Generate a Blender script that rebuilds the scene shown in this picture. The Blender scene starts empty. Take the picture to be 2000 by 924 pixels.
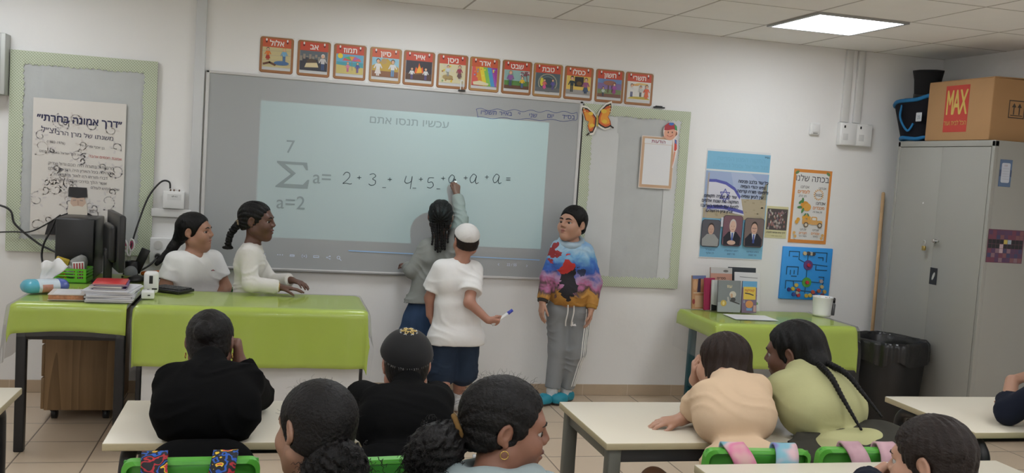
import bpy, bmesh, math, random
import numpy as np
from mathutils import Vector, Matrix, geometry

# ------------------------------------------------------------------ camera, world, exposure
SC = bpy.context.scene
COL = SC.collection
PI = math.pi
cam_data = bpy.data.cameras.new('camera')
cam = bpy.data.objects.new('camera', cam_data)
COL.objects.link(cam)
SC.camera = cam
cam_data.sensor_fit = 'HORIZONTAL'
cam_data.sensor_width = 36.0
cam_data.lens = 1866.356 * 36.0 / 2000.0
cam_data.clip_start = 0.05
cam.matrix_world = Matrix((
    (0.968603, -0.045412, -0.244431, -1.122800),
    (-0.239939, 0.086686, -0.966910, -6.103248),
    (0.065098, 0.995200, 0.073068, 1.522202),
    (0, 0, 0, 1)))

world = bpy.data.worlds.new('world')
SC.world = world
world.use_nodes = True
world.node_tree.nodes['Background'].inputs[0].default_value = (0.9, 0.95, 1.0, 1)
world.node_tree.nodes['Background'].inputs[1].default_value = 0.02

SC.view_settings.view_transform = 'Standard'
SC.view_settings.look = 'None'
SC.view_settings.exposure = 0.0
SC.view_settings.gamma = 1.0
SC.view_settings.use_curve_mapping = False
PANEL_STRENGTH = 11.7     # ceiling LED panels
PROJ_WATTS = 105.0         # projector lamp


# ------------------------------------------------------------------ colours and materials
def lin(c):
    c = c / 255.0
    return c / 12.92 if c <= 0.04045 else ((c + 0.055) / 1.055) ** 2.4


def rgb(*c):
    """The surface colour behind a photographed sRGB value (white wall reads about 176)."""
    return tuple(min(0.93, lin(x) / 0.53) for x in c)


MATS = {}


def mat(name, c, rough=0.6, metal=0.0, coat=0.0, bump=0.0, bscale=40.0, bstretch=(1, 1, 1), var=0.0, vscale=4.0,
        sss=0.0, spec=0.5, emit=None, estr=0.0, sheen=0.0, alpha=1.0):
    if name in MATS:
        return MATS[name]
    m = bpy.data.materials.new(name)
    m.use_nodes = True
    nt = m.node_tree
    b = nt.nodes['Principled BSDF']
    b.inputs['Base Color'].default_value = (*c, 1)
    b.inputs['Roughness'].default_value = rough
    b.inputs['Metallic'].default_value = metal
    b.inputs['Specular IOR Level'].default_value = spec
    b.inputs['Coat Weight'].default_value = coat
    b.inputs['Coat Roughness'].default_value = 0.08
    if sheen:
        b.inputs['Sheen Weight'].default_value = sheen
    if sss:
        b.inputs['Subsurface Weight'].default_value = sss
        b.inputs['Subsurface Radius'].default_value = (0.012, 0.005, 0.003)
        b.inputs['Subsurface Scale'].default_value = 1.0
    if emit:
        b.inputs['Emission Color'].default_value = (*emit, 1)
        b.inputs['Emission Strength'].default_value = estr
    if alpha < 1:
        b.inputs['Alpha'].default_value = alpha
    tc = nt.nodes.new('ShaderNodeTexCoord')
    if var:
        n = nt.nodes.new('ShaderNodeTexNoise')
        n.inputs['Scale'].default_value = vscale
        n.inputs['Detail'].default_value = 5
        nt.links.new(tc.outputs['Object'], n.inputs['Vector'])
        mx = nt.nodes.new('ShaderNodeMix')
        mx.data_type = 'RGBA'
        mx.inputs[6].default_value = (*[x * (1 - var) for x in c], 1)
        mx.inputs[7].default_value = (*[min(1, x * (1 + var)) for x in c], 1)
        nt.links.new(n.outputs['Fac'], mx.inputs[0])
        nt.links.new(mx.outputs[2], b.inputs['Base Color'])
    if bump:
        mp = nt.nodes.new('ShaderNodeMapping')
        mp.inputs['Scale'].default_value = bstretch
        n2 = nt.nodes.new('ShaderNodeTexNoise')
        n2.inputs['Scale'].default_value = bscale
        n2.inputs['Detail'].default_value = 4
        bp = nt.nodes.new('ShaderNodeBump')
        bp.inputs['Strength'].default_value = bump
        bp.inputs['Distance'].default_value = 0.01
        nt.links.new(tc.outputs['Object'], mp.inputs['Vector'])
        nt.links.new(mp.outputs['Vector'], n2.inputs['Vector'])
        nt.links.new(n2.outputs['Fac'], bp.inputs['Height'])
        nt.links.new(bp.outputs['Normal'], b.inputs['Normal'])
    MATS[name] = m
    return m


def node(nt, kind, **kw):
    n = nt.nodes.new(kind)
    for k, v in kw.items():
        setattr(n, k, v)
    return n


def mth(nt, op, a, b=0.0, c=None):
    n = nt.nodes.new('ShaderNodeMath')
    n.operation = op
    for i, x in enumerate((a, b) if c is None else (a, b, c)):
        if isinstance(x, (int, float)):
            n.inputs[i].default_value = x
        else:
            nt.links.new(x, n.inputs[i])
    return n.outputs[0]


def mixc(nt, fac, a, b):
    n = nt.nodes.new('ShaderNodeMix')
    n.data_type = 'RGBA'
    for i, x in ((0, fac), (6, a), (7, b)):
        if isinstance(x, tuple):
            n.inputs[i].default_value = (*x, 1)
        elif isinstance(x, (int, float)):
            n.inputs[i].default_value = x
        else:
            nt.links.new(x, n.inputs[i])
    return n.outputs[2]


def print_mat(name='printed_paper', rough=0.45, coat=0.0):
    """Prints, drawings and lettering: the ink colour sits in the mesh's colour attribute."""
    if name in MATS:
        return MATS[name]
    m = bpy.data.materials.new(name)
    m.use_nodes = True
    nt = m.node_tree
    b = nt.nodes['Principled BSDF']
    a = nt.nodes.new('ShaderNodeAttribute')
    a.attribute_name = 'ink'
    nt.links.new(a.outputs['Color'], b.inputs['Base Color'])
    b.inputs['Roughness'].default_value = rough
    b.inputs['Coat Weight'].default_value = coat
    MATS[name] = m
    return m


# ------------------------------------------------------------------ objects
def thing(name, label, cat, loc=(0, 0, 0), rot=(0, 0, 0), group=None):
    o = bpy.data.objects.new(name, None)
    COL.objects.link(o)
    o.location = loc
    o.rotation_euler = rot
    o.empty_display_size = 0.05
    return tag(o, label, cat, group)


def tag(o, label, cat, group=None):
    o['label'] = label
    o['category'] = cat
    if group:
        o['group'] = group
    return o


def link(name, me, m=None, parent=None):
    o = bpy.data.objects.new(name, me)
    COL.objects.link(o)
    if m is not None:
        for x in (m if isinstance(m, (list, tuple)) else [m]):
            me.materials.append(x)
    if parent is not None:
        o.parent = parent
    return o


def copy_tree(o, parent=None):
    c = o.copy()
    COL.objects.link(c)
    if parent is not None:
        c.parent = parent
    for ch in list(o.children):
        copy_tree(ch, c)
    return c


def vec(*a):
    return Vector(a)


class MB:
    """Collects shapes into one mesh."""

    def __init__(self):
        self.bm = bmesh.new()

    def _mark(self, faces, mi, smooth):
        for f in faces:
            f.material_index = mi
            f.smooth = smooth

    def box(self, c, size, bevel=0.0, rot=None, mi=0, taper=None, seg=2):
        hx, hy, hz = size[0] / 2, size[1] / 2, size[2] / 2
        vs = []
        for z in (-1, 1):
            t = 1 if (taper is None or z < 0) else taper
            for x, y in ((-1, -1), (1, -1), (1, 1), (-1, 1)):
                vs.append(Vector((x * hx * t, y * hy * t, z * hz)))
        tmp = bmesh.new()
        v = [tmp.verts.new(p) for p in vs]
        for q in ((3, 2, 1, 0), (4, 5, 6, 7), (0, 1, 5, 4), (1, 2, 6, 5), (2, 3, 7, 6), (3, 0, 4, 7)):
            tmp.faces.new([v[i] for i in q])
        if bevel > 0:
            bmesh.ops.bevel(tmp, geom=list(tmp.edges), offset=min(bevel, 0.45 * min(size)), segments=seg, profile=0.5, affect='EDGES')
        R = rot if rot is not None else Matrix.Identity(3)
        self._absorb(tmp, lambda p: R @ p + Vector(c), mi, bevel > 0)
        return self

    def _absorb(self, tmp, fn, mi, smooth):
        idx = {}
        for v in tmp.verts:
            idx[v] = self.bm.verts.new(fn(v.co))
        for f in tmp.faces:
            try:
                nf = self.bm.faces.new([idx[v] for v in f.verts])
                nf.material_index = mi
                nf.smooth = smooth
            except ValueError:
                pass
        tmp.free()

    def cyl(self, a, b, ra, rb=None, n=20, mi=0, caps=True, smooth=True):
        a, b = Vector(a), Vector(b)
        rb = ra if rb is None else rb
        d = (b - a).normalized()
        s = d.orthogonal().normalized()
        t = d.cross(s)
        r0, r1 = [], []
        for i in range(n):
            w = 2 * PI * i / n
            e = s * math.cos(w) + t * math.sin(w)
            r0.append(self.bm.verts.new(a + e * ra))
            r1.append(self.bm.verts.new(b + e * rb))
        for i in range(n):
            f = self.bm.faces.new((r0[i], r0[(i + 1) % n], r1[(i + 1) % n], r1[i]))
            f.smooth = smooth
            f.material_index = mi
        if caps:
            for ring in (list(reversed(r0)), r1):
                f = self.bm.faces.new(ring)
                f.material_index = mi
        return self

    def tube(self, pts, r, n=10, mi=0, sub=6, closed=False, flat=None):
        """Tube along a smooth path; flat=(direction, factor) squashes the section."""
        P = smooth_path([Vector(p) for p in pts], sub) if sub > 1 else [Vector(p) for p in pts]
        rings = []
        m = len(P)
        up = None
        for i, p in enumerate(P):
            d = (P[min(i + 1, m - 1)] - P[max(i - 1, 0)])
            if d.length < 1e-9:
                d = Vector((0, 0, 1))
            d.normalize()
            if up is None:
                s = d.orthogonal().normalized()
            else:
                s = (up - d * up.dot(d))
                s = s.normalized() if s.length > 1e-6 else d.orthogonal().normalized()
            up = s
            t = d.cross(s)
            rr = r(i / (m - 1)) if callable(r) else r
            ring = []
            for k in range(n):
                w = 2 * PI * k / n
                o = s * math.cos(w) * rr + t * math.sin(w) * rr
                if flat:
                    fd = Vector(flat[0]).normalized()
                    o = o - fd * o.dot(fd) * (1 - flat[1])
                ring.append(self.bm.verts.new(p + o))
            rings.append(ring)
        for i in range(m - 1):
            for k in range(n):
                f = self.bm.faces.new((rings[i][k], rings[i][(k + 1) % n], rings[i + 1][(k + 1) % n], rings[i + 1][k]))
                f.smooth = True
                f.material_index = mi
        for ring in (list(reversed(rings[0])), rings[-1]):
            try:
                f = self.bm.faces.new(ring)
                f.material_index = mi
            except ValueError:
                pass
        return self

    def sph(self, c, r, n=16, mi=0, rot=None):
        rr = (r, r, r) if isinstance(r, (int, float)) else r
        tmp = bmesh.new()
        bmesh.ops.create_uvsphere(tmp, u_segments=n, v_segments=max(8, n * 2 // 3), radius=1.0)
        R = rot if rot is not None else Matrix.Identity(3)
        self._absorb(tmp, lambda p: R @ Vector((p.x * rr[0], p.y * rr[1], p.z * rr[2])) + Vector(c), mi, True)
        return self

    def lathe(self, prof, c=(0, 0, 0), n=32, mi=0, sq=None):
        """prof: (radius, z). sq=p makes superellipse sections."""
        rings = []
        for r, z in prof:
            ring = []
            for i in range(n):
                w = 2 * PI * i / n
                cx, sx = math.cos(w), math.sin(w)
                if sq:
                    e = 2.0 / sq
                    cx = math.copysign(abs(cx) ** e, cx)
                    sx = math.copysign(abs(sx) ** e, sx)
                ring.append(self.bm.verts.new((c[0] + r * cx, c[1] + r * sx, c[2] + z)))
            rings.append(ring)
        for a, b in zip(rings, rings[1:]):
            for i in range(n):
                f = self.bm.faces.new((a[i], a[(i + 1) % n], b[(i + 1) % n], b[i]))
                f.smooth = True
                f.material_index = mi
        for ring in (list(reversed(rings[0])), rings[-1]):
            f = self.bm.faces.new(ring)
            f.material_index = mi
        return self

    def prism(self, poly, y0, y1, mi=0, smooth=False):
        """poly in (x, z), extruded along y."""
        a = [self.bm.verts.new((x, y0, z)) for x, z in poly]
        b = [self.bm.verts.new((x, y1, z)) for x, z in poly]
        n = len(poly)
        for i in range(n):
            f = self.bm.faces.new((a[i], a[(i + 1) % n], b[(i + 1) % n], b[i]))
            f.material_index = mi
            f.smooth = smooth
        for q in (list(reversed(a)), b):
            f = self.bm.faces.new(q)
            f.material_index = mi
        return self

    def grid(self, nu, nv, fn, mi=0, smooth=True):
        V = [[self.bm.verts.new(fn(i / nu, j / nv)) for j in range(nv + 1)] for i in range(nu + 1)]
        for i in range(nu):
            for j in range(nv):
                f = self.bm.faces.new((V[i][j], V[i + 1][j], V[i + 1][j + 1], V[i][j + 1]))
                f.smooth = smooth
                f.material_index = mi
        return self

    def build(self, name, m=None, parent=None, loc=None, rot=None, recalc=True, thick=0.0):
        if recalc:
            bmesh.ops.recalc_face_normals(self.bm, faces=list(self.bm.faces))
        me = bpy.data.meshes.new(name)
        self.bm.to_mesh(me)
        self.bm.free()
        o = link(name, me, m, parent)
        if loc is not None:
            o.location = loc
        if rot is not None:
            o.rotation_euler = rot
        if thick:
            md = o.modifiers.new('solid', 'SOLIDIFY')
            md.thickness = thick
            md.offset = 0
        return o


def smooth_path(P, sub):
    out = []
    n = len(P)
    for i in range(n - 1):
        p0, p1, p2, p3 = P[max(i - 1, 0)], P[i], P[i + 1], P[min(i + 2, n - 1)]
        for k in range(sub):
            t = k / sub
            out.append(0.5 * ((2 * p1) + (p2 - p0) * t + (2 * p0 - 5 * p1 + 4 * p2 - p3) * t * t + (3 * p1 - p0 - 3 * p2 + p3) * t ** 3))
    out.append(P[-1])
    return out


# ------------------------------------------------------------------ lettering and flat prints
_GLYPH = {}
LAY = {}


def text_tris(s, font_shift=0.0):
    """Triangles of a line of text, 1 unit high, starting at x = 0."""
    key = s
    if key in _GLYPH:
        return _GLYPH[key]
    cu = bpy.data.curves.new('lettering', 'FONT')
    cu.body = s
    cu.size = 1.0
    cu.resolution_u = 3
    o = bpy.data.objects.new('lettering', cu)
    COL.objects.link(o)
    dg = bpy.context.evaluated_depsgraph_get()
    oc = o.evaluated_get(dg).to_curve(dg)
    loops = []
    for sp in oc.splines:
        if sp.type == 'BEZIER':
            bp = sp.bezier_points
            pts = []
            n = len(bp)
            for i in range(n):
                a, b = bp[i], bp[(i + 1) % n]
                if (a.handle_right - a.co).length < 1e-6 and (b.handle_left - b.co).length < 1e-6:
                    pts.append(a.co.copy())
                else:
                    for q in geometry.interpolate_bezier(a.co, a.handle_right, b.handle_left, b.co, 5)[:-1]:
                        pts.append(q)
        else:
            pts = [Vector(p.co[:3]) for p in sp.points]
        cl = []
        for p in pts:
            if not cl or (Vector((p.x, p.y)) - cl[-1]).length > 1e-5:
                cl.append(Vector((p.x, p.y)))
        if len(cl) > 2:
            loops.append(cl)
    o.evaluated_get(dg).to_curve_clear()
    bpy.data.objects.remove(o)

    def area(l):
        return 0.5 * sum(l[i].x * l[(i + 1) % len(l)].y - l[(i + 1) % len(l)].x * l[i].y for i in range(len(l)))

    def inside(p, l):
        c = False
        for i in range(len(l)):
            a, b = l[i], l[(i + 1) % len(l)]
            if (a.y > p.y) != (b.y > p.y) and p.x < (b.x - a.x) * (p.y - a.y) / (b.y - a.y) + a.x:
                c = not c
        return c

    # the outermost loops give the sense of a filled loop
    A = [area(l) for l in loops]
    sign = 1.0
    if A:
        sign = math.copysign(1, A[max(range(len(A)), key=lambda i: abs(A[i]))])
    outs = [i for i in range(len(loops)) if A[i] * sign > 0]
    holes = [i for i in range(len(loops)) if A[i] * sign <= 0]
    tris = []
    for i in outs:
        L = [loops[i]] + [loops[j] for j in holes if abs(A[j]) < abs(A[i]) and inside(loops[j][0], loops[i])]
        flat = [p for l in L for p in l]
        for t in geometry.tessellate_polygon([[Vector((p.x, p.y, 0)) for p in l] for l in L]):
            tris.append([(flat[k].x, flat[k].y) for k in t])
            LAY[id(tris[-1])] = i % 3
    xs = [p[0] for t in tris for p in t] or [0, 1]
    _GLYPH[key] = (tris, min(xs), max(xs))
    return _GLYPH[key]


def heb(s):
    """Right-to-left line for the font object."""
    return s[::-1]


class Art:
    """A flat print in the local x-z plane facing -y; each layer lies a hair in front of the last."""

    def __init__(self, step=0.00025):
        self.v, self.f, self.c, self.d, self.step = [], [], [], 0, step

    def layer(self):
        self.d += 1
        return self

    def poly(self, pts, c, up=True):
        if up:
            self.d += 1
        b = len(self.v)
        y = -self.d * self.step
        self.v += [(x, y, z) for x, z in pts]
        if len(pts) == 3:
            self.f.append((b, b + 1, b + 2))
            self.c.append(c)
        else:
            for t in geometry.tessellate_polygon([[Vector((x, z, 0)) for x, z in pts]]):
                self.f.append(tuple(b + k for k in t))
                self.c.append(c)
        return self

    def rect(self, x0, z0, x1, z1, c, r=0.0, up=True):
        if r <= 0:
            return self.poly([(x0, z0), (x1, z0), (x1, z1), (x0, z1)], c, up)
        pts = []
        for cx, cz, a in ((x1 - r, z0 + r, -90), (x1 - r, z1 - r, 0), (x0 + r, z1 - r, 90), (x0 + r, z0 + r, 180)):
            for k in range(6):
                w = math.radians(a + 18 * k)
                pts.append((cx + r * math.cos(w), cz + r * math.sin(w)))
        return self.poly(pts, c, up)

    def disc(self, x, z, rx, c, rz=None, n=18, rot=0.0, up=True):
        rz = rx if rz is None else rz
        cr, sr = math.cos(rot), math.sin(rot)
        return self.poly([(x + rx * math.cos(2 * PI * k / n) * cr - rz * math.sin(2 * PI * k / n) * sr,
                           z + rx * math.cos(2 * PI * k / n) * sr + rz * math.sin(2 * PI * k / n) * cr) for k in range(n)], c, up)

    def line(self, pts, w, c, up=True, closed=False):
        if up:
            self.d += 1
        P = [Vector(p) for p in pts]
        if closed:
            P.append(P[0])
        for a, b in zip(P, P[1:]):
            d = b - a
            if d.length < 1e-7:
                continue
            d.normalize()
            n = Vector((-d.y, d.x)) * w / 2
            e = d * w * 0.35
            self.poly([tuple(a - e + n), tuple(a - e - n), tuple(b + e - n), tuple(b + e + n)], c, up=False)
        return self

    def text(self, s, x, z, size, c, align='c', bold=0.0, slope=0.0, sx=1.0):
        tris, a, b = text_tris(s)
        self.d += 1
        w = (b - a) * size * sx
        off = {'c': -w / 2, 'l': 0, 'r': -w}[align]
        shifts = [(0, 0)] if not bold else [(-bold, 0), (bold, 0), (0, bold), (0, -bold)]
        base = self.d
        for q, (dx, dz) in enumerate(shifts):
            for t in tris:
                self.d = base + 0.12 * LAY.get(id(t), 0) + 0.36 * q
                self.poly([(x + off + (p[0] - a) * size * sx + dx * size, z + p[1] * size + dz * size + slope * (off + (p[0] - a) * size * sx)) for p in t], c, up=False)
        return self

    def build(self, name, parent=None, m=None, loc=None, rot=None):
        me = bpy.data.meshes.new(name)
        me.from_pydata(self.v, [], self.f)
        ca = me.color_attributes.new('ink', 'FLOAT_COLOR', 'CORNER')
        buf = []
        for f, c in zip(self.f, self.c):
            buf += [c[0], c[1], c[2], 1.0] * len(f)
        ca.data.foreach_set('color', buf)
        # all faces look along -y
        bm = bmesh.new()
        bm.from_mesh(me)
        for f in bm.faces:
            f.normal_update()
            if f.normal.y > 0:
                f.normal_flip()
        bm.to_mesh(me)
        bm.free()
        o = link(name, me, m or print_mat(), parent)
        if loc is not None:
            o.location = loc
        if rot is not None:
            o.rotation_euler = rot
        return o


# ------------------------------------------------------------------ soft bodies: distance fields and surface nets
def A3(p):
    return np.array(p, dtype=np.float64)


def nrm(v):
    v = A3(v)
    return v / (np.linalg.norm(v) + 1e-12)


class Field:
    def __init__(self):
        self.ops = []

    def rc(self, a, b, ra, rb=None, k=0.02, clip=None, op='u'):
        """Tapered capsule; clip: list of (point, normal), kept on the side the normal points away from."""
        a, b = A3(a), A3(b)
        rb = ra if rb is None else rb
        R = max(ra, rb)
        self.ops.append((op, 'c', k, np.minimum(a, b) - R, np.maximum(a, b) + R, (a, b, ra, rb), clip))
        return self

    def el(self, c, r, R=None, k=0.02, clip=None, op='u'):
        """Ellipsoid; columns of R are its axes."""
        c, r = A3(c), A3(r)
        R = np.eye(3) if R is None else np.array(R)
        e = np.sqrt(((R * r) ** 2).sum(1))
        self.ops.append((op, 'e', k, c - e, c + e, (c, r, R), clip))
        return self

    def cut(self, p, n, k=0.004):
        """Remove everything on the side n points to."""
        self.ops.append(('p', 'p', k, None, None, (A3(p), nrm(n)), None))
        return self

    def rope(self, pts, r, k=0.004, beads=None, fat=1.25):
        """A braid: a chain of beads along a path."""
        P = [A3(p) for p in smooth_path([Vector(p) for p in pts], 8)]
        L = [0.0]
        for a, b in zip(P, P[1:]):
            L.append(L[-1] + np.linalg.norm(b - a))
        n = beads or max(3, int(L[-1] / 0.016))
        for i in range(n):
            t = (i + 0.5) / n * L[-1]
            j = max(0, min(len(P) - 2, int(np.searchsorted(L, t)) - 1))
            q = P[j] + (P[j + 1] - P[j]) * ((t - L[j]) / (L[j + 1] - L[j] + 1e-9))
            d = nrm(P[j + 1] - P[j])
            s = nrm(np.cross(d, [0.3, 0.9, 0.2]))
            u = np.cross(d, s)
            rr = r(i / n) if callable(r) else r
            self.el(q, (rr * fat, rr, L[-1] / n * 0.62), np.stack([s, u, d], 1), k=k)
        return self

    def at(self, P):
        P = np.atleast_2d(A3(P))
        F = np.full(len(P), 0.2)
        for op, kind, k, blo, bhi, prm, clip in self.ops:
            if kind == 'c':
                a, b, ra, rb = prm
                d = b - a
                t = np.clip(((P - a) @ d) / (d @ d + 1e-12), 0, 1)
                D = np.linalg.norm(P - a - t[:, None] * d, axis=1) - (ra + (rb - ra) * t)
            elif kind == 'e':
                c, r, R = prm
                q = (P - c) @ R / r
                k0 = np.linalg.norm(q, axis=1)
                k1 = np.linalg.norm(q / r, axis=1) + 1e-9
                D = k0 * (k0 - 1) / k1
            else:
                D = -((P - prm[0]) @ prm[1])
            for cl in (clip or []):
                D = np.maximum(D, (P - A3(cl[0])) @ nrm(cl[1]))
            if op == 'u':
                w = np.maximum(k - np.abs(F - D), 0)
                F = np.minimum(F, D) - w * w * (0.25 / k)
            else:
                D = -D
                w = np.maximum(k - np.abs(F - D), 0)
                F = np.maximum(F, D) + w * w * (0.25 / k)
        return F

    def surf(self, p, d, reach=0.16, n=240):
        """The last point of the surface along a ray from p."""
        p, d = A3(p), nrm(d)
        t = np.linspace(0, reach, n)
        v = self.at(p + t[:, None] * d)
        i = np.nonzero(v < 0)[0]
        return p + d * (t[i[-1]] if len(i) else 0.0)

    def mesh(self, h, wave=None, pad=2):
        U = [o for o in self.ops if o[0] == 'u']
        lo = np.min([o[3] for o in U], 0) - h * (pad + 1)
        hi = np.max([o[4] for o in U], 0) + h * (pad + 1)
        for o in self.ops:
            if o[0] == 'p':
                p, n = o[5]
                for ax in range(3):
                    if n[ax] > 0.999:
                        hi[ax] = min(hi[ax], p[ax] + 3 * h)
                    if n[ax] < -0.999:
                        lo[ax] = max(lo[ax], p[ax] - 3 * h)
        N = np.ceil((hi - lo) / h).astype(int) + 1
        F = np.full(N, 0.2, dtype=np.float32)
        ax = [lo[i] + h * np.arange(N[i]) for i in range(3)]
        for op, kind, k, blo, bhi, prm, clip in self.ops:
            if blo is None:
                s = [slice(0, N[i]) for i in range(3)]
            else:
                m = k + 3 * h + (0.01 if op == 'u' else 0.0)
                i0 = np.clip(np.floor((blo - m - lo) / h).astype(int), 0, N)
                i1 = np.clip(np.ceil((bhi + m - lo) / h).astype(int) + 1, 0, N)
                if (i1 <= i0).any():
                    continue
                s = [slice(i0[i], i1[i]) for i in range(3)]
            X = ax[0][s[0]][:, None, None]
            Y = ax[1][s[1]][None, :, None]
            Z = ax[2][s[2]][None, None, :]
            if kind == 'c':
                a, b, ra, rb = prm
                d = b - a
                L2 = float(d @ d) + 1e-12
                t = np.clip(((X - a[0]) * d[0] + (Y - a[1]) * d[1] + (Z - a[2]) * d[2]) / L2, 0, 1)
                D = np.sqrt((X - a[0] - t * d[0]) ** 2 + (Y - a[1] - t * d[1]) ** 2 + (Z - a[2] - t * d[2]) ** 2) - (ra + (rb - ra) * t)
            elif kind == 'e':
                c, r, R = prm
                q = [((X - c[0]) * R[0, i] + (Y - c[1]) * R[1, i] + (Z - c[2]) * R[2, i]) / r[i] for i in range(3)]
                k0 = np.sqrt(q[0] ** 2 + q[1] ** 2 + q[2] ** 2)
                k1 = np.sqrt((q[0] / r[0]) ** 2 + (q[1] / r[1]) ** 2 + (q[2] / r[2]) ** 2) + 1e-9
                D = k0 * (k0 - 1) / k1
            else:
                p, n = prm
                D = -((X - p[0]) * n[0] + (Y - p[1]) * n[1] + (Z - p[2]) * n[2])
                D = D + np.zeros((N[0], N[1], N[2]), dtype=np.float32)
            for cl in (clip or []):
                p, n = A3(cl[0]), nrm(cl[1])
                D = np.maximum(D, (X - p[0]) * n[0] + (Y - p[1]) * n[1] + (Z - p[2]) * n[2])
            D = D.astype(np.float32)
            G = F[s[0], s[1], s[2]]
            if op == 'u':
                w = np.maximum(k - np.abs(G - D), 0)
                F[s[0], s[1], s[2]] = np.minimum(G, D) - w * w * (0.25 / k)
            else:
                if op == 's':
                    D = -D
                elif op == 'p':
                    D = -D
                w = np.maximum(k - np.abs(G - D), 0)
                F[s[0], s[1], s[2]] = np.maximum(G, D) + w * w * (0.25 / k)
        if wave is not None:
            X, Y, Z = ax[0][:, None, None], ax[1][None, :, None], ax[2][None, None, :]
            F = F + wave(X, Y, Z).astype(np.float32)
        F[0], F[-1], F[:, 0], F[:, -1], F[:, :, 0], F[:, :, -1] = (0.1,) * 6
        return surface_net(F, lo, h)


def surface_net(F, lo, h):
    S = F < 0
    cnt = np.zeros(np.array(S.shape) - 1, dtype=np.int8)
    corners = [(i, j, k) for i in (0, 1) for j in (0, 1) for k in (0, 1)]
    for i, j, k in corners:
        cnt += S[i:S.shape[0] - 1 + i, j:S.shape[1] - 1 + j, k:S.shape[2] - 1 + k]
    C = np.argwhere((cnt > 0) & (cnt < 8))
    idx = np.full(cnt.shape, -1, dtype=np.int32)
    idx[C[:, 0], C[:, 1], C[:, 2]] = np.arange(len(C))
    val = {c: F[C[:, 0] + c[0], C[:, 1] + c[1], C[:, 2] + c[2]] for c in corners}
    acc = np.zeros((len(C), 3))
    num = np.zeros(len(C))
    for c in corners:
        for axis in range(3):
            if c[axis]:
                continue
            e = list(c)
            e[axis] = 1
            e = tuple(e)
            f0, f1 = val[c], val[e]
            m = (f0 < 0) != (f1 < 0)
            t = np.where(m, f0 / np.where(m, f0 - f1, 1), 0)
            p = np.zeros((len(C), 3))
            p[:] = c
            p[:, axis] += t
            acc[m] += p[m]
            num[m] += 1
    V = (C + acc / num[:, None]) * h + lo
    Q = []
    for axis in range(3):
        a, b = (axis + 1) % 3, (axis + 2) % 3
        s0 = [slice(None)] * 3
        s1 = [slice(None)] * 3
        s0[axis] = slice(0, -1)
        s1[axis] = slice(1, None)
        ch = S[tuple(s0)] != S[tuple(s1)]
        E = np.argwhere(ch)
        E = E[(E[:, a] > 0) & (E[:, b] > 0) & (E[:, a] < F.shape[a] - 1) & (E[:, b] < F.shape[b] - 1)]
        ina = S[E[:, 0], E[:, 1], E[:, 2]]
        quad = []
        for da, db in ((-1, -1), (0, -1), (0, 0), (-1, 0)):
            e = E.copy()
            e[:, a] += da
            e[:, b] += db
            quad.append(idx[e[:, 0], e[:, 1], e[:, 2]])
        q = np.stack(quad, 1)
        q[~ina] = q[~ina][:, ::-1]
        Q.append(q)
    Q = np.concatenate(Q)
    Q = Q[(Q >= 0).all(1)]
    # one light relaxing pass takes the grid out of the surface
    acc = np.zeros_like(V)
    n = np.zeros(len(V))
    for k in range(4):
        for o in (1, 3):
            np.add.at(acc, Q[:, k], V[Q[:, (k + o) % 4]])
            np.add.at(n, Q[:, k], 1)
    V = np.where(n[:, None] > 0, V * 0.5 + 0.5 * acc / np.maximum(n, 1)[:, None], V)
    return V, Q


def mesh_object(name, VQ, m, parent=None, origin=(0, 0, 0)):
    V, Q = VQ
    me = bpy.data.meshes.new(name)
    me.vertices.add(len(V))
    me.vertices.foreach_set('co', (V - A3(origin)).astype(np.float32).ravel())
    me.loops.add(len(Q) * 4)
    me.loops.foreach_set('vertex_index', Q.astype(np.int32).ravel())
    me.polygons.add(len(Q))
    me.polygons.foreach_set('loop_start', np.arange(0, len(Q) * 4, 4, dtype=np.int32))
    me.polygons.foreach_set('loop_total', np.full(len(Q), 4, dtype=np.int32))
    me.polygons.foreach_set('use_smooth', np.ones(len(Q), dtype=bool))
    me.update(calc_edges=True)
    me.validate()
    return link(name, me, m, parent)


def folds(amp, direction, wl=0.045, seed=0, along=None):
    """Soft cloth folds: waves across a direction, bent by slower waves."""
    d = nrm(direction) * (2 * PI / wl)
    rng = random.Random(seed)
    e = [nrm([rng.uniform(-1, 1) for _ in range(3)]) * (2 * PI / (wl * rng.uniform(2.5, 4))) for _ in range(3)]
    ph = [rng.uniform(0, 6) for _ in range(4)]

    def f(X, Y, Z):
        w = [np.sin(v[0] * X + v[1] * Y + v[2] * Z + p) for v, p in zip(e, ph)]
        b = np.sin(0.5 * (d[0] * X + d[1] * Y + d[2] * Z) + 1.5 * w[0] + 1.2 * w[1] + ph[3])
        ridge = (1 - np.sqrt(b * b + 0.02)) ** 2
        m = np.clip(0.5 + 0.6 * w[2] + 0.35 * w[0], 0.08, 1.0)
        return amp * m * (0.40 - 1.6 * ridge)
    return f


# ------------------------------------------------------------------ people
def skin_mat(name, c):
    return mat(name, c, rough=0.5, sss=0.12, bump=0.03, bscale=180, var=0.06, vscale=25)


def hair_mat(name, c, scale=(1, 1, 1)):
    return mat(name, c, rough=0.5, bump=0.4, bscale=160, bstretch=scale, var=0.35, vscale=30, spec=0.22)


def cloth_mat(name, c, bump=0.12, rough=0.85, var=0.05):
    return mat(name, c, rough=rough, bump=bump, bscale=28, var=var, vscale=14, spec=0.2 if max(c) > 0.02 else 0.06, sheen=0.0)


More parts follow.
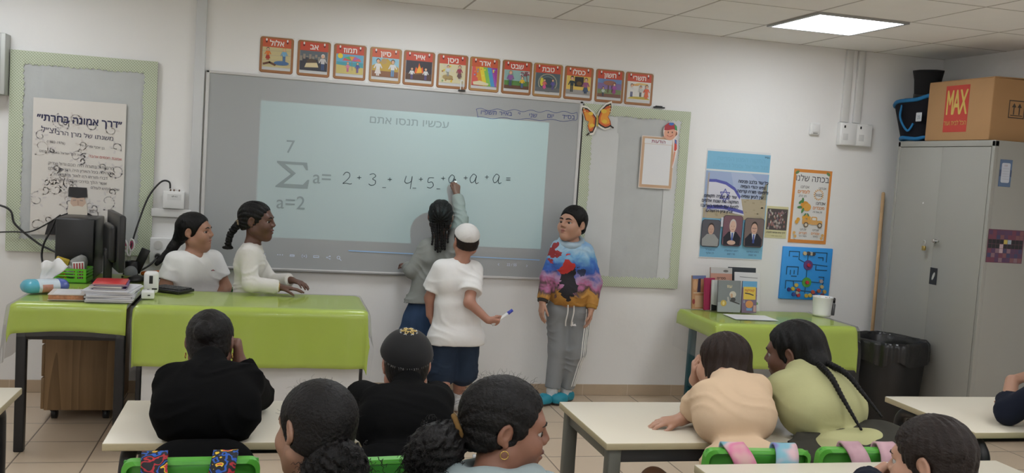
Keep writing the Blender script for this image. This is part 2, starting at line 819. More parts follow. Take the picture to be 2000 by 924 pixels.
class Head:
    """Head frame: s = the person's left, f = forward, u = up, about the ear axis; scale 1 is a 21 cm head."""

    def __init__(self, c, f, u=(0, 0, 1), scale=0.95):
        self.c = A3(c)
        f = nrm(f)
        u = nrm(A3(u) - f * (A3(u) @ f))
        self.R = np.stack([np.cross(u, f), f, u], 1)
        self.k = scale

    def p(self, s, f, u):
        return self.c + self.R @ (A3((s, f, u)) * self.k)

    def r(self, *a):
        return tuple(x * self.k for x in a)

    def v(self, s, f, u):
        return self.R @ A3((s, f, u))

    def skin(self, F, jaw=1.0, cheek=1.0, nose=1.0, lips=1.0):
        k = self.k
        p, r, R = self.p, self.r, self.R
        F.el(p(0, -0.012, 0.028), r(0.073, 0.092, 0.078), R, k=0.02 * k)
        F.el(p(0, 0.028, -0.030), r(0.060 * jaw, 0.058, 0.074), R, k=0.025 * k)
        F.rc(p(0, 0.062, -0.086), p(0, 0.058, -0.075), 0.022 * k, 0.026 * k, k=0.03 * k)
        for s in (-1, 1):
            F.rc(p(s * 0.048 * jaw, -0.002, -0.052), p(s * 0.012, 0.062, -0.085), 0.024 * k, 0.018 * k, k=0.025 * k)
            F.el(p(s * 0.037, 0.056, -0.028), r(0.026 * cheek, 0.026 * cheek, 0.028 * cheek), R, k=0.025 * k)
        F.rc(p(-0.034, 0.068, 0.026), p(0.034, 0.068, 0.026), 0.014 * k, k=0.02 * k)
        F.rc(p(0, 0.081, 0.016), p(0, 0.088 + 0.013 * nose, -0.014), 0.0075 * k, 0.0105 * k * nose, k=0.012 * k)
        for s in (-1, 1):
            F.el(p(s * 0.0125 * nose, 0.090, -0.021), r(0.0085 * nose, 0.011, 0.0085), R, k=0.008 * k)
        for s in (-1, 1):
            F.el(p(s * 0.031, 0.094, 0.004), r(0.0165, 0.021, 0.0088), R, k=0.006 * k, op='s')
            F.el(p(s * 0.047, 0.0880, 0.0035), r(0.013, 0.023, 0.0080), R, k=0.006 * k, op='s')
            F.rc(p(s * 0.017, 0.0755, 0.0125), p(s * 0.044, 0.068, 0.0115), 0.0052 * k, 0.0048 * k, k=0.004 * k)
            F.rc(p(s * 0.024, 0.0770, 0.0140), p(s * 0.037, 0.0745, 0.0140), 0.0048 * k, 0.0048 * k, k=0.004 * k)
            F.rc(p(s * 0.019, 0.0745, -0.0065), p(s * 0.042, 0.0690, -0.0060), 0.0045 * k, 0.0042 * k, k=0.005 * k)
        F.el(p(0, 0.083, -0.046), r(0.021, 0.013 * lips, 0.0075 * lips), R, k=0.008 * k)
        F.el(p(0, 0.081, -0.059), r(0.018, 0.013 * lips, 0.0080 * lips), R, k=0.008 * k)
        F.el(p(0, 0.094, -0.0525), r(0.022, 0.010, 0.0016), R, k=0.004 * k, op='s')
        for s in (-1, 1):
            a = 0.28
            E = R @ np.array([[1, 0, 0], [0, math.cos(a), math.sin(a)], [0, -math.sin(a), math.cos(a)]]) @ np.array(
                [[math.cos(s * .35), -math.sin(s * .35), 0], [math.sin(s * .35), math.cos(s * .35), 0], [0, 0, 1]])
            F.el(p(s * 0.0735, -0.016, -0.001), r(0.0085, 0.0175, 0.0275), E, k=0.005 * k)
            F.el(p(s * 0.0835, -0.0125, 0.002), r(0.0085, 0.0105, 0.0175), E, k=0.002 * k, op='s')
            F.el(p(s * 0.0725, -0.010, -0.0255), r(0.0055, 0.0075, 0.0085), R, k=0.005 * k)

    def cap(self, F, grow=0.008, face=(0.086, -0.026), fr=(0.105, 0.074, 0.098), nape=-0.055, back=0.0, ears=True, top=0.0):
        """Scalp hair: the cranium grown a little, cut back from face, ears and nape."""
        p, r, R, k = self.p, self.r, self.R, self.k
        g = grow
        F.el(p(0, -0.0165 - back / 2, 0.030 + top / 2), r(0.0735 + g * 0.8, 0.0925 + g * 0.9 + back / 2, 0.078 + g + top / 2), R, k=0.012)
        F.el(p(0, -0.030, -0.028), r(0.060 + g, 0.062 + g, 0.056), R, k=0.025)
        F.el(p(0, face[0], face[1]), r(*fr), R, k=0.016, op='s')
        if ears:
            for s in (-1, 1):
                F.el(p(s * 0.088, -0.012, -0.008), r(0.026, 0.024, 0.036), R, k=0.006, op='s')
        F.cut(p(0, -0.06, nape), self.v(0, 0.45, -1.0), k=0.012)

    def eyes(self, parent, look=(0, 1, 0), iris=(0.03, 0.015, 0.008), lid=None):
        for s in (-1, 1):
            c = self.p(s * 0.0315, 0.0690, 0.0035)
            d = nrm(self.v(*look))
            mb = MB()
            rad = 0.0125 * self.k
            tmp = bmesh.new()
            bmesh.ops.create_uvsphere(tmp, u_segments=20, v_segments=14, radius=rad)
            q = Vector((0, 0, 1)).rotation_difference(Vector(d))
            tmp.transform(q.to_matrix().to_4x4())
            for f in tmp.faces:
                a = f.calc_center_median().normalized().dot(Vector(d))
                f.material_index = 2 if a > 0.93 else (1 if a > 0.64 else 0)
            mi = {}
            for f in tmp.faces:
                mi[f.index] = f.material_index
            idx = {v: mb.bm.verts.new(v.co + Vector(c)) for v in tmp.verts}
            for f in tmp.faces:
                nf = mb.bm.faces.new([idx[v] for v in f.verts])
                nf.material_index = f.material_index
                nf.smooth = True
            tmp.free()
            mb.build('eye', [mat('eye_white', (0.46, 0.44, 0.42), rough=0.15), mat('eye_iris', iris, rough=0.12), mat('eye_pupil', (0.006, 0.005, 0.005), rough=0.1)], parent)

    def brows(self, parent, m, thick=1.0):
        S = Field()
        self.skin(S)
        for s in (-1, 1):
            F = Field()
            pts = [S.surf(self.p(sx * s, 0.03, u), self.v(0, 1, 0)) for sx, u in ((0.012, 0.0245), (0.022, 0.0275), (0.032, 0.0290), (0.041, 0.0270), (0.049, 0.0225))]
            rr = [0.0030, 0.0036, 0.0034, 0.0028, 0.0016]
            for a in range(4):
                F.rc(pts[a], pts[a + 1], rr[a] * thick * self.k, rr[a + 1] * thick * self.k, k=0.002)
            mesh_object('eyebrow', F.mesh(0.0018), m, parent)

    def mouth(self, parent, m, lips=1.0):
        p, r, R, k = self.p, self.r, self.R, self.k
        F = Field()
        F.el(p(0, 0.0838, -0.046), r(0.0205, 0.0132 * lips, 0.0070 * lips), R, k=0.003)
        F.el(p(0, 0.0818, -0.059), r(0.0175, 0.0132 * lips, 0.0075 * lips), R, k=0.003)
        F.el(p(0, 0.094, -0.0525), r(0.024, 0.010, 0.0014), R, k=0.003, op='s')
        mesh_object('lips', F.mesh(0.002), m, parent)


def hand(F, w, d, n, side, k=0.85, curl=(0.25, 0.35, 0.25), thumb=0.5, spread=0.06, tcurl=0.3):
    """Palm, four unequal fingers bent at the knuckles and a thumb from the side of the palm.
    w wrist, d towards the fingers, n the way the palm faces, side +1 puts the thumb on d x n."""
    w, d = A3(w), nrm(d)
    n = nrm(A3(n) - d * (A3(n) @ d))
    t = np.cross(d, n) * side
    lat = (0.0265, 0.009, -0.0085, -0.0245)
    ln = (0.080, 0.084, 0.080, 0.071)
    seg = ((0.037, 0.023, 0.019), (0.041, 0.026, 0.020), (0.038, 0.024, 0.019), (0.030, 0.018, 0.016))
    for i in range(4):
        base = w + (t * lat[i] + d * ln[i]) * k
        F.rc(w + t * lat[i] * 0.55 * k + d * 0.012 * k, base, 0.0135 * k, 0.0115 * k, k=0.016 * k)
    F.rc(w + t * 0.018 * k + d * 0.03 * k + n * 0.006 * k, w + t * 0.022 * k + d * 0.055 * k + n * 0.006 * k, 0.014 * k, 0.011 * k, k=0.014 * k)
    for i in range(4):
        q = w + (t * lat[i] + d * ln[i]) * k
        a = 0.0
        rr = (0.0094, 0.0086, 0.0077, 0.0066) if i < 3 else (0.0082, 0.0075, 0.0067, 0.0058)
        e0 = nrm(d + t * (1.5 - i) * spread)
        for j in range(3):
            a += curl[j] if not isinstance(curl[0], (tuple, list)) else curl[i][j]
            e = e0 * math.cos(a) + n * math.sin(a)
            q2 = q + e * seg[i][j] * k
            F.rc(q, q2, rr[j] * k, rr[j + 1] * k, k=0.0035 * k)
            q = q2
    # thumb
    q = w + (t * 0.022 + d * 0.022 + n * 0.006) * k
    e = nrm(d * math.cos(thumb) + t * math.sin(thumb) + n * 0.25)
    L = ((0.040, 0.0120, 0.0105), (0.030, 0.0100, 0.0088), (0.024, 0.0088, 0.0070))
    for j, (l, r0, r1) in enumerate(L):
        q2 = q + e * l * k
        F.rc(q, q2, r0 * k, r1 * k, k=0.006 * k)
        q = q2
        e = nrm(e + (n * 0.6 - t * 0.75 + d * 0.2) * tcurl)


def torso(F, J, b=1.0, g=0.0, k=0.036, low=True, belly=0.0, collar=0.014):
    """Trunk between hips and shoulders; g grows it into a garment."""
    P = (J['hipR'] + J['hipL']) / 2
    N = J['neck']
    sh = (J['shR'] + J['shL']) / 2
    lat_h = (J['hipR'] - J['hipL']) / 2
    lat_s = (J['shR'] - J['shL']) / 2
    fwd = nrm(np.cross(lat_s, N - P))     # roughly the chest's forward
    if fwd @ J['fwd'] < 0:
        fwd = -fwd
    W = P * 0.5 + sh * 0.5
    C = P * 0.22 + sh * 0.78
    if 'waist' in J:
        W = J['waist']
        C = W * 0.34 + sh * 0.66
    lat_w = nrm(lat_h + lat_s)
    if low:
        F.rc(P + lat_h * 0.62, P - lat_h * 0.62, (0.078 * b) + g, k=k)
    wl = W * 0.6 + P * 0.4
    F.rc(wl + lat_w * 0.056 * b, wl - lat_w * 0.056 * b, 0.072 * b + g, k=k)
    F.rc(W + lat_w * 0.054 * b, W - lat_w * 0.054 * b, 0.071 * b + g, k=k)
    F.rc(C + lat_w * 0.058 * b, C - lat_w * 0.058 * b, 0.075 * b + g, k=k)
    F.rc(sh + lat_s * 0.90, sh - lat_s * 0.90, 0.041 * b + g, k=k)
    F.rc((C + sh) / 2 + lat_s * 0.55, (C + sh) / 2 - lat_s * 0.55, 0.062 * b + g, k=k)
    NG = N - nrm(N - P) * (collar if g else 0.0)
    F.rc(sh + lat_s * 0.35, NG, 0.042 * b + g, 0.032 + g * 0.7, k=k)
    F.rc(sh - lat_s * 0.35, NG, 0.042 * b + g, 0.032 + g * 0.7, k=k)
    if belly:
        F.el(wl + fwd * (0.03 + belly), (0.085 * b + g, 0.085 * b + g, 0.085 * b + g), k=k)
    return fwd


def arm(F, J, s, b=1.0, g=0.0, upto=2.0, k=0.018, cuff=None, loose=0.0):
    """One arm or, grown by g, its sleeve up to a length (1 = elbow, 2 = wrist)."""
    S, E, W = J['sh' + s], J['el' + s], J['wr' + s]
    r = (0.0405 * b + g, 0.0335 * b + g, 0.0315 * b + g * 0.9, 0.0225 * b + g * 0.8)
    if upto <= 1:
        t = upto
        e = S + (E - S) * t
        d = nrm(E - S)
        ov = 0.03
        F.rc(S, e + d * ov, r[0], r[0] + (r[1] - r[0]) * t + loose, k=k, clip=[(e, d)])
    else:
        F.rc(S, E, r[0], r[1], k=k)
        t = upto - 1
        d = nrm(W - E)
        e = E + (W - E) * t
        if t >= 1:
            F.rc(E, W, r[2], r[3] + loose, k=k)
        else:
            F.rc(E, e + d * 0.03, r[2], r[2] + (r[3] - r[2]) * t + loose, k=k, clip=[(e, d)])


def leg(F, J, s, b=1.0, g=0.0, upto=2.0, k=0.022, loose=0.0):
    H, K, N = J['hip' + s], J['kn' + s], J['an' + s]
    r = (0.063 * b + g, 0.044 * b + g, 0.043 * b + g, 0.028 + g)
    if upto <= 1:
        d = nrm(K - H)
        e = H + (K - H) * upto
        F.rc(H, e + d * 0.03, r[0], r[0] + (r[1] - r[0]) * upto + loose, k=k, clip=[(e, d)])
    else:
        F.rc(H, K, r[0], r[1] + loose, k=k)
        t = upto - 1
        d = nrm(N - K)
        e = K + (N - K) * t
        F.rc(K, e + d * 0.03, r[2] + loose, r[2] + (r[3] - r[2]) * t + loose, k=k, clip=[(e, d)])
        if not g:
            m = K + (N - K) * 0.3 - nrm(J['ft' + s] - N) * 0.012
            F.rc(m, K + (N - K) * 0.5 - nrm(J['ft' + s] - N) * 0.008, 0.042 * b, 0.034 * b, k=0.03)


def foot(F, J, s, g=0.0, clip=None):
    N, T = J['an' + s], J['ft' + s]
    d = T - N
    d[2] = 0
    d = nrm(d)
    heel = N - d * 0.025
    heel[2] = 0.030 + g
    toe = N + d * 0.125
    toe[2] = 0.024 + g
    F.rc(N, heel, 0.030 + g, 0.030 + g, k=0.025, clip=clip)
    F.rc(heel, toe, 0.030 + g, 0.022 + g, k=0.02, clip=clip)
    side = np.cross(d, [0, 0, 1])
    F.rc(N + d * 0.07 + side * 0.016 - [0, 0, N[2] - 0.027 - g], N + d * 0.115 + side * 0.014 - [0, 0, N[2] - 0.024 - g], 0.025 + g, 0.021 + g, k=0.02, clip=clip)
    F.rc(N + d * 0.07 - side * 0.016 - [0, 0, N[2] - 0.027 - g], N + d * 0.115 - side * 0.014 - [0, 0, N[2] - 0.024 - g], 0.025 + g, 0.021 + g, k=0.02, clip=clip)


def joints(**kw):
    J = {k: A3(v) for k, v in kw.items()}
    if 'fwd' in J:
        J['fwd'] = nrm(J['fwd'])
    return J


def body(J, H, skin, parent, b=1.0, hands=None, h=0.004, jaw=1.0, cheek=1.0, nose=1.0, lips=1.0, legs=True, neck_r=0.0375, belly=0.0):
    F = Field()
    torso(F, J, b, belly=belly)
    for s in 'RL':
        arm(F, J, s, b)
        if legs:
            leg(F, J, s, b)
            foot(F, J, s)
    F.rc(J['neck'] - nrm(H.p(0, -0.02, -0.06) - J['neck']) * 0.02, H.p(0, -0.022, -0.045), neck_r + 0.004, neck_r, k=0.03)
    H.skin(F, jaw, cheek, nose, lips)
    for s, hd in (hands or {}).items():
        hand(F, J['wr' + s], **hd)
    return mesh_object('body', F.mesh(h), skin, parent)


def neck_hole(F, J, H, r=0.056, depth=0.012, front=0.0):
    """Open the garment at the neck."""
    a = J['neck'] + nrm(H.p(0, -0.022, -0.045) - J['neck']) * (0.03 - depth) + J['fwd'] * front
    b = H.p(0, -0.022, -0.02)
    F.rc(a, b, r, r + 0.03, k=0.006, op='s')


def strands(name, roots, m, parent, n=160, length=(0.05, 0.09), curl=0.005, wl=0.014, droop=0.5, r=0.0011, seed=0):
    """Curly hair: thin helical tubes. roots: list of (point, outward direction, scatter)."""
    rng = random.Random(seed)
    mb = MB()
    for i in range(n):
        p, d, sc = roots[i % len(roots)]
        p = A3(p) + A3([rng.gauss(0, sc) for _ in range(3)])
        d = nrm(A3(d) + A3([rng.gauss(0, 0.5) for _ in range(3)]))
        L = rng.uniform(*length)
        a = nrm(np.cross(d, [0.31, 0.2, 0.93]))
        b = np.cross(d, a)
        w = rng.uniform(0, 6.3)
        c = curl * rng.uniform(0.5, 1.3)
        k = max(6, int(L / wl * 7))
        pts = []
        for q in range(k):
            t = q / (k - 1)
            x = p + d * L * t - A3((0, 0, droop * L * t * t))
            f = min(1, 3 * t)
            ang = w + 2 * PI * L * t / wl
            pts.append(Vector(x + (a * math.cos(ang) + b * math.sin(ang)) * c * f))
        mb.tube(pts, lambda t: r * (1 - 0.6 * t), 4, sub=1)
    return mb.build(name, m, parent, recalc=False)


def flyaway(H, m, parent, n=90, grow=0.008, seed=0, length=(0.012, 0.03)):
    """Loose short hairs standing off the scalp."""
    rng = random.Random(seed)
    roots = []
    for i in range(n):
        d = nrm([rng.gauss(0, 1), rng.gauss(-0.3, 1), abs(rng.gauss(0.5, 0.7))])
        q = A3((d[0] * (0.072 + grow), -0.016 + d[1] * (0.090 + grow), 0.030 + d[2] * (0.076 + grow)))
        if q[1] > 0.055 or q[2] < -0.03:
            continue
        roots.append((H.p(*q), H.R @ d, 0.001))
    return strands('flyaway_hair', roots, m, parent, n=len(roots), length=length, curl=0.0018, wl=0.022, droop=0.15, r=0.00032, seed=seed)


# ------------------------------------------------------------------ the room
XL, XR, YB, ZC = -4.2, 3.58, -7.6, 2.5


def wall_mat():
    m = mat('painted_plaster', (0.85, 0.84, 0.825), rough=0.7, bump=0.25, bscale=9, var=0.025, vscale=2.2)
    nt = m.node_tree
    return m


def grid_mat(name, base, joint, px, ox, py, oy, w, rough, var, soft=3.0, bump=0.2, vs=3.0):
    m = bpy.data.materials.new(name)
    m.use_nodes = True
    nt = m.node_tree
    b = nt.nodes['Principled BSDF']
    tc = nt.nodes.new('ShaderNodeTexCoord')
    sp = nt.nodes.new('ShaderNodeSeparateXYZ')
    nt.links.new(tc.outputs['Object'], sp.inputs[0])

    def cell(o, p, off):
        t = mth(nt, 'DIVIDE', mth(nt, 'SUBTRACT', o, off), p)
        fr = mth(nt, 'SUBTRACT', t, mth(nt, 'FLOOR', t))
        d = mth(nt, 'MULTIPLY', mth(nt, 'MINIMUM', fr, mth(nt, 'SUBTRACT', 1.0, fr)), p)
        return d, mth(nt, 'FLOOR', t)
    dx, ix = cell(sp.outputs[0], px, ox)
    dy, iy = cell(sp.outputs[1], py, oy)
    d = mth(nt, 'MINIMUM', dx, dy)
    line = mth(nt, 'LESS_THAN', d, w / 2)
    nz = nt.nodes.new('ShaderNodeTexNoise')
    nz.inputs['Scale'].default_value = vs
    nz.inputs['Detail'].default_value = 6
    nt.links.new(tc.outputs['Object'], nz.inputs['Vector'])
    wn = nt.nodes.new('ShaderNodeTexWhiteNoise')
    wn.noise_dimensions = '2D'
    cb = nt.nodes.new('ShaderNodeCombineXYZ')
    nt.links.new(ix, cb.inputs[0])
    nt.links.new(iy, cb.inputs[1])
    nt.links.new(cb.outputs[0], wn.inputs['Vector'])
    f = mth(nt, 'ADD', mth(nt, 'MULTIPLY', nz.outputs['Fac'], 0.7), mth(nt, 'MULTIPLY', wn.outputs['Value'], 0.3))
    c = mixc(nt, f, tuple(x * (1 - var) for x in base), tuple(x * (1 + var) for x in base))
    nt.links.new(mixc(nt, line, c, joint), b.inputs['Base Color'])
    b.inputs['Roughness'].default_value = rough
    bp = nt.nodes.new('ShaderNodeBump')
    bp.inputs['Strength'].default_value = bump
    bp.inputs['Distance'].default_value = 0.003
    nt.links.new(mth(nt, 'SMOOTH_MIN', d, w, 0.002), bp.inputs['Height'])
    bp.inputs['Distance'].default_value = 1.0
    bp.inputs['Strength'].default_value = bump
    nt.links.new(bp.outputs['Normal'], b.inputs['Normal'])
    MATS[name] = m
    return m


def struct(name, o):
    o['kind'] = 'structure'
    return o


def slab(name, c, size, m):
    return struct(name, MB().box(c, size).build(name, m))


WM = wall_mat()
ALU = mat('grey_aluminium', (0.42, 0.42, 0.42), rough=0.35, metal=0.7)
FLOOR_M = grid_mat('floor_tiles', (0.60, 0.475, 0.35), (0.20, 0.15, 0.11), 0.324, 0.672, 0.3335, -0.012, 0.007, 0.38, 0.10)
CEIL_M = grid_mat('ceiling_tiles', (0.95, 0.935, 0.905), (0.52, 0.49, 0.45), 0.6, 0.0, 0.6, -0.618, 0.014, 0.9, 0.04, bump=0.3, vs=6)
slab('wall_front', ((XL + XR) / 2, 0.06, ZC / 2), (XR - XL + 0.4, 0.12, ZC), WM)
slab('wall_right', (XR + 0.06, YB / 2, ZC / 2), (0.12, -YB, ZC), WM)
slab('wall_left', (XL - 0.06, YB / 2, ZC / 2), (0.12, -YB, ZC), WM)
slab('wall_back', ((XL + XR) / 2, YB - 0.06, ZC / 2), (XR - XL + 0.4, 0.12, ZC), WM)
slab('floor', ((XL + XR) / 2, YB / 2, -0.05), (XR - XL + 0.4, -YB + 0.3, 0.1), FLOOR_M)
slab('ceiling', ((XL + XR) / 2, YB / 2, ZC + 0.05), (XR - XL + 0.4, -YB + 0.3, 0.1), CEIL_M)
BASE_M = grid_mat('baseboard_tiles', (0.50, 0.385, 0.27), (0.62, 0.50, 0.38), 0.324, 0.984, 40.0, 11.0, 0.005, 0.45, 0.16, vs=9)
slab('baseboard_front', ((XL + XR) / 2, -0.005, 0.037), (XR - XL, 0.010, 0.074), BASE_M)
BASE_R = grid_mat('baseboard_tiles_side', (0.50, 0.385, 0.27), (0.62, 0.50, 0.38), 40.0, 11.0, 0.324, 0.1, 0.005, 0.45, 0.16, vs=9)
slab('baseboard_right', (XR - 0.005, YB / 2, 0.037), (0.010, -YB, 0.074), BASE_R)
slab('baseboard_left', (XL + 0.005, YB / 2, 0.037), (0.010, -YB, 0.074), BASE_R)

# ceiling LED panels
PANEL_M = mat('led_diffuser', (0.9, 0.9, 0.9), rough=0.5, emit=(0.95, 1.0, 1.05), estr=PANEL_STRENGTH)


def ceiling_light(x, y, label, group=None):
    t = thing('ceiling_light', label, 'light', (x, y, ZC), group=group)
    f = MB()
    for sx, sy, lx, ly in ((0, 1, 0.59, 0.022), (0, -1, 0.59, 0.022), (1, 0, 0.022, 0.546), (-1, 0, 0.022, 0.546)):
        f.box((sx * 0.284, sy * 0.284, -0.006), (lx, ly, 0.012))
    f.build('frame', ALU, t)
    MB().box((0, 0, -0.004), (0.546, 0.546, 0.006)).build('diffuser', PANEL_M, t)
    return t


ceiling_light(2.1, -0.918, 'square white LED ceiling panel lit above the metal cabinet and storage box')
for px_, py_ in [(x, y) for y in (-0.918, -3.318) for x in (-0.3, -2.7)] + [(2.1, -3.318)] + [(x, y) for y in (-5.118, -6.918) for x in (-2.7, -0.9, 0.9, 2.7)]:  # the two rear rows are added to brighten the room from behind
    ceiling_light(px_, py_, 'square LED ceiling panel outside the picture, lighting the rows of desks', 'ceiling panels over the classroom')

# ceiling projector: the slide is its light, shaped by the lens opening
BW = (-1.234, 0.618, 0.975, 1.833)     # the lit field on the board: x0, x1, z0, z1
LX, LY, LZ = 0.42, -2.55, 2.385


def projector():
    t = thing('projector', 'white projector hung under the ceiling, throwing the slide onto the whiteboard', 'projector', (LX, LY, LZ))
    wp = mat('projector_white', (0.75, 0.75, 0.75), rough=0.45)
    s = 0.08 / (-LY - 0.03)
    x0, x1, z0, z1 = (BW[0] - LX) * s, (BW[1] - LX) * s, (BW[2] - LZ) * s, (BW[3] - LZ) * s
    b = MB()
    W, H0, H1, D = 0.16, -0.075, 0.06, 0.08
    b.box((0, -0.20, (H0 + H1) / 2), (2 * W, 0.01, H1 - H0))
    b.box((-W, -0.06, (H0 + H1) / 2), (0.01, 0.29, H1 - H0))
    b.box((W, -0.06, (H0 + H1) / 2), (0.01, 0.29, H1 - H0))
    b.box((0, -0.06, H1), (2 * W, 0.29, 0.01))
    b.box((0, -0.06, H0), (2 * W, 0.29, 0.01))
    y = D
    b.box(((-W + x0) / 2, y, (H0 + H1) / 2), (x0 + W, 0.002, H1 - H0))
    b.box(((W + x1) / 2, y, (H0 + H1) / 2), (W - x1, 0.002, H1 - H0))
    b.box(((x0 + x1) / 2, y, (H0 + z0) / 2), (x1 - x0, 0.002, z0 - H0))
    b.box(((x0 + x1) / 2, y, (H1 + z1) / 2), (x1 - x0, 0.002, H1 - z1))
    b.build('housing', wp, t)
    MB().cyl((0, -0.06, H1), (0, -0.06, ZC - LZ), 0.02).build('mount', ALU, t)
    L = bpy.data.lights.new('projector_lamp', 'SPOT')
    L.energy = PROJ_WATTS
    L.color = (0.50, 1.0, 0.98)
    L.spot_size = math.radians(110)
    L.spot_blend = 0.0
    L.shadow_soft_size = 0.00005
    lo = bpy.data.objects.new('projector_lamp', L)
    COL.objects.link(lo)
    lo.parent = t
    d = Vector(((BW[0] + BW[1]) / 2 - LX, -LY, (BW[2] + BW[3]) / 2 - LZ))
    lo.rotation_euler = d.to_track_quat('-Z', 'Y').to_euler()


projector()

# ------------------------------------------------------------------ teacher's corner
GREEN_CLOTH = mat('green_oilcloth', (0.47, 0.60, 0.075), rough=0.35, bump=0.10, bscale=7, var=0.04, vscale=5)
BLACK_METAL = mat('black_metal', (0.018, 0.018, 0.02), rough=0.4, metal=0.2)
WHITE_LAM = mat('white_laminate', (0.66, 0.655, 0.65), rough=0.45, var=0.02)
DARK_PLASTIC = mat('black_plastic', (0.014, 0.014, 0.015), rough=0.38, bump=0.05, bscale=200)


def clear_mat():
    if 'clear_vinyl' in MATS:
        return MATS['clear_vinyl']
    m = bpy.data.materials.new('clear_vinyl')
    m.use_nodes = True
    nt = m.node_tree
    nt.nodes.remove(nt.nodes['Principled BSDF'])
    out = nt.nodes['Material Output']
    tr = nt.nodes.new('ShaderNodeBsdfTransparent')
    tr.inputs[0].default_value = (0.975, 0.98, 0.985, 1)
    df = nt.nodes.new('ShaderNodeBsdfDiffuse')
    df.inputs[0].default_value = (0.75, 0.77, 0.8, 1)
    gl = nt.nodes.new('ShaderNodeBsdfGlossy')
    gl.inputs['Roughness'].default_value = 0.10
    lw = nt.nodes.new('ShaderNodeFresnel')
    lw.inputs['IOR'].default_value = 1.32
    m0 = nt.nodes.new('ShaderNodeMixShader')
    m0.inputs[0].default_value = 0.035
    nt.links.new(tr.outputs[0], m0.inputs[1])
    nt.links.new(df.outputs[0], m0.inputs[2])
    m1 = nt.nodes.new('ShaderNodeMixShader')
    nt.links.new(mth(nt, 'MINIMUM', lw.outputs[0], 0.35), m1.inputs[0])
    nt.links.new(m0.outputs[0], m1.inputs[1])
    nt.links.new(gl.outputs[0], m1.inputs[2])
    nt.links.new(m1.outputs[0], out.inputs['Surface'])
    MATS['clear_vinyl'] = m
    return m


def drape(x0, x1, y0, y1, z, drop, seed=0, wave=0.008, step=0.025, flare=0.16, off=0.0, arch=None):
    """A cloth over a rectangular top. drop = (left, right, front, back)."""
    rng = random.Random(seed)
    ph = [rng.uniform(0, 6.3) for _ in range(8)]
    L, R, Fr, Bk = drop
    nu = max(8, int((x1 - x0 + L + R) / step))
    nv = max(8, int((y1 - y0 + Fr + Bk) / step))
    r = 0.012

    def fn(u, v):
        ex = x0 - L + u * (x1 - x0 + L + R)
        ey = y0 - Fr + v * (y1 - y0 + Fr + Bk)
        cx, cy = min(max(ex, x0), x1), min(max(ey, y0), y1)
        dx, dy = ex - cx, ey - cy
        d = math.hypot(dx, dy)
        if d < 1e-9:
            return Vector((ex, ey, z))
        nx, ny = dx / d, dy / d
        along = (ey if abs(dx) > abs(dy) else ex)
        wv = wave * (math.sin(along * 17 + ph[0]) + 0.6 * math.sin(along * 41 + ph[1])) * min(1, d / 0.25)
        corner = min(abs(dx), abs(dy)) / max(d, 1e-9)
        out = (r + off) * min(1, d / r) + 0.05 * d + wv + flare * corner * d * 1.5
        drp = max(0.0, d - r * 0.4)
        if arch and dy < 0 and abs(dx) < 1e-6:
            t = (ex - x0) / (x1 - x0)
            drp *= 1 + arch * (-(1 - (2 * t - 1) ** 2))
        return Vector((cx + nx * out, cy + ny * out, z - drp))
    return MB().grid(nu, nv, fn)


def wood_mat(name, c1, c2, scale=1.0, axis=(1, 1, 0.08)):
    if name in MATS:
        return MATS[name]
    m = bpy.data.materials.new(name)
    m.use_nodes = True
    nt = m.node_tree
    b = nt.nodes['Principled BSDF']
    tc = nt.nodes.new('ShaderNodeTexCoord')
    mp = nt.nodes.new('ShaderNodeMapping')
    mp.inputs['Scale'].default_value = axis
    nt.links.new(tc.outputs['Object'], mp.inputs['Vector'])
    nz = nt.nodes.new('ShaderNodeTexNoise')
    nz.inputs['Scale'].default_value = 2.4 * scale
    nz.inputs['Detail'].default_value = 3
    nt.links.new(mp.outputs['Vector'], nz.inputs['Vector'])
    rings = mth(nt, 'FRACT', mth(nt, 'MULTIPLY', nz.outputs['Fac'], 16.0))
    fine = nt.nodes.new('ShaderNodeTexNoise')
    fine.inputs['Scale'].default_value = 60 * scale
    fine.inputs['Detail'].default_value = 3
    nt.links.new(mp.outputs['Vector'], fine.inputs['Vector'])
    f = mth(nt, 'ADD', mth(nt, 'MULTIPLY', rings, 0.55), mth(nt, 'MULTIPLY', fine.outputs['Fac'], 0.45))
    nt.links.new(mixc(nt, f, c1, c2), b.inputs['Base Color'])
    b.inputs['Roughness'].default_value = 0.5
    MATS[name] = m
    return m


WOOD = wood_mat('oak_veneer', (0.13, 0.075, 0.032), (0.33, 0.205, 0.098))

TZ = 0.73
# the wing of the desk (left)
t = thing('side_desk', 'black framed side desk under the computer tower and the short green cloth', 'desk', (-2.035, -0.63, 0))
MB().box((0, 0, TZ - 0.016), (0.49, 1.14, 0.026), 0.004).build('tabletop', WHITE_LAM, t)
for sx, sy in ((-1, -1), (1, -1), (-1, 1), (1, 1)):
    MB().box((sx * 0.218 + (0.005 if sx > 0 else 0), sy * 0.535, (TZ - 0.03) / 2), (0.045, 0.045, TZ - 0.03), 0.006).build('leg', BLACK_METAL, t)
MB().box((0, -0.540, TZ - 0.105), (0.42, 0.03, 0.15), 0.004).build('apron', BLACK_METAL, t)
MB().box((0, 0.540, TZ - 0.105), (0.42, 0.03, 0.15), 0.004).build('apron', BLACK_METAL, t)
o = drape(-2.285, -1.783, -1.205, -0.06, TZ, (0.12, 0.0, 0.15, 0.0), 3, 0.006, flare=0.10, arch=0.10).build('tablecloth', GREEN_CLOTH, thick=0.0015)
tag(o, 'short bright green oilcloth over the side desk holding the computer', 'tablecloth')
o = drape(-2.288, -1.785, -1.208, -0.06, TZ + 0.006, (0.30, 0.0, 0.17, 0.0), 3, 0.006, flare=0.10, off=0.014, arch=0.06).build('clear_cover', clear_mat())
tag(o, 'clear plastic sheet over the short green cloth of the side desk', 'table cover')

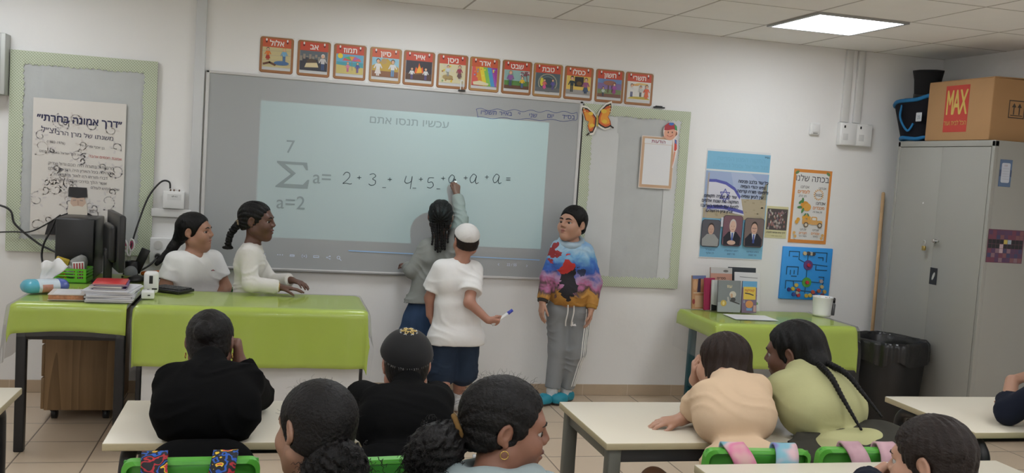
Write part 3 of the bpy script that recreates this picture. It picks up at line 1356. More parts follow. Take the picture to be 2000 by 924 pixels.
# the main desk
t = thing('teacher_desk', "wide teacher's desk with white front panel under a long green cloth", 'desk', (-1.19, -0.93, 0))
MB().box((0, 0, TZ - 0.016), (1.10, 0.52, 0.026), 0.004).build('tabletop', WHITE_LAM, t)
MB().box((0.012, -0.235, 0.365), (1.062, 0.018, 0.66), 0.002).build('front_panel', WHITE_LAM, t)
MB().box((-0.536, -0.0, 0.35), (0.022, 0.47, 0.70), 0.003).build('side_panel', BLACK_METAL, t)
MB().box((0.553, -0.0, 0.35), (0.018, 0.47, 0.70), 0.003).build('side_panel', BLACK_METAL, t)
o = drape(-1.742, -0.634, -1.205, -0.672, TZ + 0.001, (0.05, 0.14, 0.30, 0.0), 8, 0.006, flare=0.10).build('tablecloth', GREEN_CLOTH, thick=0.0015)
tag(o, "long bright green oilcloth over the teacher's desk, hanging over its white front panel", 'tablecloth')
o = drape(-1.742, -0.631, -1.209, -0.672, TZ + 0.006, (0.075, 0.16, 0.32, 0.0), 8, 0.006, flare=0.14, off=0.010).build('clear_cover', clear_mat())
tag(o, "clear plastic sheet over the long green cloth of the teacher's desk", 'table cover')

# drawer pedestal under the side desk
t = thing('drawer_pedestal', 'wooden drawer pedestal on black castors under the side desk', 'drawer unit', (-2.085, -0.42, 0))
MB().box((0.008, 0, 0.325), (0.365, 0.44, 0.53), 0.003).build('body', WOOD, t)
for k in range(3):
    d = MB().box((-0.183, 0, 0.15 + k * 0.178), (0.016, 0.432, 0.168), 0.003).build('drawer', WOOD, t)
for sx in (-1, 1):
    for sy in (-1, 1):
        c = MB().cyl((sx * 0.13 - 0.014, sy * 0.16, 0.029), (sx * 0.13 + 0.014, sy * 0.16, 0.029), 0.028, n=18)
        c.box((sx * 0.13, sy * 0.16, 0.052), (0.04, 0.035, 0.02), 0.004)
        c.build('castor', BLACK_METAL, t)


# ------------------------------------------------------------------ pupils' desks
LAMINATE = mat('cream_laminate', (0.70, 0.645, 0.53), rough=0.34, var=0.015, vscale=3)
EDGE_M = mat('beige_edge', (0.47, 0.40, 0.25), rough=0.5)
GREY_STEEL = mat('grey_green_steel', (0.135, 0.135, 0.115), rough=0.42, metal=0.1, var=0.05)


def pupil_desk(label, x0, x1, y0, y1, z, style='square'):
    t = thing('pupil_desk', label, 'desk', ((x0 + x1) / 2, (y0 + y1) / 2, 0))
    hx, hy = (x1 - x0) / 2, (y1 - y0) / 2
    top = MB().box((0, 0, z - 0.011), (2 * hx, 2 * hy, 0.022), 0.003, mi=0)
    o = top.build('tabletop', [LAMINATE, EDGE_M], t)
    for p in o.data.polygons:
        if abs(p.normal.z) < 0.5:
            p.material_index = 1
    zz = z - 0.022
    if style == 'square':
        for sx in (-1, 1):
            for sy in (-1, 1):
                MB().box((sx * (hx - 0.035), sy * (hy - 0.035), zz / 2), (0.042, 0.042, zz), 0.005).build('leg', GREY_STEEL, t)
        for sy in (-1, 1):
            MB().box((0, sy * (hy - 0.035), zz - 0.022), (2 * hx - 0.11, 0.025, 0.044), 0.003).build('rail', mat('dark_steel', (0.03, 0.03, 0.032), rough=0.5), t)
        for sx in (-1, 1):
            MB().box((sx * (hx - 0.035), 0, zz - 0.022), (0.025, 2 * hy - 0.11, 0.044), 0.003).build('rail', GREY_STEEL, t)
    else:
        for sx in (-1, 1):
            f = MB()
            X = sx * (hx - 0.06)
            f.tube([(X, -hy + 0.30, zz - 0.022), (X, -hy + 0.10, zz - 0.022), (X, -hy + 0.035, zz - 0.045), (X, -hy + 0.012, zz - 0.12), (X, -hy + 0.012, 0.30), (X, -hy + 0.012, 0.02)], 0.021, 12, sub=8)
            f.build('leg', BLACK_METAL, t)
            f = MB()
            f.tube([(X, hy - 0.30, zz - 0.022), (X, hy - 0.10, zz - 0.022), (X, hy - 0.035, zz - 0.045), (X, hy - 0.02, zz - 0.12), (X, hy - 0.02, 0.30), (X, hy - 0.02, 0.02)], 0.021, 12, sub=8)
            f.build('leg', BLACK_METAL, t)
            MB().box((X, 0, 0.42), (0.03, 2 * hy - 0.09, 0.04), 0.004).build('crossbar', BLACK_METAL, t)
        for sy in (-1, 1):
            MB().box((0, sy * (hy - 0.12), zz - 0.022), (2 * hx - 0.10, 0.03, 0.042), 0.004).build('rail', BLACK_METAL, t)
        if style == 'tray':
            MB().box((0, 0.02, zz - 0.12), (2 * hx - 0.16, 2 * hy - 0.14, 0.012), 0.003).build('shelf', BLACK_METAL, t)
    return t


pupil_desk('cream desk with black tube legs in front of the green-chaired pupils in black shirts', -1.532, -0.56, -3.44, -2.985, 0.72, 'round')
pupil_desk('cream desk on square grey legs where the peach and lime shirted pupils sit', -0.127, 0.845, -3.475, -2.985, 0.72, 'square')
pupil_desk('cream desk on a black tube frame in front of the metal cabinet', 1.238, 2.21, -3.385, -2.885, 0.72, 'round')
pupil_desk('cream desk with black bent legs beside the wooden drawer pedestal, cut by the picture edge', -2.85, -1.867, -3.33, -2.83, 0.72, 'round')
pupil_desk('nearest cream desk, where the short-haired boy rests his fist', 0.002, 0.958, -4.29, -3.80, 0.76, 'square')

# ------------------------------------------------------------------ green chairs
CHAIR_G = mat('green_plastic', (0.055, 0.30, 0.035), rough=0.36, bump=0.03, bscale=150)


def make_chair(label, loc, rz=0.0, top=0.79, group=None):
    """Front of the chair looks along +y."""
    t = thing('school_chair', label, 'chair', loc, (0, 0, rz), group)
    # back shell with a rolled rim
    w, zb, zt = 0.158, top - 0.26, top
    pts = []
    for cx, cz, a in ((w - 0.03, zb + 0.03, -90), (w - 0.002 - 0.025, zt - 0.025, 0), (-w + 0.027, zt - 0.025, 90), (-w + 0.03, zb + 0.03, 180)):
        rr = 0.03 if cz < (zb + zt) / 2 else 0.025
        for k in range(6):
            q = math.radians(a + 18 * k)
            pts.append((cx + rr * math.cos(q), cz + rr * math.sin(q)))

    def back_y(x, z):
        return -0.175 - 0.10 * (z - zb) / 0.26 * 0.35 + 0.022 * (1 - (x / w) ** 2) * -1 + 0.02

    b = MB()
    n = 14
    b.grid(n, n, lambda u, v: Vector(((2 * u - 1) * (w - 0.006), back_y((2 * u - 1) * w, zb + v * 0.26) + 0.006, zb + 0.004 + v * 0.252)))
    sh = b.build('backrest', CHAIR_G, t, thick=0.006)
    rim = MB()
    m = len(pts)
    inner, outer = [], []
    rows = []
    for (x, z) in pts:
        y = back_y(x, z)
        cx, cz = 0.0, (zb + zt) / 2
        ix, iz = x * 0.94, cz + (z - cz) * 0.925
        rows.append([Vector((x, y + 0.018, z)), Vector((x * 1.004, y - 0.010, z)), Vector((ix, y - 0.013, iz)), Vector((ix, y + 0.012, iz))])
    V = [[rim.bm.verts.new(p) for p in r] for r in rows]
    for i in range(m):
        for k in range(4):
            f = rim.bm.faces.new((V[i][k], V[(i + 1) % m][k], V[(i + 1) % m][(k + 1) % 4], V[i][(k + 1) % 4]))
    rim.build('rim', mat('green_plastic_rim', (0.10, 0.42, 0.05), rough=0.32), sh)
    s = MB()

    def seat(u, v):
        x, y = (2 * u - 1) * 0.185, -0.17 + v * 0.36
        e = max(0, (v - 0.8) / 0.2)
        return Vector((x, y, 0.402 + 0.012 * (2 * u - 1) ** 2 - 0.03 * e * e + 0.03 * max(0, (0.15 - v) / 0.15) ** 2))
    s.grid(14, 14, seat)
    s.build('seat', CHAIR_G, t, thick=0.012)
    for sx in (-1, 1):
        MB().tube([(sx * 0.15, -0.150, top - 0.10), (sx * 0.155, -0.150, 0.50), (sx * 0.16, -0.135, 0.382), (sx * 0.163, -0.16, 0.20), (sx * 0.166, -0.19, 0.012)], 0.0115, 10, sub=5).build('leg', BLACK_METAL, t)
        MB().tube([(sx * 0.16, -0.12, 0.378), (sx * 0.16, 0.10, 0.378), (sx * 0.160, 0.15, 0.35), (sx * 0.164, 0.18, 0.012)], 0.0115, 10, sub=5).build('leg', BLACK_METAL, t)
    return t


CH_F = make_chair('green plastic chair behind the dark-haired pupil in black, patterned straps over its back', (-1.285, -3.58, 0), 0.03, 0.782)
CH_H = make_chair('green plastic chair behind the boy in the black velvet skullcap', (-0.82, -3.60, 0), 0.10, 0.785)
CH_J = make_chair('green plastic chair behind the peach shirted pupil, tie-dye straps over it', (0.250, -3.53, 0), -0.08, 0.775)
CH_K = make_chair('green plastic chair behind the lime shirted pupil, pink straps over it', (0.600, -3.53, 0), -0.06, 0.775)
CH_M = make_chair('green plastic chair cut by the picture edge at the cream desk near the cabinet', (1.405, -3.48, 0), -0.04, 0.80)
for x, y, who in ((-1.030, -4.36, 'behind the pupil with the smooth tied-up hair'), (-0.66, -4.40, 'behind the pupil in the pale blue hoodie'), (0.36, -4.62, 'behind the short-haired boy at the nearest desk')):
    make_chair('green plastic chair ' + who, (x, y, 0), 0.0, 0.76)


# ------------------------------------------------------------------ school bags hung on chairs
def strap_mat(name, cols, scale=9.0):
    m = bpy.data.materials.new(name)
    m.use_nodes = True
    nt = m.node_tree
    b = nt.nodes['Principled BSDF']
    tc = nt.nodes.new('ShaderNodeTexCoord')
    nz = nt.nodes.new('ShaderNodeTexNoise')
    nz.inputs['Scale'].default_value = scale
    nz.inputs['Detail'].default_value = 2
    nt.links.new(tc.outputs['Object'], nz.inputs['Vector'])
    cr = nt.nodes.new('ShaderNodeValToRGB')
    e = cr.color_ramp
    e.interpolation = 'EASE' if len(cols) < 6 else 'CONSTANT'
    while len(e.elements) < len(cols):
        e.elements.new(0.5)
    for i, (p, c) in enumerate(cols):
        e.elements[i].position = p
        e.elements[i].color = (*c, 1)
    nt.links.new(nz.outputs['Fac'], cr.inputs[0])
    nt.links.new(cr.outputs[0], b.inputs['Base Color'])
    b.inputs['Roughness'].default_value = 0.75
    MATS[name] = m
    return m


def school_bag(label, loc, rz, top, m, m2, straps, group=None, w=0.055, loop=True):
    """A school bag hanging on a chair back by its two straps (strap: top x, lower x)."""
    t = thing('school_bag', label, 'bag', loc, (0, 0, rz), group)
    body_ = MB().box((0, -0.31, top - 0.40), (0.28, 0.15, 0.34), 0.05, seg=4)
    bo = body_.build('bag_body', m2, t)
    MB().box((0, -0.392, top - 0.47), (0.22, 0.03, 0.16), 0.012, seg=3).build('front_pocket', m2, t)
    for xa, xb in straps:
        P = smooth_path([Vector(p) for p in ((xa, -0.158, top - 0.10), (xa, -0.160, top - 0.04), (xa, -0.168, top + 0.006), (xa, -0.195, top + 0.010), (xa + (xb - xa) * 0.35, -0.235, top - 0.03), (xb, -0.245, top - 0.14), (xb * 0.8, -0.26, top - 0.235))], 6)
        s = MB()
        n = len(P) - 1
        s.grid(n, 4, lambda u, v: P[min(n, int(round(u * n)))] + Vector(((v - 0.5) * w, -0.003 * math.cos((v - 0.5) * PI), 0)))
        s.build('strap', m, t, thick=0.007)
    if loop:
        MB().tube([(-0.02, -0.262, top - 0.25), (-0.022, -0.265, top - 0.14), (0.0, -0.267, top - 0.105), (0.022, -0.265, top - 0.14), (0.02, -0.262, top - 0.25)], 0.007, 8, flat=((0, 1, 0), 0.4)).build('grab_loop', m, t)
    return t


DARK_CLOTH = cloth_mat('black_nylon', (0.012, 0.012, 0.016), rough=0.6)
K_ = (0.010, 0.010, 0.014)
BAG_PRINT = strap_mat('black_cartoon_print', [(0.0, K_), (0.38, (0.40, 0.02, 0.03)), (0.43, K_), (0.50, (0.02, 0.10, 0.45)), (0.54, K_), (0.60, (0.75, 0.50, 0.03)), (0.63, (0.55, 0.04, 0.05)), (0.68, K_)], 26)
TIE_DYE = strap_mat('tie_dye', [(0.30, (0.62, 0.38, 0.36)), (0.42, (0.62, 0.20, 0.32)), (0.52, (0.62, 0.42, 0.45)), (0.60, (0.20, 0.42, 0.50)), (0.70, (0.22, 0.20, 0.48))], 9)
PINK_N = strap_mat('dusty_pink', [(0.3, (0.44, 0.26, 0.30)), (0.7, (0.54, 0.34, 0.38))], 18)
MAUVE = cloth_mat('mauve_cloth', (0.17, 0.085, 0.12))
school_bag('black school bag with cartoon print straps over the green chair of the pupil in black', (-1.285, -3.58, 0), 0.03, 0.782, BAG_PRINT, DARK_CLOTH, ((-0.085, -0.072), (0.075, 0.052)), w=0.058, loop=False)
school_bag('tie-dye pink and blue school bag strapped over the green chair of the peach shirted pupil', (0.250, -3.53, 0), -0.08, 0.775, TIE_DYE, TIE_DYE, ((-0.075, -0.02), (0.078, 0.045)), w=0.066)
school_bag('dusty pink school bag strapped over the green chair of the lime shirted pupil', (0.600, -3.53, 0), -0.06, 0.775, PINK_N, PINK_N, ((-0.058, -0.028), (0.052, 0.030)), w=0.058)


# ------------------------------------------------------------------ whiteboard and what is on it
BOARD_M = mat('grey_enamel', (0.385, 0.40, 0.405), rough=0.42, var=0.015, vscale=1.5)
FRAME_M = mat('pale_frame', (0.62, 0.61, 0.60), rough=0.4)
SLIDE_SHADE = (0.235, 0.24, 0.245)  # darkened board colour standing in for the projector's unlit letters


def whiteboard():
    x0, x1, z0, z1 = -1.543, 0.838, 0.781, 1.980
    cx, cz = (x0 + x1) / 2, (z0 + z1) / 2
    t = thing('whiteboard', 'wide grey whiteboard lit by a projected sum and covered with handwriting', 'whiteboard', (0, 0, 0))
    MB().box((cx, -0.012, cz), (x1 - x0 - 0.02, 0.018, z1 - z0 - 0.02)).build('surface', BOARD_M, t)
    f = MB()
    f.box((cx, -0.014, z1 - 0.008), (x1 - x0, 0.028, 0.016), 0.003)
    f.box((cx, -0.014, z0 + 0.008), (x1 - x0, 0.028, 0.016), 0.003)
    f.box((x0 + 0.010, -0.014, cz), (0.020, 0.028, z1 - z0), 0.003)
    f.box((x1 - 0.010, -0.014, cz), (0.020, 0.028, z1 - z0), 0.003)
    f.build('frame', FRAME_M, t)
    MB().box((x0 + 0.75, -0.022, z0 + 0.004), (1.46, 0.03, 0.014), 0.004).build('pen_ledge', mat('ledge_grey', (0.30, 0.295, 0.29), rough=0.4, metal=0.3), t)
    MB().box((x1 + 0.001, -0.012, cz), (0.005, 0.024, z1 - z0 - 0.01), 0.002).build('edge_strip', BLACK_METAL, t)
    Y = -0.0214
    a = Art()
    # the slide's lettering, its projected shade painted on the board
    c = SLIDE_SHADE
    a.text(heb('עכשיו תנסו אתם:'), -0.302, 1.738, 0.066, c, bold=0.010, slope=0.004, sx=1.13)
    a.text('7', -1.030, 1.515, 0.115, c)
    S = [(-1.107, 1.462), (-0.925, 1.462), (-0.918, 1.415), (-0.930, 1.415), (-0.950, 1.445), (-1.058, 1.445), (-0.990, 1.392), (-1.062, 1.324),
         (-0.945, 1.324), (-0.918, 1.356), (-0.907, 1.356), (-0.915, 1.300), (-1.110, 1.300), (-1.110, 1.308), (-1.020, 1.386), (-1.107, 1.452)]
    a.poly(S, c)
    a.text('a=', -0.885, 1.338, 0.118, c, align='l')
    a.text('a=2', -1.098, 1.170, 0.118, c, align='l')
    a.build('slide_lettering', t, loc=(0, Y, 0))
    # toolbar of the projected screen: its light is painted in pale colours
    b = Art()
    g = (0.66, 0.74, 0.88)
    for k in range(3):
        b.disc(-1.076 + k * 0.014, 0.881, 0.0035, g)
    b.rect(-1.004, 0.872, -0.974, 0.886, g, 0.003)
    b.rect(-0.998, 0.877, -0.980, 0.8795, (0.385, 0.40, 0.405))
    b.disc(-0.915, 0.878, 0.005, g)
    b.line([(-0.926, 0.888), (-0.930, 0.878), (-0.926, 0.868)], 0.004, g).line([(-0.904, 0.888), (-0.900, 0.878), (-0.904, 0.868)], 0.004, g)
    b.rect(-0.860, 0.870, -0.824, 0.886, g, 0.003)
    b.rect(-0.855, 0.876, -0.829, 0.882, (0.385, 0.40, 0.405))
    b.line([(-0.757, 0.884), (-0.776, 0.876), (-0.757, 0.868)], 0.003, g)
    for q in ((-0.757, 0.884), (-0.776, 0.876), (-0.757, 0.868)):
        b.disc(q[0], q[1], 0.0045, g)
    b.disc(-0.704, 0.878, 0.011, g)
    b.disc(-0.704, 0.878, 0.007, (0.385, 0.40, 0.405))
    b.line([(-0.697, 0.870), (-0.686, 0.860)], 0.004, g)
    b.poly([(-0.644, 0.922), (0.613, 0.912), (0.613, 0.917), (-0.644, 0.928)], (0.36, 0.60, 0.92))
    b.text('22 / 55', 0.424, 0.868, 0.024, g, bold=0.02)
    b.line([(0.338, 0.882), (0.331, 0.875), (0.338, 0.868)], 0.003, g)
    b.line([(0.524, 0.880), (0.531, 0.873), (0.524, 0.866)], 0.003, g)
    b.line([(-1.164, 0.884), (-1.158, 0.877), (-1.152, 0.884)], 0.004, g)
    b.build('toolbar_painted_light', t, loc=(0, Y, 0))
    # marker handwriting
    h = Art()
    k = (0.055, 0.062, 0.075)

    def st(x, z, s, pts, w=0.0042):
        h.line([tuple(p) for p in ((q.x, q.y) for q in smooth_path([Vector((x + px * s, z + pz * s)) for px, pz in pts], 5))], w, k)
    two = [(0, .75), (.2, 1), (.5, .95), (.55, .65), (.3, .3), (0, .02), (.25, .06), (.6, 0), (.75, .05)]
    three = [(0, .9), (.3, 1), (.5, .8), (.25, .55), (.5, .4), (.45, .1), (.15, 0), (-.05, .1)]
    four = [(.1, .95), (.0, .5), (.2, .35), (.55, .55), (.6, .95), (.55, .4), (.5, -.1)]
    five = [(.55, .95), (.1, .9), (.05, .5), (.4, .55), (.55, .25), (.3, 0), (0, .05)]
    aa = [(.6, .8), (.3, .95), (.0, .5), (.15, .1), (.45, .3), (.62, .75), (.55, .3), (.65, .05), (.85, .15)]
    plus = ([(0, .5), (.7, .55)], [(.35, .85), (.38, .2)])
    st(-0.700, 1.345, 0.072, two)
    st(-0.535, 1.345, 0.074, three)
    st(-0.312, 1.345, 0.075, four)
    st(-0.166, 1.350, 0.070, five)
    st(-0.030, 1.385, 0.060, aa)
    st(0.110, 1.393, 0.066, aa)
    st(0.262, 1.402, 0.066, aa)
    for x, z in ((-0.612, 1.372), (-0.420, 1.372), (-0.222, 1.385), (-0.078, 1.400), (0.068, 1.412), (0.208, 1.425)):
        for p in plus:
            st(x, z, 0.033, p, 0.0036)
    for p in ([(0, .2), (.8, .25)], [(0, .6), (.8, .65)]):
        st(0.350, 1.425, 0.033, p, 0.0036)
    for x, z in ((-0.452, 1.336), (-0.105, 1.347), (-0.260, 1.343)):
        st(x, z, 0.03, [(0, 0), (.7, .02)], 0.0036)
    h.build('handwriting_lettering', t, loc=(0, Y, 0))
    # date in blue marker inside a wavy frame
    d = Art()
    bl = (0.045, 0.07, 0.27)
    topw = [(0.122 + 0.68 * u, 1.874 + 0.030 * u + 0.0065 * math.sin(u * 38)) for u in [i / 60 for i in range(61)]]
    botw = [(0.136 + 0.66 * u, 1.822 + 0.026 * u + 0.005 * math.sin(u * 26 + 1)) for u in [i / 60 for i in range(61)]]
    d.line(topw, 0.0028, bl)
    d.line(botw, 0.0028, bl)
    d.line([(0.122, 1.874), (0.130, 1.850), (0.136, 1.822)], 0.0028, bl)
    d.line([topw[-1], (0.808, 1.880), (0.806, 1.862), botw[-1]], 0.0028, bl)
    for wd, x, z, s in (('בס״ד', 0.745, 1.858, 0.042), ('יום', 0.622, 1.856, 0.042), ('שני', 0.503, 1.850, 0.042), ('י׳', 0.408, 1.852, 0.040), ('באייר', 0.318, 1.848, 0.040), ('תשפ״ו', 0.205, 1.846, 0.042)):
        d.text(heb(wd), x, z, s, bl, slope=0.03)
    d.build('date_lettering', t, loc=(0, Y, 0))
    # small bracket on the top rail
    MB().box((0.018, -0.03, 1.984), (0.045, 0.03, 0.008), 0.002).build('rail_clip', DARK_PLASTIC, t)


whiteboard()
t = thing('board_hook', 'slim white plastic bracket standing on the whiteboard rail under the paper cards', 'hook', (0.018, -0.024, 1.988))
MB().box((-0.007, 0, 0.032), (0.007, 0.006, 0.064), 0.002).box((0.010, 0, 0.034), (0.004, 0.006, 0.05), 0.0015).box((0.0, 0, 0.06), (0.020, 0.006, 0.006), 0.002).build('bracket', mat('white_plastic', (0.80, 0.80, 0.79), rough=0.35), t)
WHITE_PL = MATS['white_plastic']

# ------------------------------------------------------------------ month cards
SKIN_P, HAIR_P = (0.75, 0.45, 0.30), (0.06, 0.035, 0.02)


def figure(a, x, z, h, shirt, low, hair=HAIR_P, skirt=False, hat=None):
    a.rect(x - 0.09 * h, z, x - 0.01 * h, z + 0.42 * h, low)
    a.rect(x + 0.01 * h, z, x + 0.09 * h, z + 0.42 * h, low, up=False)
    if skirt:
        a.poly([(x - 0.19 * h, z + 0.12 * h), (x + 0.19 * h, z + 0.12 * h), (x + 0.08 * h, z + 0.48 * h), (x - 0.08 * h, z + 0.48 * h)], low)
    a.poly([(x - 0.11 * h, z + 0.38 * h), (x + 0.11 * h, z + 0.38 * h), (x + 0.13 * h, z + 0.70 * h), (x - 0.13 * h, z + 0.70 * h)], shirt)
    a.line([(x - 0.12 * h, z + 0.66 * h), (x - 0.22 * h, z + 0.44 * h)], 0.065 * h, shirt)
    a.line([(x + 0.12 * h, z + 0.66 * h), (x + 0.22 * h, z + 0.46 * h)], 0.065 * h, shirt)
    a.disc(x, z + 0.86 * h, 0.115 * h, hair, 0.13 * h)
    a.disc(x, z + 0.835 * h, 0.09 * h, SKIN_P, 0.105 * h)
    if hat:
        a.disc(x, z + 0.96 * h, 0.09 * h, hat, 0.04 * h)


W_ = (0.82, 0.80, 0.77)
MONTHS = ['אלול', 'אב', 'תמוז', 'סיון', 'אייר', 'ניסן', 'אדר', 'שבט', 'טבת', 'כסלו', 'חשון', 'תשרי']
MX = [-1.139, -0.9155, -0.695, -0.4735, -0.261, -0.045, 0.1655, 0.3815, 0.5915, 0.804, 1.0215, 1.231]
MLABEL = [
    'a woman in orange and a boy in blue on a yellow ground', 'a dark night scene with a pale scroll', 'a striped beach umbrella over two children',
    'two children standing before a brown hill', 'a bonfire between two dancing children', 'two people in a yellow flowered meadow',
    'rainbow stripes and confetti', 'two children planting in a green garden', 'two children under a dark glass dome',
    'a man and a woman before a yellow wall with a dark window', 'children under a purple evening tree', 'a family on white with a golden harvest']


def month_pic(i, a):
    x0, x1, z0, z1 = -0.083, 0.083, -0.072, 0.048
    R = a.rect
    if i == 0:
        R(x0, z0, x1, z1, (0.62, 0.53, 0.28))
        for k in range(4):
            a.line([(x0, z0 + 0.028 * k + 0.012), (x1, z0 + 0.028 * k + 0.018)], 0.002, (0.45, 0.40, 0.30))
        figure(a, -0.052, -0.03, 0.078, (0.75, 0.20, 0.04), (0.45, 0.05, 0.03), skirt=True)
        a.line([(-0.075, -0.055), (-0.04, -0.044), (-0.008, -0.058)], 0.012, (0.16, 0.07, 0.04))
        figure(a, 0.045, -0.035, 0.085, (0.20, 0.42, 0.62), (0.08, 0.20, 0.42), hair=(0.62, 0.40, 0.10))
        a.disc(0.03, -0.045, 0.045, (0.08, 0.17, 0.35), 0.013)
    elif i == 1:
        R(x0, z0, x1, z1, (0.05, 0.05, 0.065))
        a.poly([(x0, 0.01), (x1, -0.01), (x1, z1), (x0, z1)], (0.13, 0.15, 0.17))
        for k in range(9):
            R(x0 + k * 0.018, -0.015 + 0.012 * (k % 3), x0 + k * 0.018 + 0.014, 0.015 + 0.012 * (k % 2), (0.30 + 0.04 * (k % 2), 0.27, 0.22))
        a.disc(-0.012, -0.018, 0.03, (0.10, 0.07, 0.05), 0.018)
        a.poly([(-0.055, -0.055), (0.03, -0.05), (0.02, -0.022), (-0.045, -0.028)], (0.72, 0.60, 0.36))
        figure(a, 0.055, -0.065, 0.10, (0.62, 0.60, 0.60), (0.06, 0.10, 0.22), hair=(0.7, 0.7, 0.7))
    elif i == 2:
        R(x0, z0, x1, z1, (0.15, 0.42, 0.60))
        R(x0, z0, x1, 0.0, (0.08, 0.35, 0.42))
        a.poly([(x0, z0), (x1, z0), (x1, -0.03), (x0, -0.018)], (0.62, 0.52, 0.18))
        a.disc(-0.06, 0.036, 0.016, (0.85, 0.65, 0.05))
        for k, c in enumerate(((0.72, 0.12, 0.12), (0.12, 0.45, 0.20), (0.75, 0.32, 0.08), (0.45, 0.15, 0.45), (0.72, 0.15, 0.14))):
            w0, w1 = PI - k * PI / 5, PI - (k + 1) * PI / 5
            a.poly([(0.012 + 0.058 * math.cos(w0), 0.008 + 0.030 * math.sin(w0)), (0.012 + 0.058 * math.cos(w1), 0.008 + 0.030 * math.sin(w1)), (0.012, 0.008)], c)
        a.line([(0.012, 0.01), (0.016, -0.05)], 0.003, (0.3, 0.25, 0.2))
        figure(a, -0.012, -0.06, 0.062, (0.72, 0.25, 0.35), (0.55, 0.12, 0.35), hair=(0.55, 0.25, 0.08))
        figure(a, 0.048, -0.062, 0.066, (0.10, 0.12, 0.35), (0.20, 0.12, 0.35), hat=(0.12, 0.5, 0.15))
    elif i == 3:
        R(x0, z0, x1, z1, (0.30, 0.55, 0.68))
        a.poly([(x0, z0), (x1, z0), (x1, -0.01), (0.01, 0.045), (x0, -0.005)], (0.55, 0.36, 0.06))
        R(x0, z0, x1, -0.035, (0.26, 0.12, 0.06))
        a.disc(-0.01, 0.026, 0.018, (0.50, 0.33, 0.12))
        figure(a, -0.046, -0.066, 0.108, (0.75, 0.73, 0.72), (0.72, 0.66, 0.64), skirt=True)
        figure(a, 0.046, -0.066, 0.108, (0.72, 0.72, 0.72), (0.15, 0.32, 0.55))
    elif i == 4:
        R(x0, z0, x1, z1, (0.045, 0.038, 0.05))
        R(x0, z0, x1, -0.03, (0.10, 0.055, 0.04))
        a.poly([(-0.028, -0.03), (-0.02, 0.01), (-0.008, -0.002), (0.0, 0.038), (0.012, 0.002), (0.024, 0.012), (0.03, -0.03)], (0.80, 0.14, 0.03))
        a.poly([(-0.016, -0.03), (-0.006, 0.004), (0.006, 0.018), (0.016, -0.004), (0.02, -0.03)], (0.88, 0.45, 0.05))
        a.line([(-0.02, -0.034), (0.022, -0.028)], 0.008, (0.25, 0.12, 0.05))
        figure(a, -0.044, -0.068, 0.075, (0.72, 0.72, 0.72), (0.12, 0.10, 0.25))
        figure(a, 0.044, -0.068, 0.078, (0.72, 0.72, 0.72), (0.12, 0.10, 0.25))
    elif i == 5:
        R(x0, z0, x1, z1, (0.72, 0.66, 0.42))
        rr = random.Random(4)
        for k in range(26):
            a.disc(rr.uniform(x0 + .005, x1 - .005), rr.uniform(z0 + .005, z1 - .005), 0.006, rr.choice([(0.75, 0.55, 0.05), (0.25, 0.40, 0.18), (0.70, 0.65, 0.55), (0.45, 0.25, 0.10)]))
        a.disc(-0.03, -0.035, 0.034, (0.42, 0.30, 0.12), 0.014)
        figure(a, -0.030, -0.03, 0.07, (0.62, 0.66, 0.70), (0.3, 0.3, 0.3))
        figure(a, 0.045, -0.04, 0.085, (0.35, 0.06, 0.10), (0.15, 0.08, 0.08), skirt=True)
    elif i == 6:
        R(x0, z0, x1, z1, (0.72, 0.12, 0.10))
        for k, c in enumerate(((0.75, 0.32, 0.04), (0.80, 0.66, 0.05), (0.25, 0.55, 0.10), (0.08, 0.32, 0.60), (0.35, 0.10, 0.45))):
            o = -0.062 + 0.026 * k
            a.poly([(max(x0, o), z1), (min(x1, o + 0.026), z1), (min(x1, o + 0.056), z0), (max(x0, o + 0.030), z0)], c)
        a.poly([(0.05, z1), (x1, z1), (x1, z0 + 0.02)], (0.35, 0.05, 0.32))
        rr = random.Random(9)
        for k in range(16):
            a.disc(rr.uniform(x0 + .01, x1 - .01), rr.uniform(-0.03, z1 - .01), 0.005, rr.choice([(0.8, 0.7, 0.1), (0.2, 0.3, 0.6), (0.75, 0.3, 0.1)]))
        a.poly([(-0.075, -0.05), (-0.03, -0.04), (0.03, -0.055), (0.025, -0.068), (-0.07, -0.068)], (0.76, 0.68, 0.45))
    elif i == 7:
        R(x0, z0, x1, z1, (0.30, 0.48, 0.46))
        R(x0, z0, x1, -0.02, (0.10, 0.24, 0.06))
        R(x0, z0, x1, -0.05, (0.13, 0.06, 0.035))
        rr = random.Random(2)
        for k in range(22):
            a.disc(rr.uniform(0.02, x1 - .006), rr.uniform(0.012, z1 - .006), 0.005, rr.choice([(0.75, 0.60, 0.62), (0.28, 0.08, 0.12)]))
        a.line([(0.075, -0.05), (0.062, 0.02), (0.05, 0.04)], 0.005, (0.2, 0.1, 0.06))
        figure(a, -0.044, -0.055, 0.10, (0.30, 0.12, 0.36), (0.08, 0.10, 0.18), hair=(0.45, 0.25, 0.08))
        figure(a, 0.035, -0.062, 0.075, (0.80, 0.52, 0.04), (0.10, 0.18, 0.36))
    elif i == 8:
        R(x0, z0, x1, z1, (0.09, 0.13, 0.15))
        for r, c in ((0.066, (0.36, 0.34, 0.26)), (0.058, (0.07, 0.10, 0.12)), (0.050, (0.13, 0.18, 0.20)), (0.040, (0.05, 0.08, 0.10))):
            a.disc(0.0, -0.015, r, c, r * 0.92)
        R(x0, z0, x1, -0.045, (0.15, 0.16, 0.17))
        a.disc(-0.04, -0.01, 0.012, (0.72, 0.62, 0.06), 0.028)
        figure(a, -0.022, -0.056, 0.068, (0.70, 0.15, 0.14), (0.65, 0.10, 0.30), skirt=True)
        figure(a, 0.034, -0.056, 0.07, (0.12, 0.10, 0.36), (0.10, 0.08, 0.25))
    elif i == 9:
        R(x0, z0, x1, z1, (0.78, 0.55, 0.12))
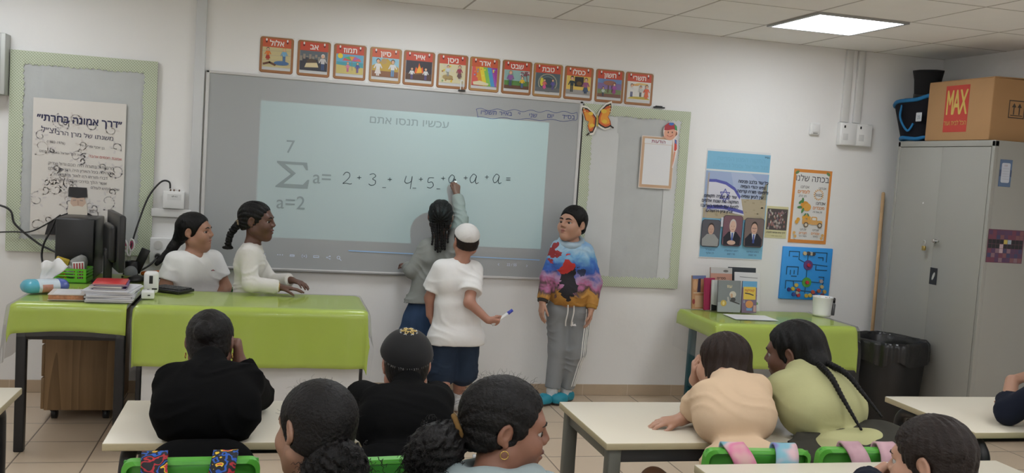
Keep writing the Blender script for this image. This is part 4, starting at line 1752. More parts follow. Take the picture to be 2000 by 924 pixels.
        R(x0, z0, x1, -0.042, (0.36, 0.34, 0.32))
        R(-0.028, -0.02, 0.034, 0.044, (0.035, 0.03, 0.03))
        a.disc(0.004, 0.0, 0.018, (0.15, 0.09, 0.02), 0.014)
        figure(a, -0.046, -0.058, 0.105, (0.03, 0.05, 0.06), (0.03, 0.04, 0.05), hat=(0.03, 0.03, 0.03))
        figure(a, 0.050, -0.062, 0.105, (0.32, 0.10, 0.22), (0.06, 0.10, 0.18), skirt=True)
    elif i == 10:
        R(x0, z0, x1, z1, (0.16, 0.26, 0.50))
        R(x0, -0.02, x1, 0.02, (0.24, 0.16, 0.36))
        R(x0, z0, x1, -0.02, (0.20, 0.26, 0.12))
        R(x0, z0, x1, -0.05, (0.20, 0.10, 0.07))
        a.line([(-0.01, -0.04), (-0.008, 0.02)], 0.007, (0.12, 0.06, 0.04)).line([(0.018, -0.04), (0.014, 0.02)], 0.006, (0.12, 0.06, 0.04))
        a.disc(0.0, 0.022, 0.045, (0.32, 0.14, 0.10), 0.016)
        figure(a, -0.044, -0.066, 0.062, (0.50, 0.56, 0.50), (0.06, 0.08, 0.12))
        figure(a, 0.032, -0.05, 0.075, (0.40, 0.10, 0.36), (0.30, 0.06, 0.22), skirt=True)
    else:
        R(x0, z0, x1, z1, (0.76, 0.74, 0.70))
        a.poly([(x0, z0 + 0.004), (x1, z0 + 0.004), (0.06, -0.05), (-0.05, -0.052)], (0.55, 0.42, 0.08))
        a.disc(-0.03, 0.026, 0.03, (0.75, 0.40, 0.12), 0.006).disc(0.02, 0.034, 0.045, (0.74, 0.52, 0.20), 0.007)
        figure(a, -0.052, -0.055, 0.09, (0.74, 0.72, 0.70), (0.08, 0.10, 0.22))
        figure(a, 0.012, -0.05, 0.075, (0.60, 0.60, 0.58), (0.12, 0.12, 0.12))
        figure(a, 0.054, -0.062, 0.095, (0.72, 0.13, 0.06), (0.70, 0.16, 0.06), skirt=True)


for i in range(12):
    t = thing('month_card', f'month card showing {MLABEL[i]}', 'card', (MX[i], -0.001, 2.1035 - 0.0008 * i), (0, 0.004 * math.sin(i * 2.3), 0), 'month cards above the whiteboard')
    MB().box((0, -0.001, 0.0), (0.2055, 0.0015, 0.232)).build('backing', mat('card_white', (0.76, 0.745, 0.71), rough=0.6), t)
    a = Art()
    br = (0.36, 0.16, 0.06) if i not in (3, 6, 8) else (0.44, 0.24, 0.085)
    a.rect(-0.100, -0.108, 0.100, 0.110, (0.24, 0.085, 0.03), 0.016)
    a.rect(-0.097, -0.104, 0.098, 0.110, br, 0.015)
    a.rect(-0.085, -0.090, 0.085, 0.098, (0.62, 0.62, 0.62), 0.003)
    a.rect(-0.085, 0.046, 0.085, 0.100, (0.60, 0.085, 0.045) if i % 3 else (0.62, 0.12, 0.05), 0.004)
    a.text(heb(MONTHS[i]), 0, 0.058, 0.046, (0.88, 0.84, 0.80), bold=0.022)
    for s in (-1, 1):
        a.disc(s * 0.062, 0.083, 0.006, (0.16, 0.02, 0.02), 0.010)
        a.disc(s * 0.062, 0.092, 0.005, (0.85, 0.82, 0.80), 0.008)
    month_pic(i, a)
    a.build('print', t, loc=(0, -0.0019, 0))
t = thing('rail_clip', 'small black clip at the end of the card row above the grey pinboard', 'clip', (1.383, -0.012, 1.984))
MB().box((0, 0, 0), (0.08, 0.022, 0.008), 0.003).box((0.0, 0.004, 0.007), (0.05, 0.012, 0.008), 0.003).build('clip_body', DARK_PLASTIC, t)


# ------------------------------------------------------------------ pinboards with net border
def net_mat(name, base, hole, s):
    m = bpy.data.materials.new(name)
    m.use_nodes = True
    nt = m.node_tree
    b = nt.nodes['Principled BSDF']
    tc = nt.nodes.new('ShaderNodeTexCoord')
    sp = nt.nodes.new('ShaderNodeSeparateXYZ')
    nt.links.new(tc.outputs['Object'], sp.inputs[0])
    u = mth(nt, 'MULTIPLY', mth(nt, 'ADD', sp.outputs[0], sp.outputs[2]), s)
    v = mth(nt, 'MULTIPLY', mth(nt, 'SUBTRACT', sp.outputs[0], sp.outputs[2]), s)
    w = mth(nt, 'MULTIPLY', mth(nt, 'GREATER_THAN', mth(nt, 'FRACT', u), 0.42), mth(nt, 'GREATER_THAN', mth(nt, 'FRACT', v), 0.30))
    nt.links.new(mixc(nt, w, base, hole), b.inputs['Base Color'])
    b.inputs['Roughness'].default_value = 0.7
    MATS[name] = m
    return m


NET = net_mat('net_border', (0.60, 0.64, 0.50), (0.34, 0.40, 0.27), 62.0)
FELT = mat('grey_felt', (0.50, 0.515, 0.51), rough=0.95, var=0.08, vscale=7, bump=0.2, bscale=30)


def pinboard(label, x0, x1, z0, z1, bw, seams, seed, top=None):
    t = thing('pinboard', label, 'notice board', ((x0 + x1) / 2, 0, (z0 + z1) / 2))
    hx, hz = (x1 - x0) / 2, (z1 - z0) / 2
    MB().box((0, -0.010, 0), (2 * hx - 0.004, 0.018, 2 * hz - 0.004)).build('backing', mat('board_back', (0.45, 0.45, 0.43), rough=0.8), t)
    rng = random.Random(seed)
    b = MB()
    # felt sheet with shallow creases
    cr = [(rng.uniform(-1, 1), rng.uniform(0.02, 0.05), rng.uniform(-0.3, 0.3)) for _ in range(7)]

    def fl(u, v):
        x, z = (2 * u - 1) * (hx - 0.03), (2 * v - 1) * (hz - 0.03)
        y = -0.0215
        for c, w, s in cr:
            d = (x / hx - c - s * z / hz) / w
            y -= 0.0022 * math.exp(-d * d)
        return Vector((x, y, z))
    b.grid(60, 30, fl)
    lt = MB()
    for sx0, sx1 in seams:
        lt.grid(8, 10, lambda u, v, a=sx0, c=sx1: Vector((a + (c - a) * u, -0.0245, (2 * v - 1) * (hz - 0.045))))
    b.build('felt', [FELT], t)
    if seams:
        lt.build('overlap_print', mat('pale_felt', (0.62, 0.63, 0.625), rough=0.95, var=0.06, vscale=6), t)
    else:
        lt.bm.free()
    # scalloped net border: four strips
    f = MB()

    def strip(horizontal, edge, span, sgn):
        n = int(span * 2 / 0.010)
        def fn(u, v):
            p = (2 * u - 1) * span
            sc = 0.005 * math.sin(p * 2 * PI / 0.034 + seed) + 0.003 * math.sin(p * 31 + seed)
            q = edge - sgn * v * (bw + sc)
            y = -0.026 - 0.003 * math.sin(v * PI) - 0.001 * math.sin(p * 23)
            return Vector((p, y, q)) if horizontal else Vector((q, y - 0.001, p))
        f.grid(n, 4, fn)
    strip(True, hz, hx, 1)
    strip(True, -hz, hx, -1)
    strip(False, hx, hz, 1)
    strip(False, -hx, hz, -1)
    f.build('border', NET, t)
    return t


pinboard('tall grey felt pinboard with pale green net border behind the computer', -2.617, -1.818, 0.842, 2.003, 0.075, (), 3)
pinboard('grey felt pinboard with net border and paper butterfly, next to the whiteboard', 0.848, 1.612, 0.755, 1.970, 0.068, ((-0.318, -0.125), (0.225, 0.318)), 7)

# poster with the bearded man
t = thing('poster', 'cream text poster with a white-bearded man in a black hat, on the tall pinboard', 'poster', (-2.235, -0.034, 1.342))
MB().box((0, 0.001, 0), (0.504, 0.002, 0.795)).build('sheet', mat('poster_cream', (0.70, 0.665, 0.62), rough=0.5), t)
a = Art()
rr = random.Random(12)
for k in range(46):
    cx, cz = rr.uniform(-0.22, 0.22), rr.uniform(-0.37, 0.30)
    rad = rr.uniform(0.015, 0.055)
    c = (0.625, 0.59, 0.575) if rr.random() < 0.6 else (0.65, 0.60, 0.555)
    a0 = rr.uniform(0, 6.3)
    pts = []
    for q in range(15):
        w = a0 + q * 0.42
        r_ = rad * (1 - q / 18)
        pts.append((max(-0.248, min(0.248, cx + r_ * math.cos(w))), cz + r_ * math.sin(w)))
    a.line(pts, 0.005, c, up=(k % 12 == 0))
    for q in range(5):
        w = a0 + q * 1.26
        a.disc(max(-0.235, min(0.235, cx + rad * 0.9 * math.cos(w))), cz + rad * 0.9 * math.sin(w), 0.012, c, 0.006, n=10, rot=w, up=False)
navy = (0.022, 0.022, 0.075)
a.text(heb('״דרך אמונה בחרתי״'), 0, 0.262, 0.058, navy, bold=0.028, slope=-0.03, sx=0.98)
a.text(heb('משנתו של מרן הרב'), 0.03, 0.185, 0.036, navy, slope=-0.05, sx=1.1)
a.text(heb('זצ״ל'), -0.165, 0.20, 0.048, navy, slope=-0.05)
a.text(heb('בן יוסף ומרים ז״ל'), 0.07, 0.128, 0.020, (0.10, 0.09, 0.10), slope=-0.06)
a.text('(1882-1976)', -0.125, 0.140, 0.020, (0.10, 0.09, 0.10), slope=-0.06)
a.text(heb('אמונת חכמים אהבה'), 0.145, 0.068, 0.022, (0.45, 0.05, 0.04), slope=-0.05)
a.text(heb('ויראה לכל ישראל באמת ובתמים'), -0.09, 0.080, 0.019, (0.12, 0.11, 0.12), slope=-0.05)
for k, ln in enumerate(('הרב גדול בתורה היה חכם גדול וצדיק', 'בקהילה בכל הארץ היה רבן של כולם', 'דברי תורתו היו לאור ולתפארת', 'אשר הלך בדרכי אמונה ותורה')):
    a.text(heb(ln), 0.015, 0.012 - 0.031 * k, 0.024, (0.10, 0.09, 0.10), slope=-0.03, sx=1.0)
a.text(heb('שלא תמוש לעולם'), 0.15, -0.115, 0.022, (0.10, 0.09, 0.10), slope=-0.03)
# the man
bk = (0.020, 0.019, 0.022)
a.poly([(-0.17, -0.395), (-0.155, -0.33), (-0.10, -0.285), (-0.03, -0.25), (0.05, -0.25), (0.115, -0.285), (0.16, -0.33), (0.175, -0.395)], bk)
a.disc(0.005, -0.20, 0.042, (0.60, 0.43, 0.33), 0.052)
a.poly([(-0.045, -0.195), (-0.05, -0.26), (-0.035, -0.33), (0.005, -0.352), (0.045, -0.33), (0.058, -0.26), (0.052, -0.195), (0.03, -0.222), (0.005, -0.217), (-0.022, -0.222)], (0.72, 0.66, 0.56))
a.poly([(-0.05, -0.165), (-0.046, -0.108), (0.05, -0.108), (0.055, -0.165), (0.0, -0.172)], bk)
a.line([(-0.022, -0.186), (-0.008, -0.184)], 0.006, (0.35, 0.28, 0.24)).line([(0.016, -0.184), (0.03, -0.186)], 0.006, (0.35, 0.28, 0.24))
a.line([(0.004, -0.186), (0.006, -0.212)], 0.006, (0.50, 0.34, 0.26))
a.build('print', t, loc=(0, -0.0003, 0))

# butterfly and notice sheet on the second pinboard
t = thing('paper_butterfly', 'orange and black paper butterfly at the corner of the pinboard beside the whiteboard', 'paper cutout', (0.938, -0.034, 1.872))


def wings(grow):
    L = [(-0.003, 0.006), (-0.03, 0.038), (-0.072, 0.066), (-0.105, 0.070), (-0.108, 0.052), (-0.092, 0.018), (-0.082, -0.012), (-0.050, -0.026), (-0.060, -0.052), (-0.052, -0.078), (-0.040, -0.098), (-0.02, -0.092), (-0.004, -0.05)]
    R = [(0.004, 0.008), (0.020, 0.055), (0.060, 0.098), (0.092, 0.112), (0.098, 0.085), (0.094, 0.050), (0.080, 0.022), (0.098, -0.008), (0.106, -0.038), (0.084, -0.052), (0.062, -0.058), (0.03, -0.045), (0.008, -0.03)]
    o = []
    for W in (L, R):
        c = Vector((sum(p[0] for p in W) / len(W), sum(p[1] for p in W) / len(W)))
        o.append([tuple(c + (Vector(p) - c) * grow) for p in W])
    return o


a = Art()
for W in wings(1.15):
    a.poly(W, (0.80, 0.77, 0.70))
for W in wings(1.0):
    a.poly(W, (0.030, 0.020, 0.015))
for W in wings(0.86):
    a.poly(W, (0.60, 0.115, 0.025))
for W in wings(0.66):
    a.poly(W, (0.78, 0.33, 0.035))
for x, z, r_ in ((-0.045, 0.032, 0.017), (0.045, 0.055, 0.02), (-0.03, -0.045, 0.017), (0.055, -0.012, 0.018)):
    a.disc(x, z, r_, (0.78, 0.50, 0.05), r_ * 0.7)
for x, z in ((-0.095, 0.06), (-0.088, 0.045), (0.085, 0.095), (0.088, 0.075), (0.088, 0.055)):
    a.disc(x, z, 0.006, (0.70, 0.55, 0.20), 0.004)
a.line([(-0.048, -0.098), (-0.062, -0.112)], 0.010, (0.03, 0.02, 0.015)).line([(0.100, -0.04), (0.118, -0.05)], 0.010, (0.03, 0.02, 0.015))
a.line([(0.0, 0.022), (0.006, -0.045)], 0.012, (0.48, 0.36, 0.06))
a.line([(0.0, 0.02), (-0.006, 0.045)], 0.002, (0.6, 0.5, 0.2)).line([(0.002, 0.02), (0.012, 0.045)], 0.002, (0.6, 0.5, 0.2))
o = a.build('print', t, loc=(0, -0.001, 0))
md = o.modifiers.new('solid', 'SOLIDIFY')
md.thickness = 0.0006

t = thing('notice_sheet', 'white notice sheet in a tan frame with a paper boy in a red cap', 'notice', (1.388, -0.034, 1.612))
MB().box((0, 0.001, 0), (0.236, 0.002, 0.342)).build('sheet', mat('paper_white', (0.76, 0.76, 0.77), rough=0.5), t)
a = Art()
a.rect(-0.122, -0.176, 0.122, 0.176, (0.70, 0.62, 0.56), 0.006)
a.rect(-0.116, -0.170, 0.116, 0.170, (0.58, 0.38, 0.24), 0.006)
a.rect(-0.098, -0.152, 0.098, 0.122, (0.76, 0.76, 0.77))
a.rect(-0.100, 0.124, 0.100, 0.158, (0.76, 0.76, 0.77), 0.004)
a.text(heb('הודעות'), 0.0, 0.1315, 0.030, (0.26, 0.02, 0.06), bold=0.018, slope=-0.02, sx=1.15)
# paper boy
a.poly([(0.100, 0.17), (0.135, 0.165), (0.142, 0.10), (0.132, 0.03), (0.120, -0.03), (0.112, -0.03), (0.114, 0.06)], (0.80, 0.72, 0.68))
a.poly([(0.116, 0.165), (0.132, 0.16), (0.137, 0.10), (0.128, 0.085), (0.117, 0.09)], (0.62, 0.07, 0.05))
a.poly([(0.116, 0.165), (0.128, 0.162), (0.133, 0.13), (0.118, 0.14)], (0.08, 0.18, 0.45))
a.poly([(0.117, 0.085), (0.129, 0.08), (0.122, 0.02), (0.114, -0.02), (0.113, 0.02)], (0.72, 0.32, 0.20))
a.disc(0.082, 0.215, 0.055, (0.80, 0.72, 0.68), 0.060)
a.disc(0.078, 0.202, 0.043, (0.74, 0.38, 0.26), 0.046)
a.disc(0.120, 0.205, 0.012, (0.74, 0.38, 0.26), 0.016)
a.poly([(0.122, 0.225), (0.130, 0.20), (0.118, 0.182)], (0.20, 0.08, 0.04))
a.poly([(0.034, 0.222), (0.036, 0.252), (0.060, 0.272), (0.095, 0.276), (0.122, 0.256), (0.130, 0.222), (0.10, 0.232), (0.06, 0.222)], (0.42, 0.04, 0.055))
a.poly([(0.062, 0.262), (0.072, 0.275), (0.098, 0.275), (0.102, 0.262), (0.082, 0.255)], (0.06, 0.16, 0.48))
a.poly([(0.104, 0.268), (0.124, 0.252), (0.130, 0.225), (0.112, 0.228)], (0.06, 0.32, 0.12))
a.disc(0.064, 0.208, 0.004, (0.05, 0.03, 0.03), 0.006).disc(0.093, 0.210, 0.004, (0.05, 0.03, 0.03), 0.006)
a.line([(0.058, 0.188), (0.072, 0.178), (0.090, 0.184), (0.098, 0.192)], 0.004, (0.45, 0.08, 0.06))
a.poly([(0.02, 0.172), (0.07, 0.170), (0.075, 0.180), (0.04, 0.182)], (0.74, 0.38, 0.26))
a.build('print', t, loc=(0, -0.0003, 0))

# ------------------------------------------------------------------ posters right of the pinboard
PAPER_W = MATS['paper_white']


def portrait(a, x, z, w, h, bg, suit, hair, skin, tie=None, uniform=False, glasses=False, bald=False):
    a.rect(x - w / 2, z - h / 2, x + w / 2, z + h / 2, (0.025, 0.025, 0.03), 0.022)
    a.rect(x - w / 2 + 0.003, z - h / 2 + 0.003, x + w / 2 - 0.003, z + h / 2 - 0.003, bg, 0.02)
    s = h
    a.poly([(x - 0.42 * w, z - h / 2 + 0.006), (x - 0.44 * w, z - 0.22 * s), (x - 0.20 * w, z - 0.03 * s), (x + 0.20 * w, z - 0.03 * s), (x + 0.44 * w, z - 0.22 * s), (x + 0.42 * w, z - h / 2 + 0.006)], suit)
    if not uniform:
        a.poly([(x - 0.11 * w, z - 0.03 * s), (x + 0.11 * w, z - 0.03 * s), (x + 0.02 * w, z - 0.34 * s), (x - 0.02 * w, z - 0.34 * s)], (0.72, 0.73, 0.76))
    if tie:
        a.poly([(x - 0.035 * w, z - 0.06 * s), (x + 0.035 * w, z - 0.06 * s), (x + 0.05 * w, z - 0.36 * s), (x - 0.05 * w, z - 0.36 * s)], tie)
    a.disc(x, z + 0.17 * s, 0.175 * w, hair, 0.215 * s)
    a.disc(x, z + 0.135 * s, 0.160 * w, skin, 0.185 * s)
    if bald:
        a.disc(x, z + 0.26 * s, 0.12 * w, skin, 0.07 * s)
    for sx in (-1, 1):
        a.disc(x + sx * 0.06 * w, z + 0.15 * s, 0.018 * w, (0.10, 0.06, 0.05), 0.010 * s)
    if glasses:
        a.line([(x - 0.12 * w, z + 0.155 * s), (x + 0.12 * w, z + 0.155 * s)], 0.003, (0.12, 0.10, 0.10))
    a.line([(x - 0.05 * w, z + 0.045 * s), (x + 0.05 * w, z + 0.045 * s)], 0.0028, (0.36, 0.14, 0.11))
    a.line([(x, z + 0.13 * s), (x + 0.005, z + 0.085 * s)], 0.003, tuple(q * 0.8 for q in skin))


t = thing('flag_poster', 'tall blue poster with a waving flag, Hebrew verses and three portraits', 'poster', (2.007, -0.001, 1.354), (0, 0.004, 0))
MB().box((0, -0.001, 0), (0.486, 0.002, 0.758)).build('sheet', PAPER_W, t)
a = Art()
cyan = (0.22, 0.50, 0.70)
a.rect(-0.238, -0.372, 0.243, 0.364, cyan)
a.rect(-0.243, 0.228, 0.243, 0.240, (0.72, 0.74, 0.76))
for k in range(2):
    a.text(heb(('התקוה המנון המדינה', 'דגל ישראל וסמל המדינה')[k]), 0.02, 0.305 - 0.045 * k, 0.040, (0.19, 0.44, 0.63), sx=1.05)
a.text(heb('בס״ד'), 0.215, 0.340, 0.018, (0.03, 0.04, 0.08), bold=0.02)
a.rect(-0.238, -0.10, 0.236, 0.226, (0.36, 0.45, 0.66))
a.poly([(-0.05, 0.226), (0.10, 0.226), (0.236, 0.12), (0.236, 0.02), (0.0, 0.04)], (0.44, 0.52, 0.70))
a.poly([(-0.238, -0.10), (0.236, -0.10), (0.236, 0.05), (0.03, 0.045), (-0.10, -0.02), (-0.238, -0.03)], (0.47, 0.40, 0.28))
rr = random.Random(5)
for k in range(50):
    x, z = rr.uniform(-0.22, 0.22), rr.uniform(-0.095, 0.035)
    if z < 0.0 or x > 0.05:
        c = rr.uniform(0.85, 1.12)
        a.rect(x, z, x + 0.018, z + 0.010, (0.45 * c, 0.375 * c, 0.25 * c), up=(k % 10 == 0))
a.poly([(0.19, 0.05), (0.236, 0.05), (0.236, 0.17), (0.215, 0.15)], (0.28, 0.27, 0.20))
a.rect(-0.222, -0.10, -0.212, 0.215, (0.45, 0.40, 0.36))
flag = [(-0.212, 0.17), (-0.16, 0.172), (-0.08, 0.158), (-0.01, 0.12), (0.04, 0.055), (0.062, -0.035), (0.075, -0.07), (0.0, -0.058), (-0.08, -0.045), (-0.15, -0.045), (-0.212, -0.05)]
a.poly(flag, (0.68, 0.68, 0.76))
bluef = (0.10, 0.11, 0.42)
a.poly([(-0.212, 0.150), (-0.16, 0.152), (-0.085, 0.138), (-0.018, 0.102), (0.03, 0.04), (0.036, 0.062), (-0.012, 0.122), (-0.08, 0.158), (-0.16, 0.172), (-0.212, 0.17)], bluef)
a.poly([(-0.212, -0.012), (-0.15, -0.008), (-0.08, -0.008), (0.0, -0.022), (0.062, -0.035), (0.070, -0.058), (0.0, -0.046), (-0.08, -0.033), (-0.15, -0.033), (-0.212, -0.037)], bluef)
for s in (1, -1):
    a.line([(-0.085 + 0.040 * math.sin(2 * PI * k / 3), 0.062 + s * 0.046 * math.cos(2 * PI * k / 3)) for k in range(3)], 0.006, bluef, closed=True)
dk = (0.02, 0.025, 0.06)
for k, ln in enumerate(('כל עוד בלבב פנימה', 'נפש יהודי הומיה', 'ולפאתי מזרח קדימה', 'עין לציון צופיה')):
    a.text(heb(ln), 0.125, 0.158 - 0.034 * k, 0.030, dk, bold=0.024, slope=-0.01, sx=0.98)
for k, ln in enumerate(('עוד לא אבדה תקותנו', 'התקוה בת שנות אלפים', 'להיות עם חופשי בארצנו', 'ארץ ציון וירושלים')):
    a.text(heb(ln), -0.118, 0.045 - 0.034 * k, 0.030, dk, bold=0.024, sx=0.98)
a.rect(-0.10, -0.155, -0.055, -0.09, (0.62, 0.64, 0.72))
portrait(a, -0.170, -0.205, 0.142, 0.190, (0.10, 0.10, 0.12), (0.33, 0.34, 0.33), (0.05, 0.035, 0.03), (0.55, 0.36, 0.28), uniform=True)
portrait(a, -0.008, -0.180, 0.150, 0.215, (0.20, 0.10, 0.13), (0.015, 0.017, 0.03), (0.60, 0.57, 0.55), (0.70, 0.47, 0.37), tie=(0.08, 0.14, 0.42), bald=True)
a.disc(-0.012, -0.262, 0.032, (0.68, 0.46, 0.36), 0.016)
portrait(a, 0.156, -0.185, 0.150, 0.205, (0.20, 0.15, 0.14), (0.018, 0.02, 0.035), (0.035, 0.025, 0.02), (0.66, 0.42, 0.32), tie=(0.06, 0.10, 0.36), glasses=True)
for x, q in ((-0.168, ('הרמטכ״ל', 'רב אלוף')), (-0.008, ('ראש הממשלה', 'מר ראש')), (0.156, ('נשיא המדינה', 'מר נשיא'))):
    a.text(heb(q[0]), x, -0.325, 0.018, (0.06, 0.12, 0.25), bold=0.012)
    a.text(heb(q[1]), x, -0.348, 0.018, (0.06, 0.12, 0.25), bold=0.012)
a.build('print', t, loc=(0, -0.0023, 0))

t = thing('yellow_flyer', 'small pale yellow flyer with a dark crowd picture between the flag poster and orange poster', 'flyer', (2.340, -0.001, 1.250), (0, 0.006, 0))
MB().box((0, -0.0006, 0), (0.170, 0.0012, 0.225)).build('sheet', mat('pale_yellow', (0.66, 0.62, 0.36), rough=0.55), t)
a = Art()
a.rect(-0.078, -0.055, 0.082, 0.095, (0.09, 0.075, 0.075))
rr = random.Random(8)
for k in range(60):
    c = rr.choice([(0.30, 0.20, 0.22), (0.42, 0.36, 0.32), (0.20, 0.14, 0.20), (0.34, 0.16, 0.14), (0.50, 0.48, 0.44)])
    a.disc(rr.uniform(-0.070, 0.074), rr.uniform(-0.045, 0.085), 0.006, c, 0.010, n=8, up=(k % 15 == 0))
a.text(heb('דרך ארץ קדמה לתורה'), 0, -0.078, 0.016, (0.12, 0.11, 0.10), bold=0.02)
a.text(heb('בבית הספר שלנו'), 0.01, -0.100, 0.012, (0.25, 0.22, 0.10))
a.build('print', t, loc=(0, -0.0013, 0))

t = thing('orange_poster', 'white class poster with an orange border, a clementine and a loaded fruit truck', 'poster', (2.594, -0.001, 1.374), (0, 0.006, 0))
MB().box((0, -0.001, 0), (0.304, 0.002, 0.525)).build('sheet', PAPER_W, t)
a = Art()
OR = (0.72, 0.27, 0.055)
a.rect(-0.152, -0.2625, 0.152, 0.2625, OR)
a.rect(-0.132, -0.238, 0.132, 0.240, (0.76, 0.755, 0.74))
a.disc(-0.125, 0.238, 0.018, (0.16, 0.25, 0.10), 0.010, rot=0.6).disc(0.122, 0.238, 0.018, (0.16, 0.25, 0.10), 0.010, rot=-0.6)
blk = (0.04, 0.04, 0.045)
a.text(heb('בכתה שלנו'), 0.0, 0.178, 0.062, blk, slope=-0.01, sx=0.95)
a.text(heb('אנחנו'), -0.055, 0.128, 0.030, blk).text(heb('אנחנו'), 0.085, 0.126, 0.026, blk)
a.text(heb('לומדים'), -0.062, 0.092, 0.034, OR, bold=0.02).text(heb('מן הלב'), -0.07, 0.066, 0.022, blk)
for k in range(16):
    w = 2 * PI * k / 16
    a.disc(0.058 + 0.034 * math.cos(w), 0.088 + 0.034 * math.sin(w), 0.008, (0.74, 0.42, 0.16), 0.004, rot=w, n=8, up=(k == 0))
a.text(heb('בטוב'), 0.058, 0.078, 0.030, blk)
a.text(heb('אנחנו'), 0.080, 0.016, 0.034, blk)
a.text(heb('מכבדים'), 0.066, -0.016, 0.030, OR, bold=0.015).text(heb('זה את זה'), 0.06, -0.042, 0.020, blk)
a.disc(-0.045, 0.005, 0.034, (0.76, 0.34, 0.05), 0.032).disc(-0.025, -0.005, 0.030, (0.78, 0.40, 0.08), 0.028)
for x, z, w in ((-0.080, 0.030, 0.7), (-0.065, 0.042, 1.6), (-0.085, -0.008, 0.1), (-0.060, -0.030, 1.2)):
    a.disc(x, z, 0.020, (0.10, 0.26, 0.09), 0.009, rot=w)
# truck
a.rect(-0.055, -0.125, 0.015, -0.090, (0.74, 0.40, 0.12), 0.006).rect(0.012, -0.128, 0.062, -0.070, (0.74, 0.42, 0.15), 0.012).rect(0.058, -0.128, 0.105, -0.096, (0.74, 0.40, 0.12), 0.010)
a.rect(0.022, -0.095, 0.052, -0.078, (0.76, 0.74, 0.70), 0.004)
for x, z in ((-0.045, -0.078), (-0.025, -0.070), (-0.005, -0.080), (-0.09, -0.095), (-0.1, -0.112)):
    a.disc(x, z, 0.014, (0.78, 0.40, 0.06))
for x, z, w in ((-0.04, -0.058, 0.8), (-0.015, -0.058, 2.2)):
    a.disc(x, z, 0.014, (0.12, 0.25, 0.12), 0.006, rot=w)
for x in (-0.025, 0.085):
    a.disc(x, -0.130, 0.019, (0.16, 0.12, 0.08)).disc(x, -0.130, 0.011, (0.70, 0.62, 0.5))
a.text(heb('אנחנו'), -0.045, -0.172, 0.022, blk).text(heb('אנחנו'), 0.055, -0.172, 0.022, blk)
a.text(heb('חברים'), -0.045, -0.197, 0.024, OR, bold=0.015).text(heb('שמחים'), 0.055, -0.197, 0.024, OR, bold=0.015)
a.text(heb('תמיד יחד'), -0.045, -0.218, 0.016, blk).text(heb('ביחד'), 0.055, -0.218, 0.020, blk)
for x, z in ((-0.115, -0.19), (-0.105, -0.215), (0.112, -0.2), (0.105, -0.222)):
    a.disc(x, z, 0.011, (0.76, 0.46, 0.16))
a.build('print', t, loc=(0, -0.0023, 0))

# blue bead-maze board
t = thing('bead_maze', 'blue bead maze wall panel with dark grooves and small coloured discs', 'toy', (2.600, 0, 0.895), (0, 0.004, 0))
MB().box((0, -0.011, 0), (0.394, 0.022, 0.375), 0.004).build('panel', mat('maze_blue', rgb(40, 118, 180), rough=0.45), t)
a = Art()
g = (0.018, 0.085, 0.19)
for pts in ([(-0.15, 0.12), (-0.15, 0.155), (-0.07, 0.155), (-0.07, 0.10), (0.0, 0.07)], [(-0.12, 0.12), (-0.08, 0.12)], [(0.0, 0.15), (0.0, -0.14)], [(0.05, 0.155), (0.15, 0.155), (0.15, 0.09)], [(0.03, 0.07), (0.16, 0.06)], [(0.07, 0.06), (0.07, 0.03), (0.16, 0.03)],
            [(-0.16, -0.01), (-0.16, 0.045), (-0.07, 0.045), (-0.07, -0.01)], [(-0.13, -0.01), (-0.13, 0.02)], [(-0.10, -0.005), (-0.10, 0.02)], [(-0.12, -0.022), (-0.08, -0.022)], [(-0.16, -0.055), (0.0, -0.055), (0.10, -0.06)], [(-0.16, -0.055), (-0.16, -0.11)], [(-0.10, -0.055), (-0.09, -0.12), (0.10, -0.13)],
            [(0.10, -0.06), (0.14, -0.045), (0.14, -0.02), (0.10, -0.02)], [(0.12, -0.11), (0.14, -0.06)], [(0.08, 0.12), (0.12, 0.12), (0.12, 0.10)]):
    a.line(pts, 0.0065, g)
a.build('groove_marking', t, loc=(0, -0.0223, 0))
for x, z, r_, c in ((0.006, 0.062, 0.036, (0.14, 0.06, 0.22)), (0.006, -0.062, 0.036, (0.10, 0.36, 0.06))):
    d = MB().cyl((x, -0.022, z), (x, -0.030, z), r_, r_ * 0.96, 28).build('dial', mat('dial_%d' % int(100 * c[1]), c, rough=0.4), t)
    MB().cyl((x, -0.030, z), (x, -0.042, z), 0.014, 0.011, 20).build('dial_knob', mat('maze_red', (0.55, 0.03, 0.06), rough=0.4), d)
beads = [((0.62, 0.48, 0.28), -0.03, 0.145), ((0.07, 0.07, 0.075), 0.0, 0.146), ((0.55, 0.50, 0.42), 0.02, 0.145), ((0.07, 0.07, 0.08), 0.04, 0.144),
         ((0.06, 0.05, 0.20), -0.13, -0.118), ((0.55, 0.42, 0.05), -0.10, -0.112), ((0.62, 0.46, 0.10), -0.075, -0.085), ((0.50, 0.05, 0.05), -0.055, -0.120), ((0.06, 0.08, 0.30), -0.09, -0.152), ((0.48, 0.05, 0.06), -0.052, -0.156), ((0.45, 0.42, 0.36), -0.062, -0.138),
         ((0.60, 0.40, 0.05), 0.012, -0.158), ((0.60, 0.42, 0.06), 0.042, -0.155), ((0.50, 0.09, 0.05), 0.062, -0.130), ((0.08, 0.06, 0.18), 0.085, -0.150), ((0.42, 0.12, 0.06), 0.11, -0.12), ((0.5, 0.4, 0.2), 0.13, -0.09), ((0.35, 0.30, 0.30), 0.12, -0.05), ((0.48, 0.30, 0.08), 0.155, -0.125), ((0.2, 0.06, 0.1), 0.14, -0.15)]
for k, (c, x, z) in enumerate(beads):
    MB().cyl((x, -0.022, z), (x, -0.034, z), 0.0145, 0.013, 16).build('bead', mat('bead_%d' % k, c, rough=0.4), t)

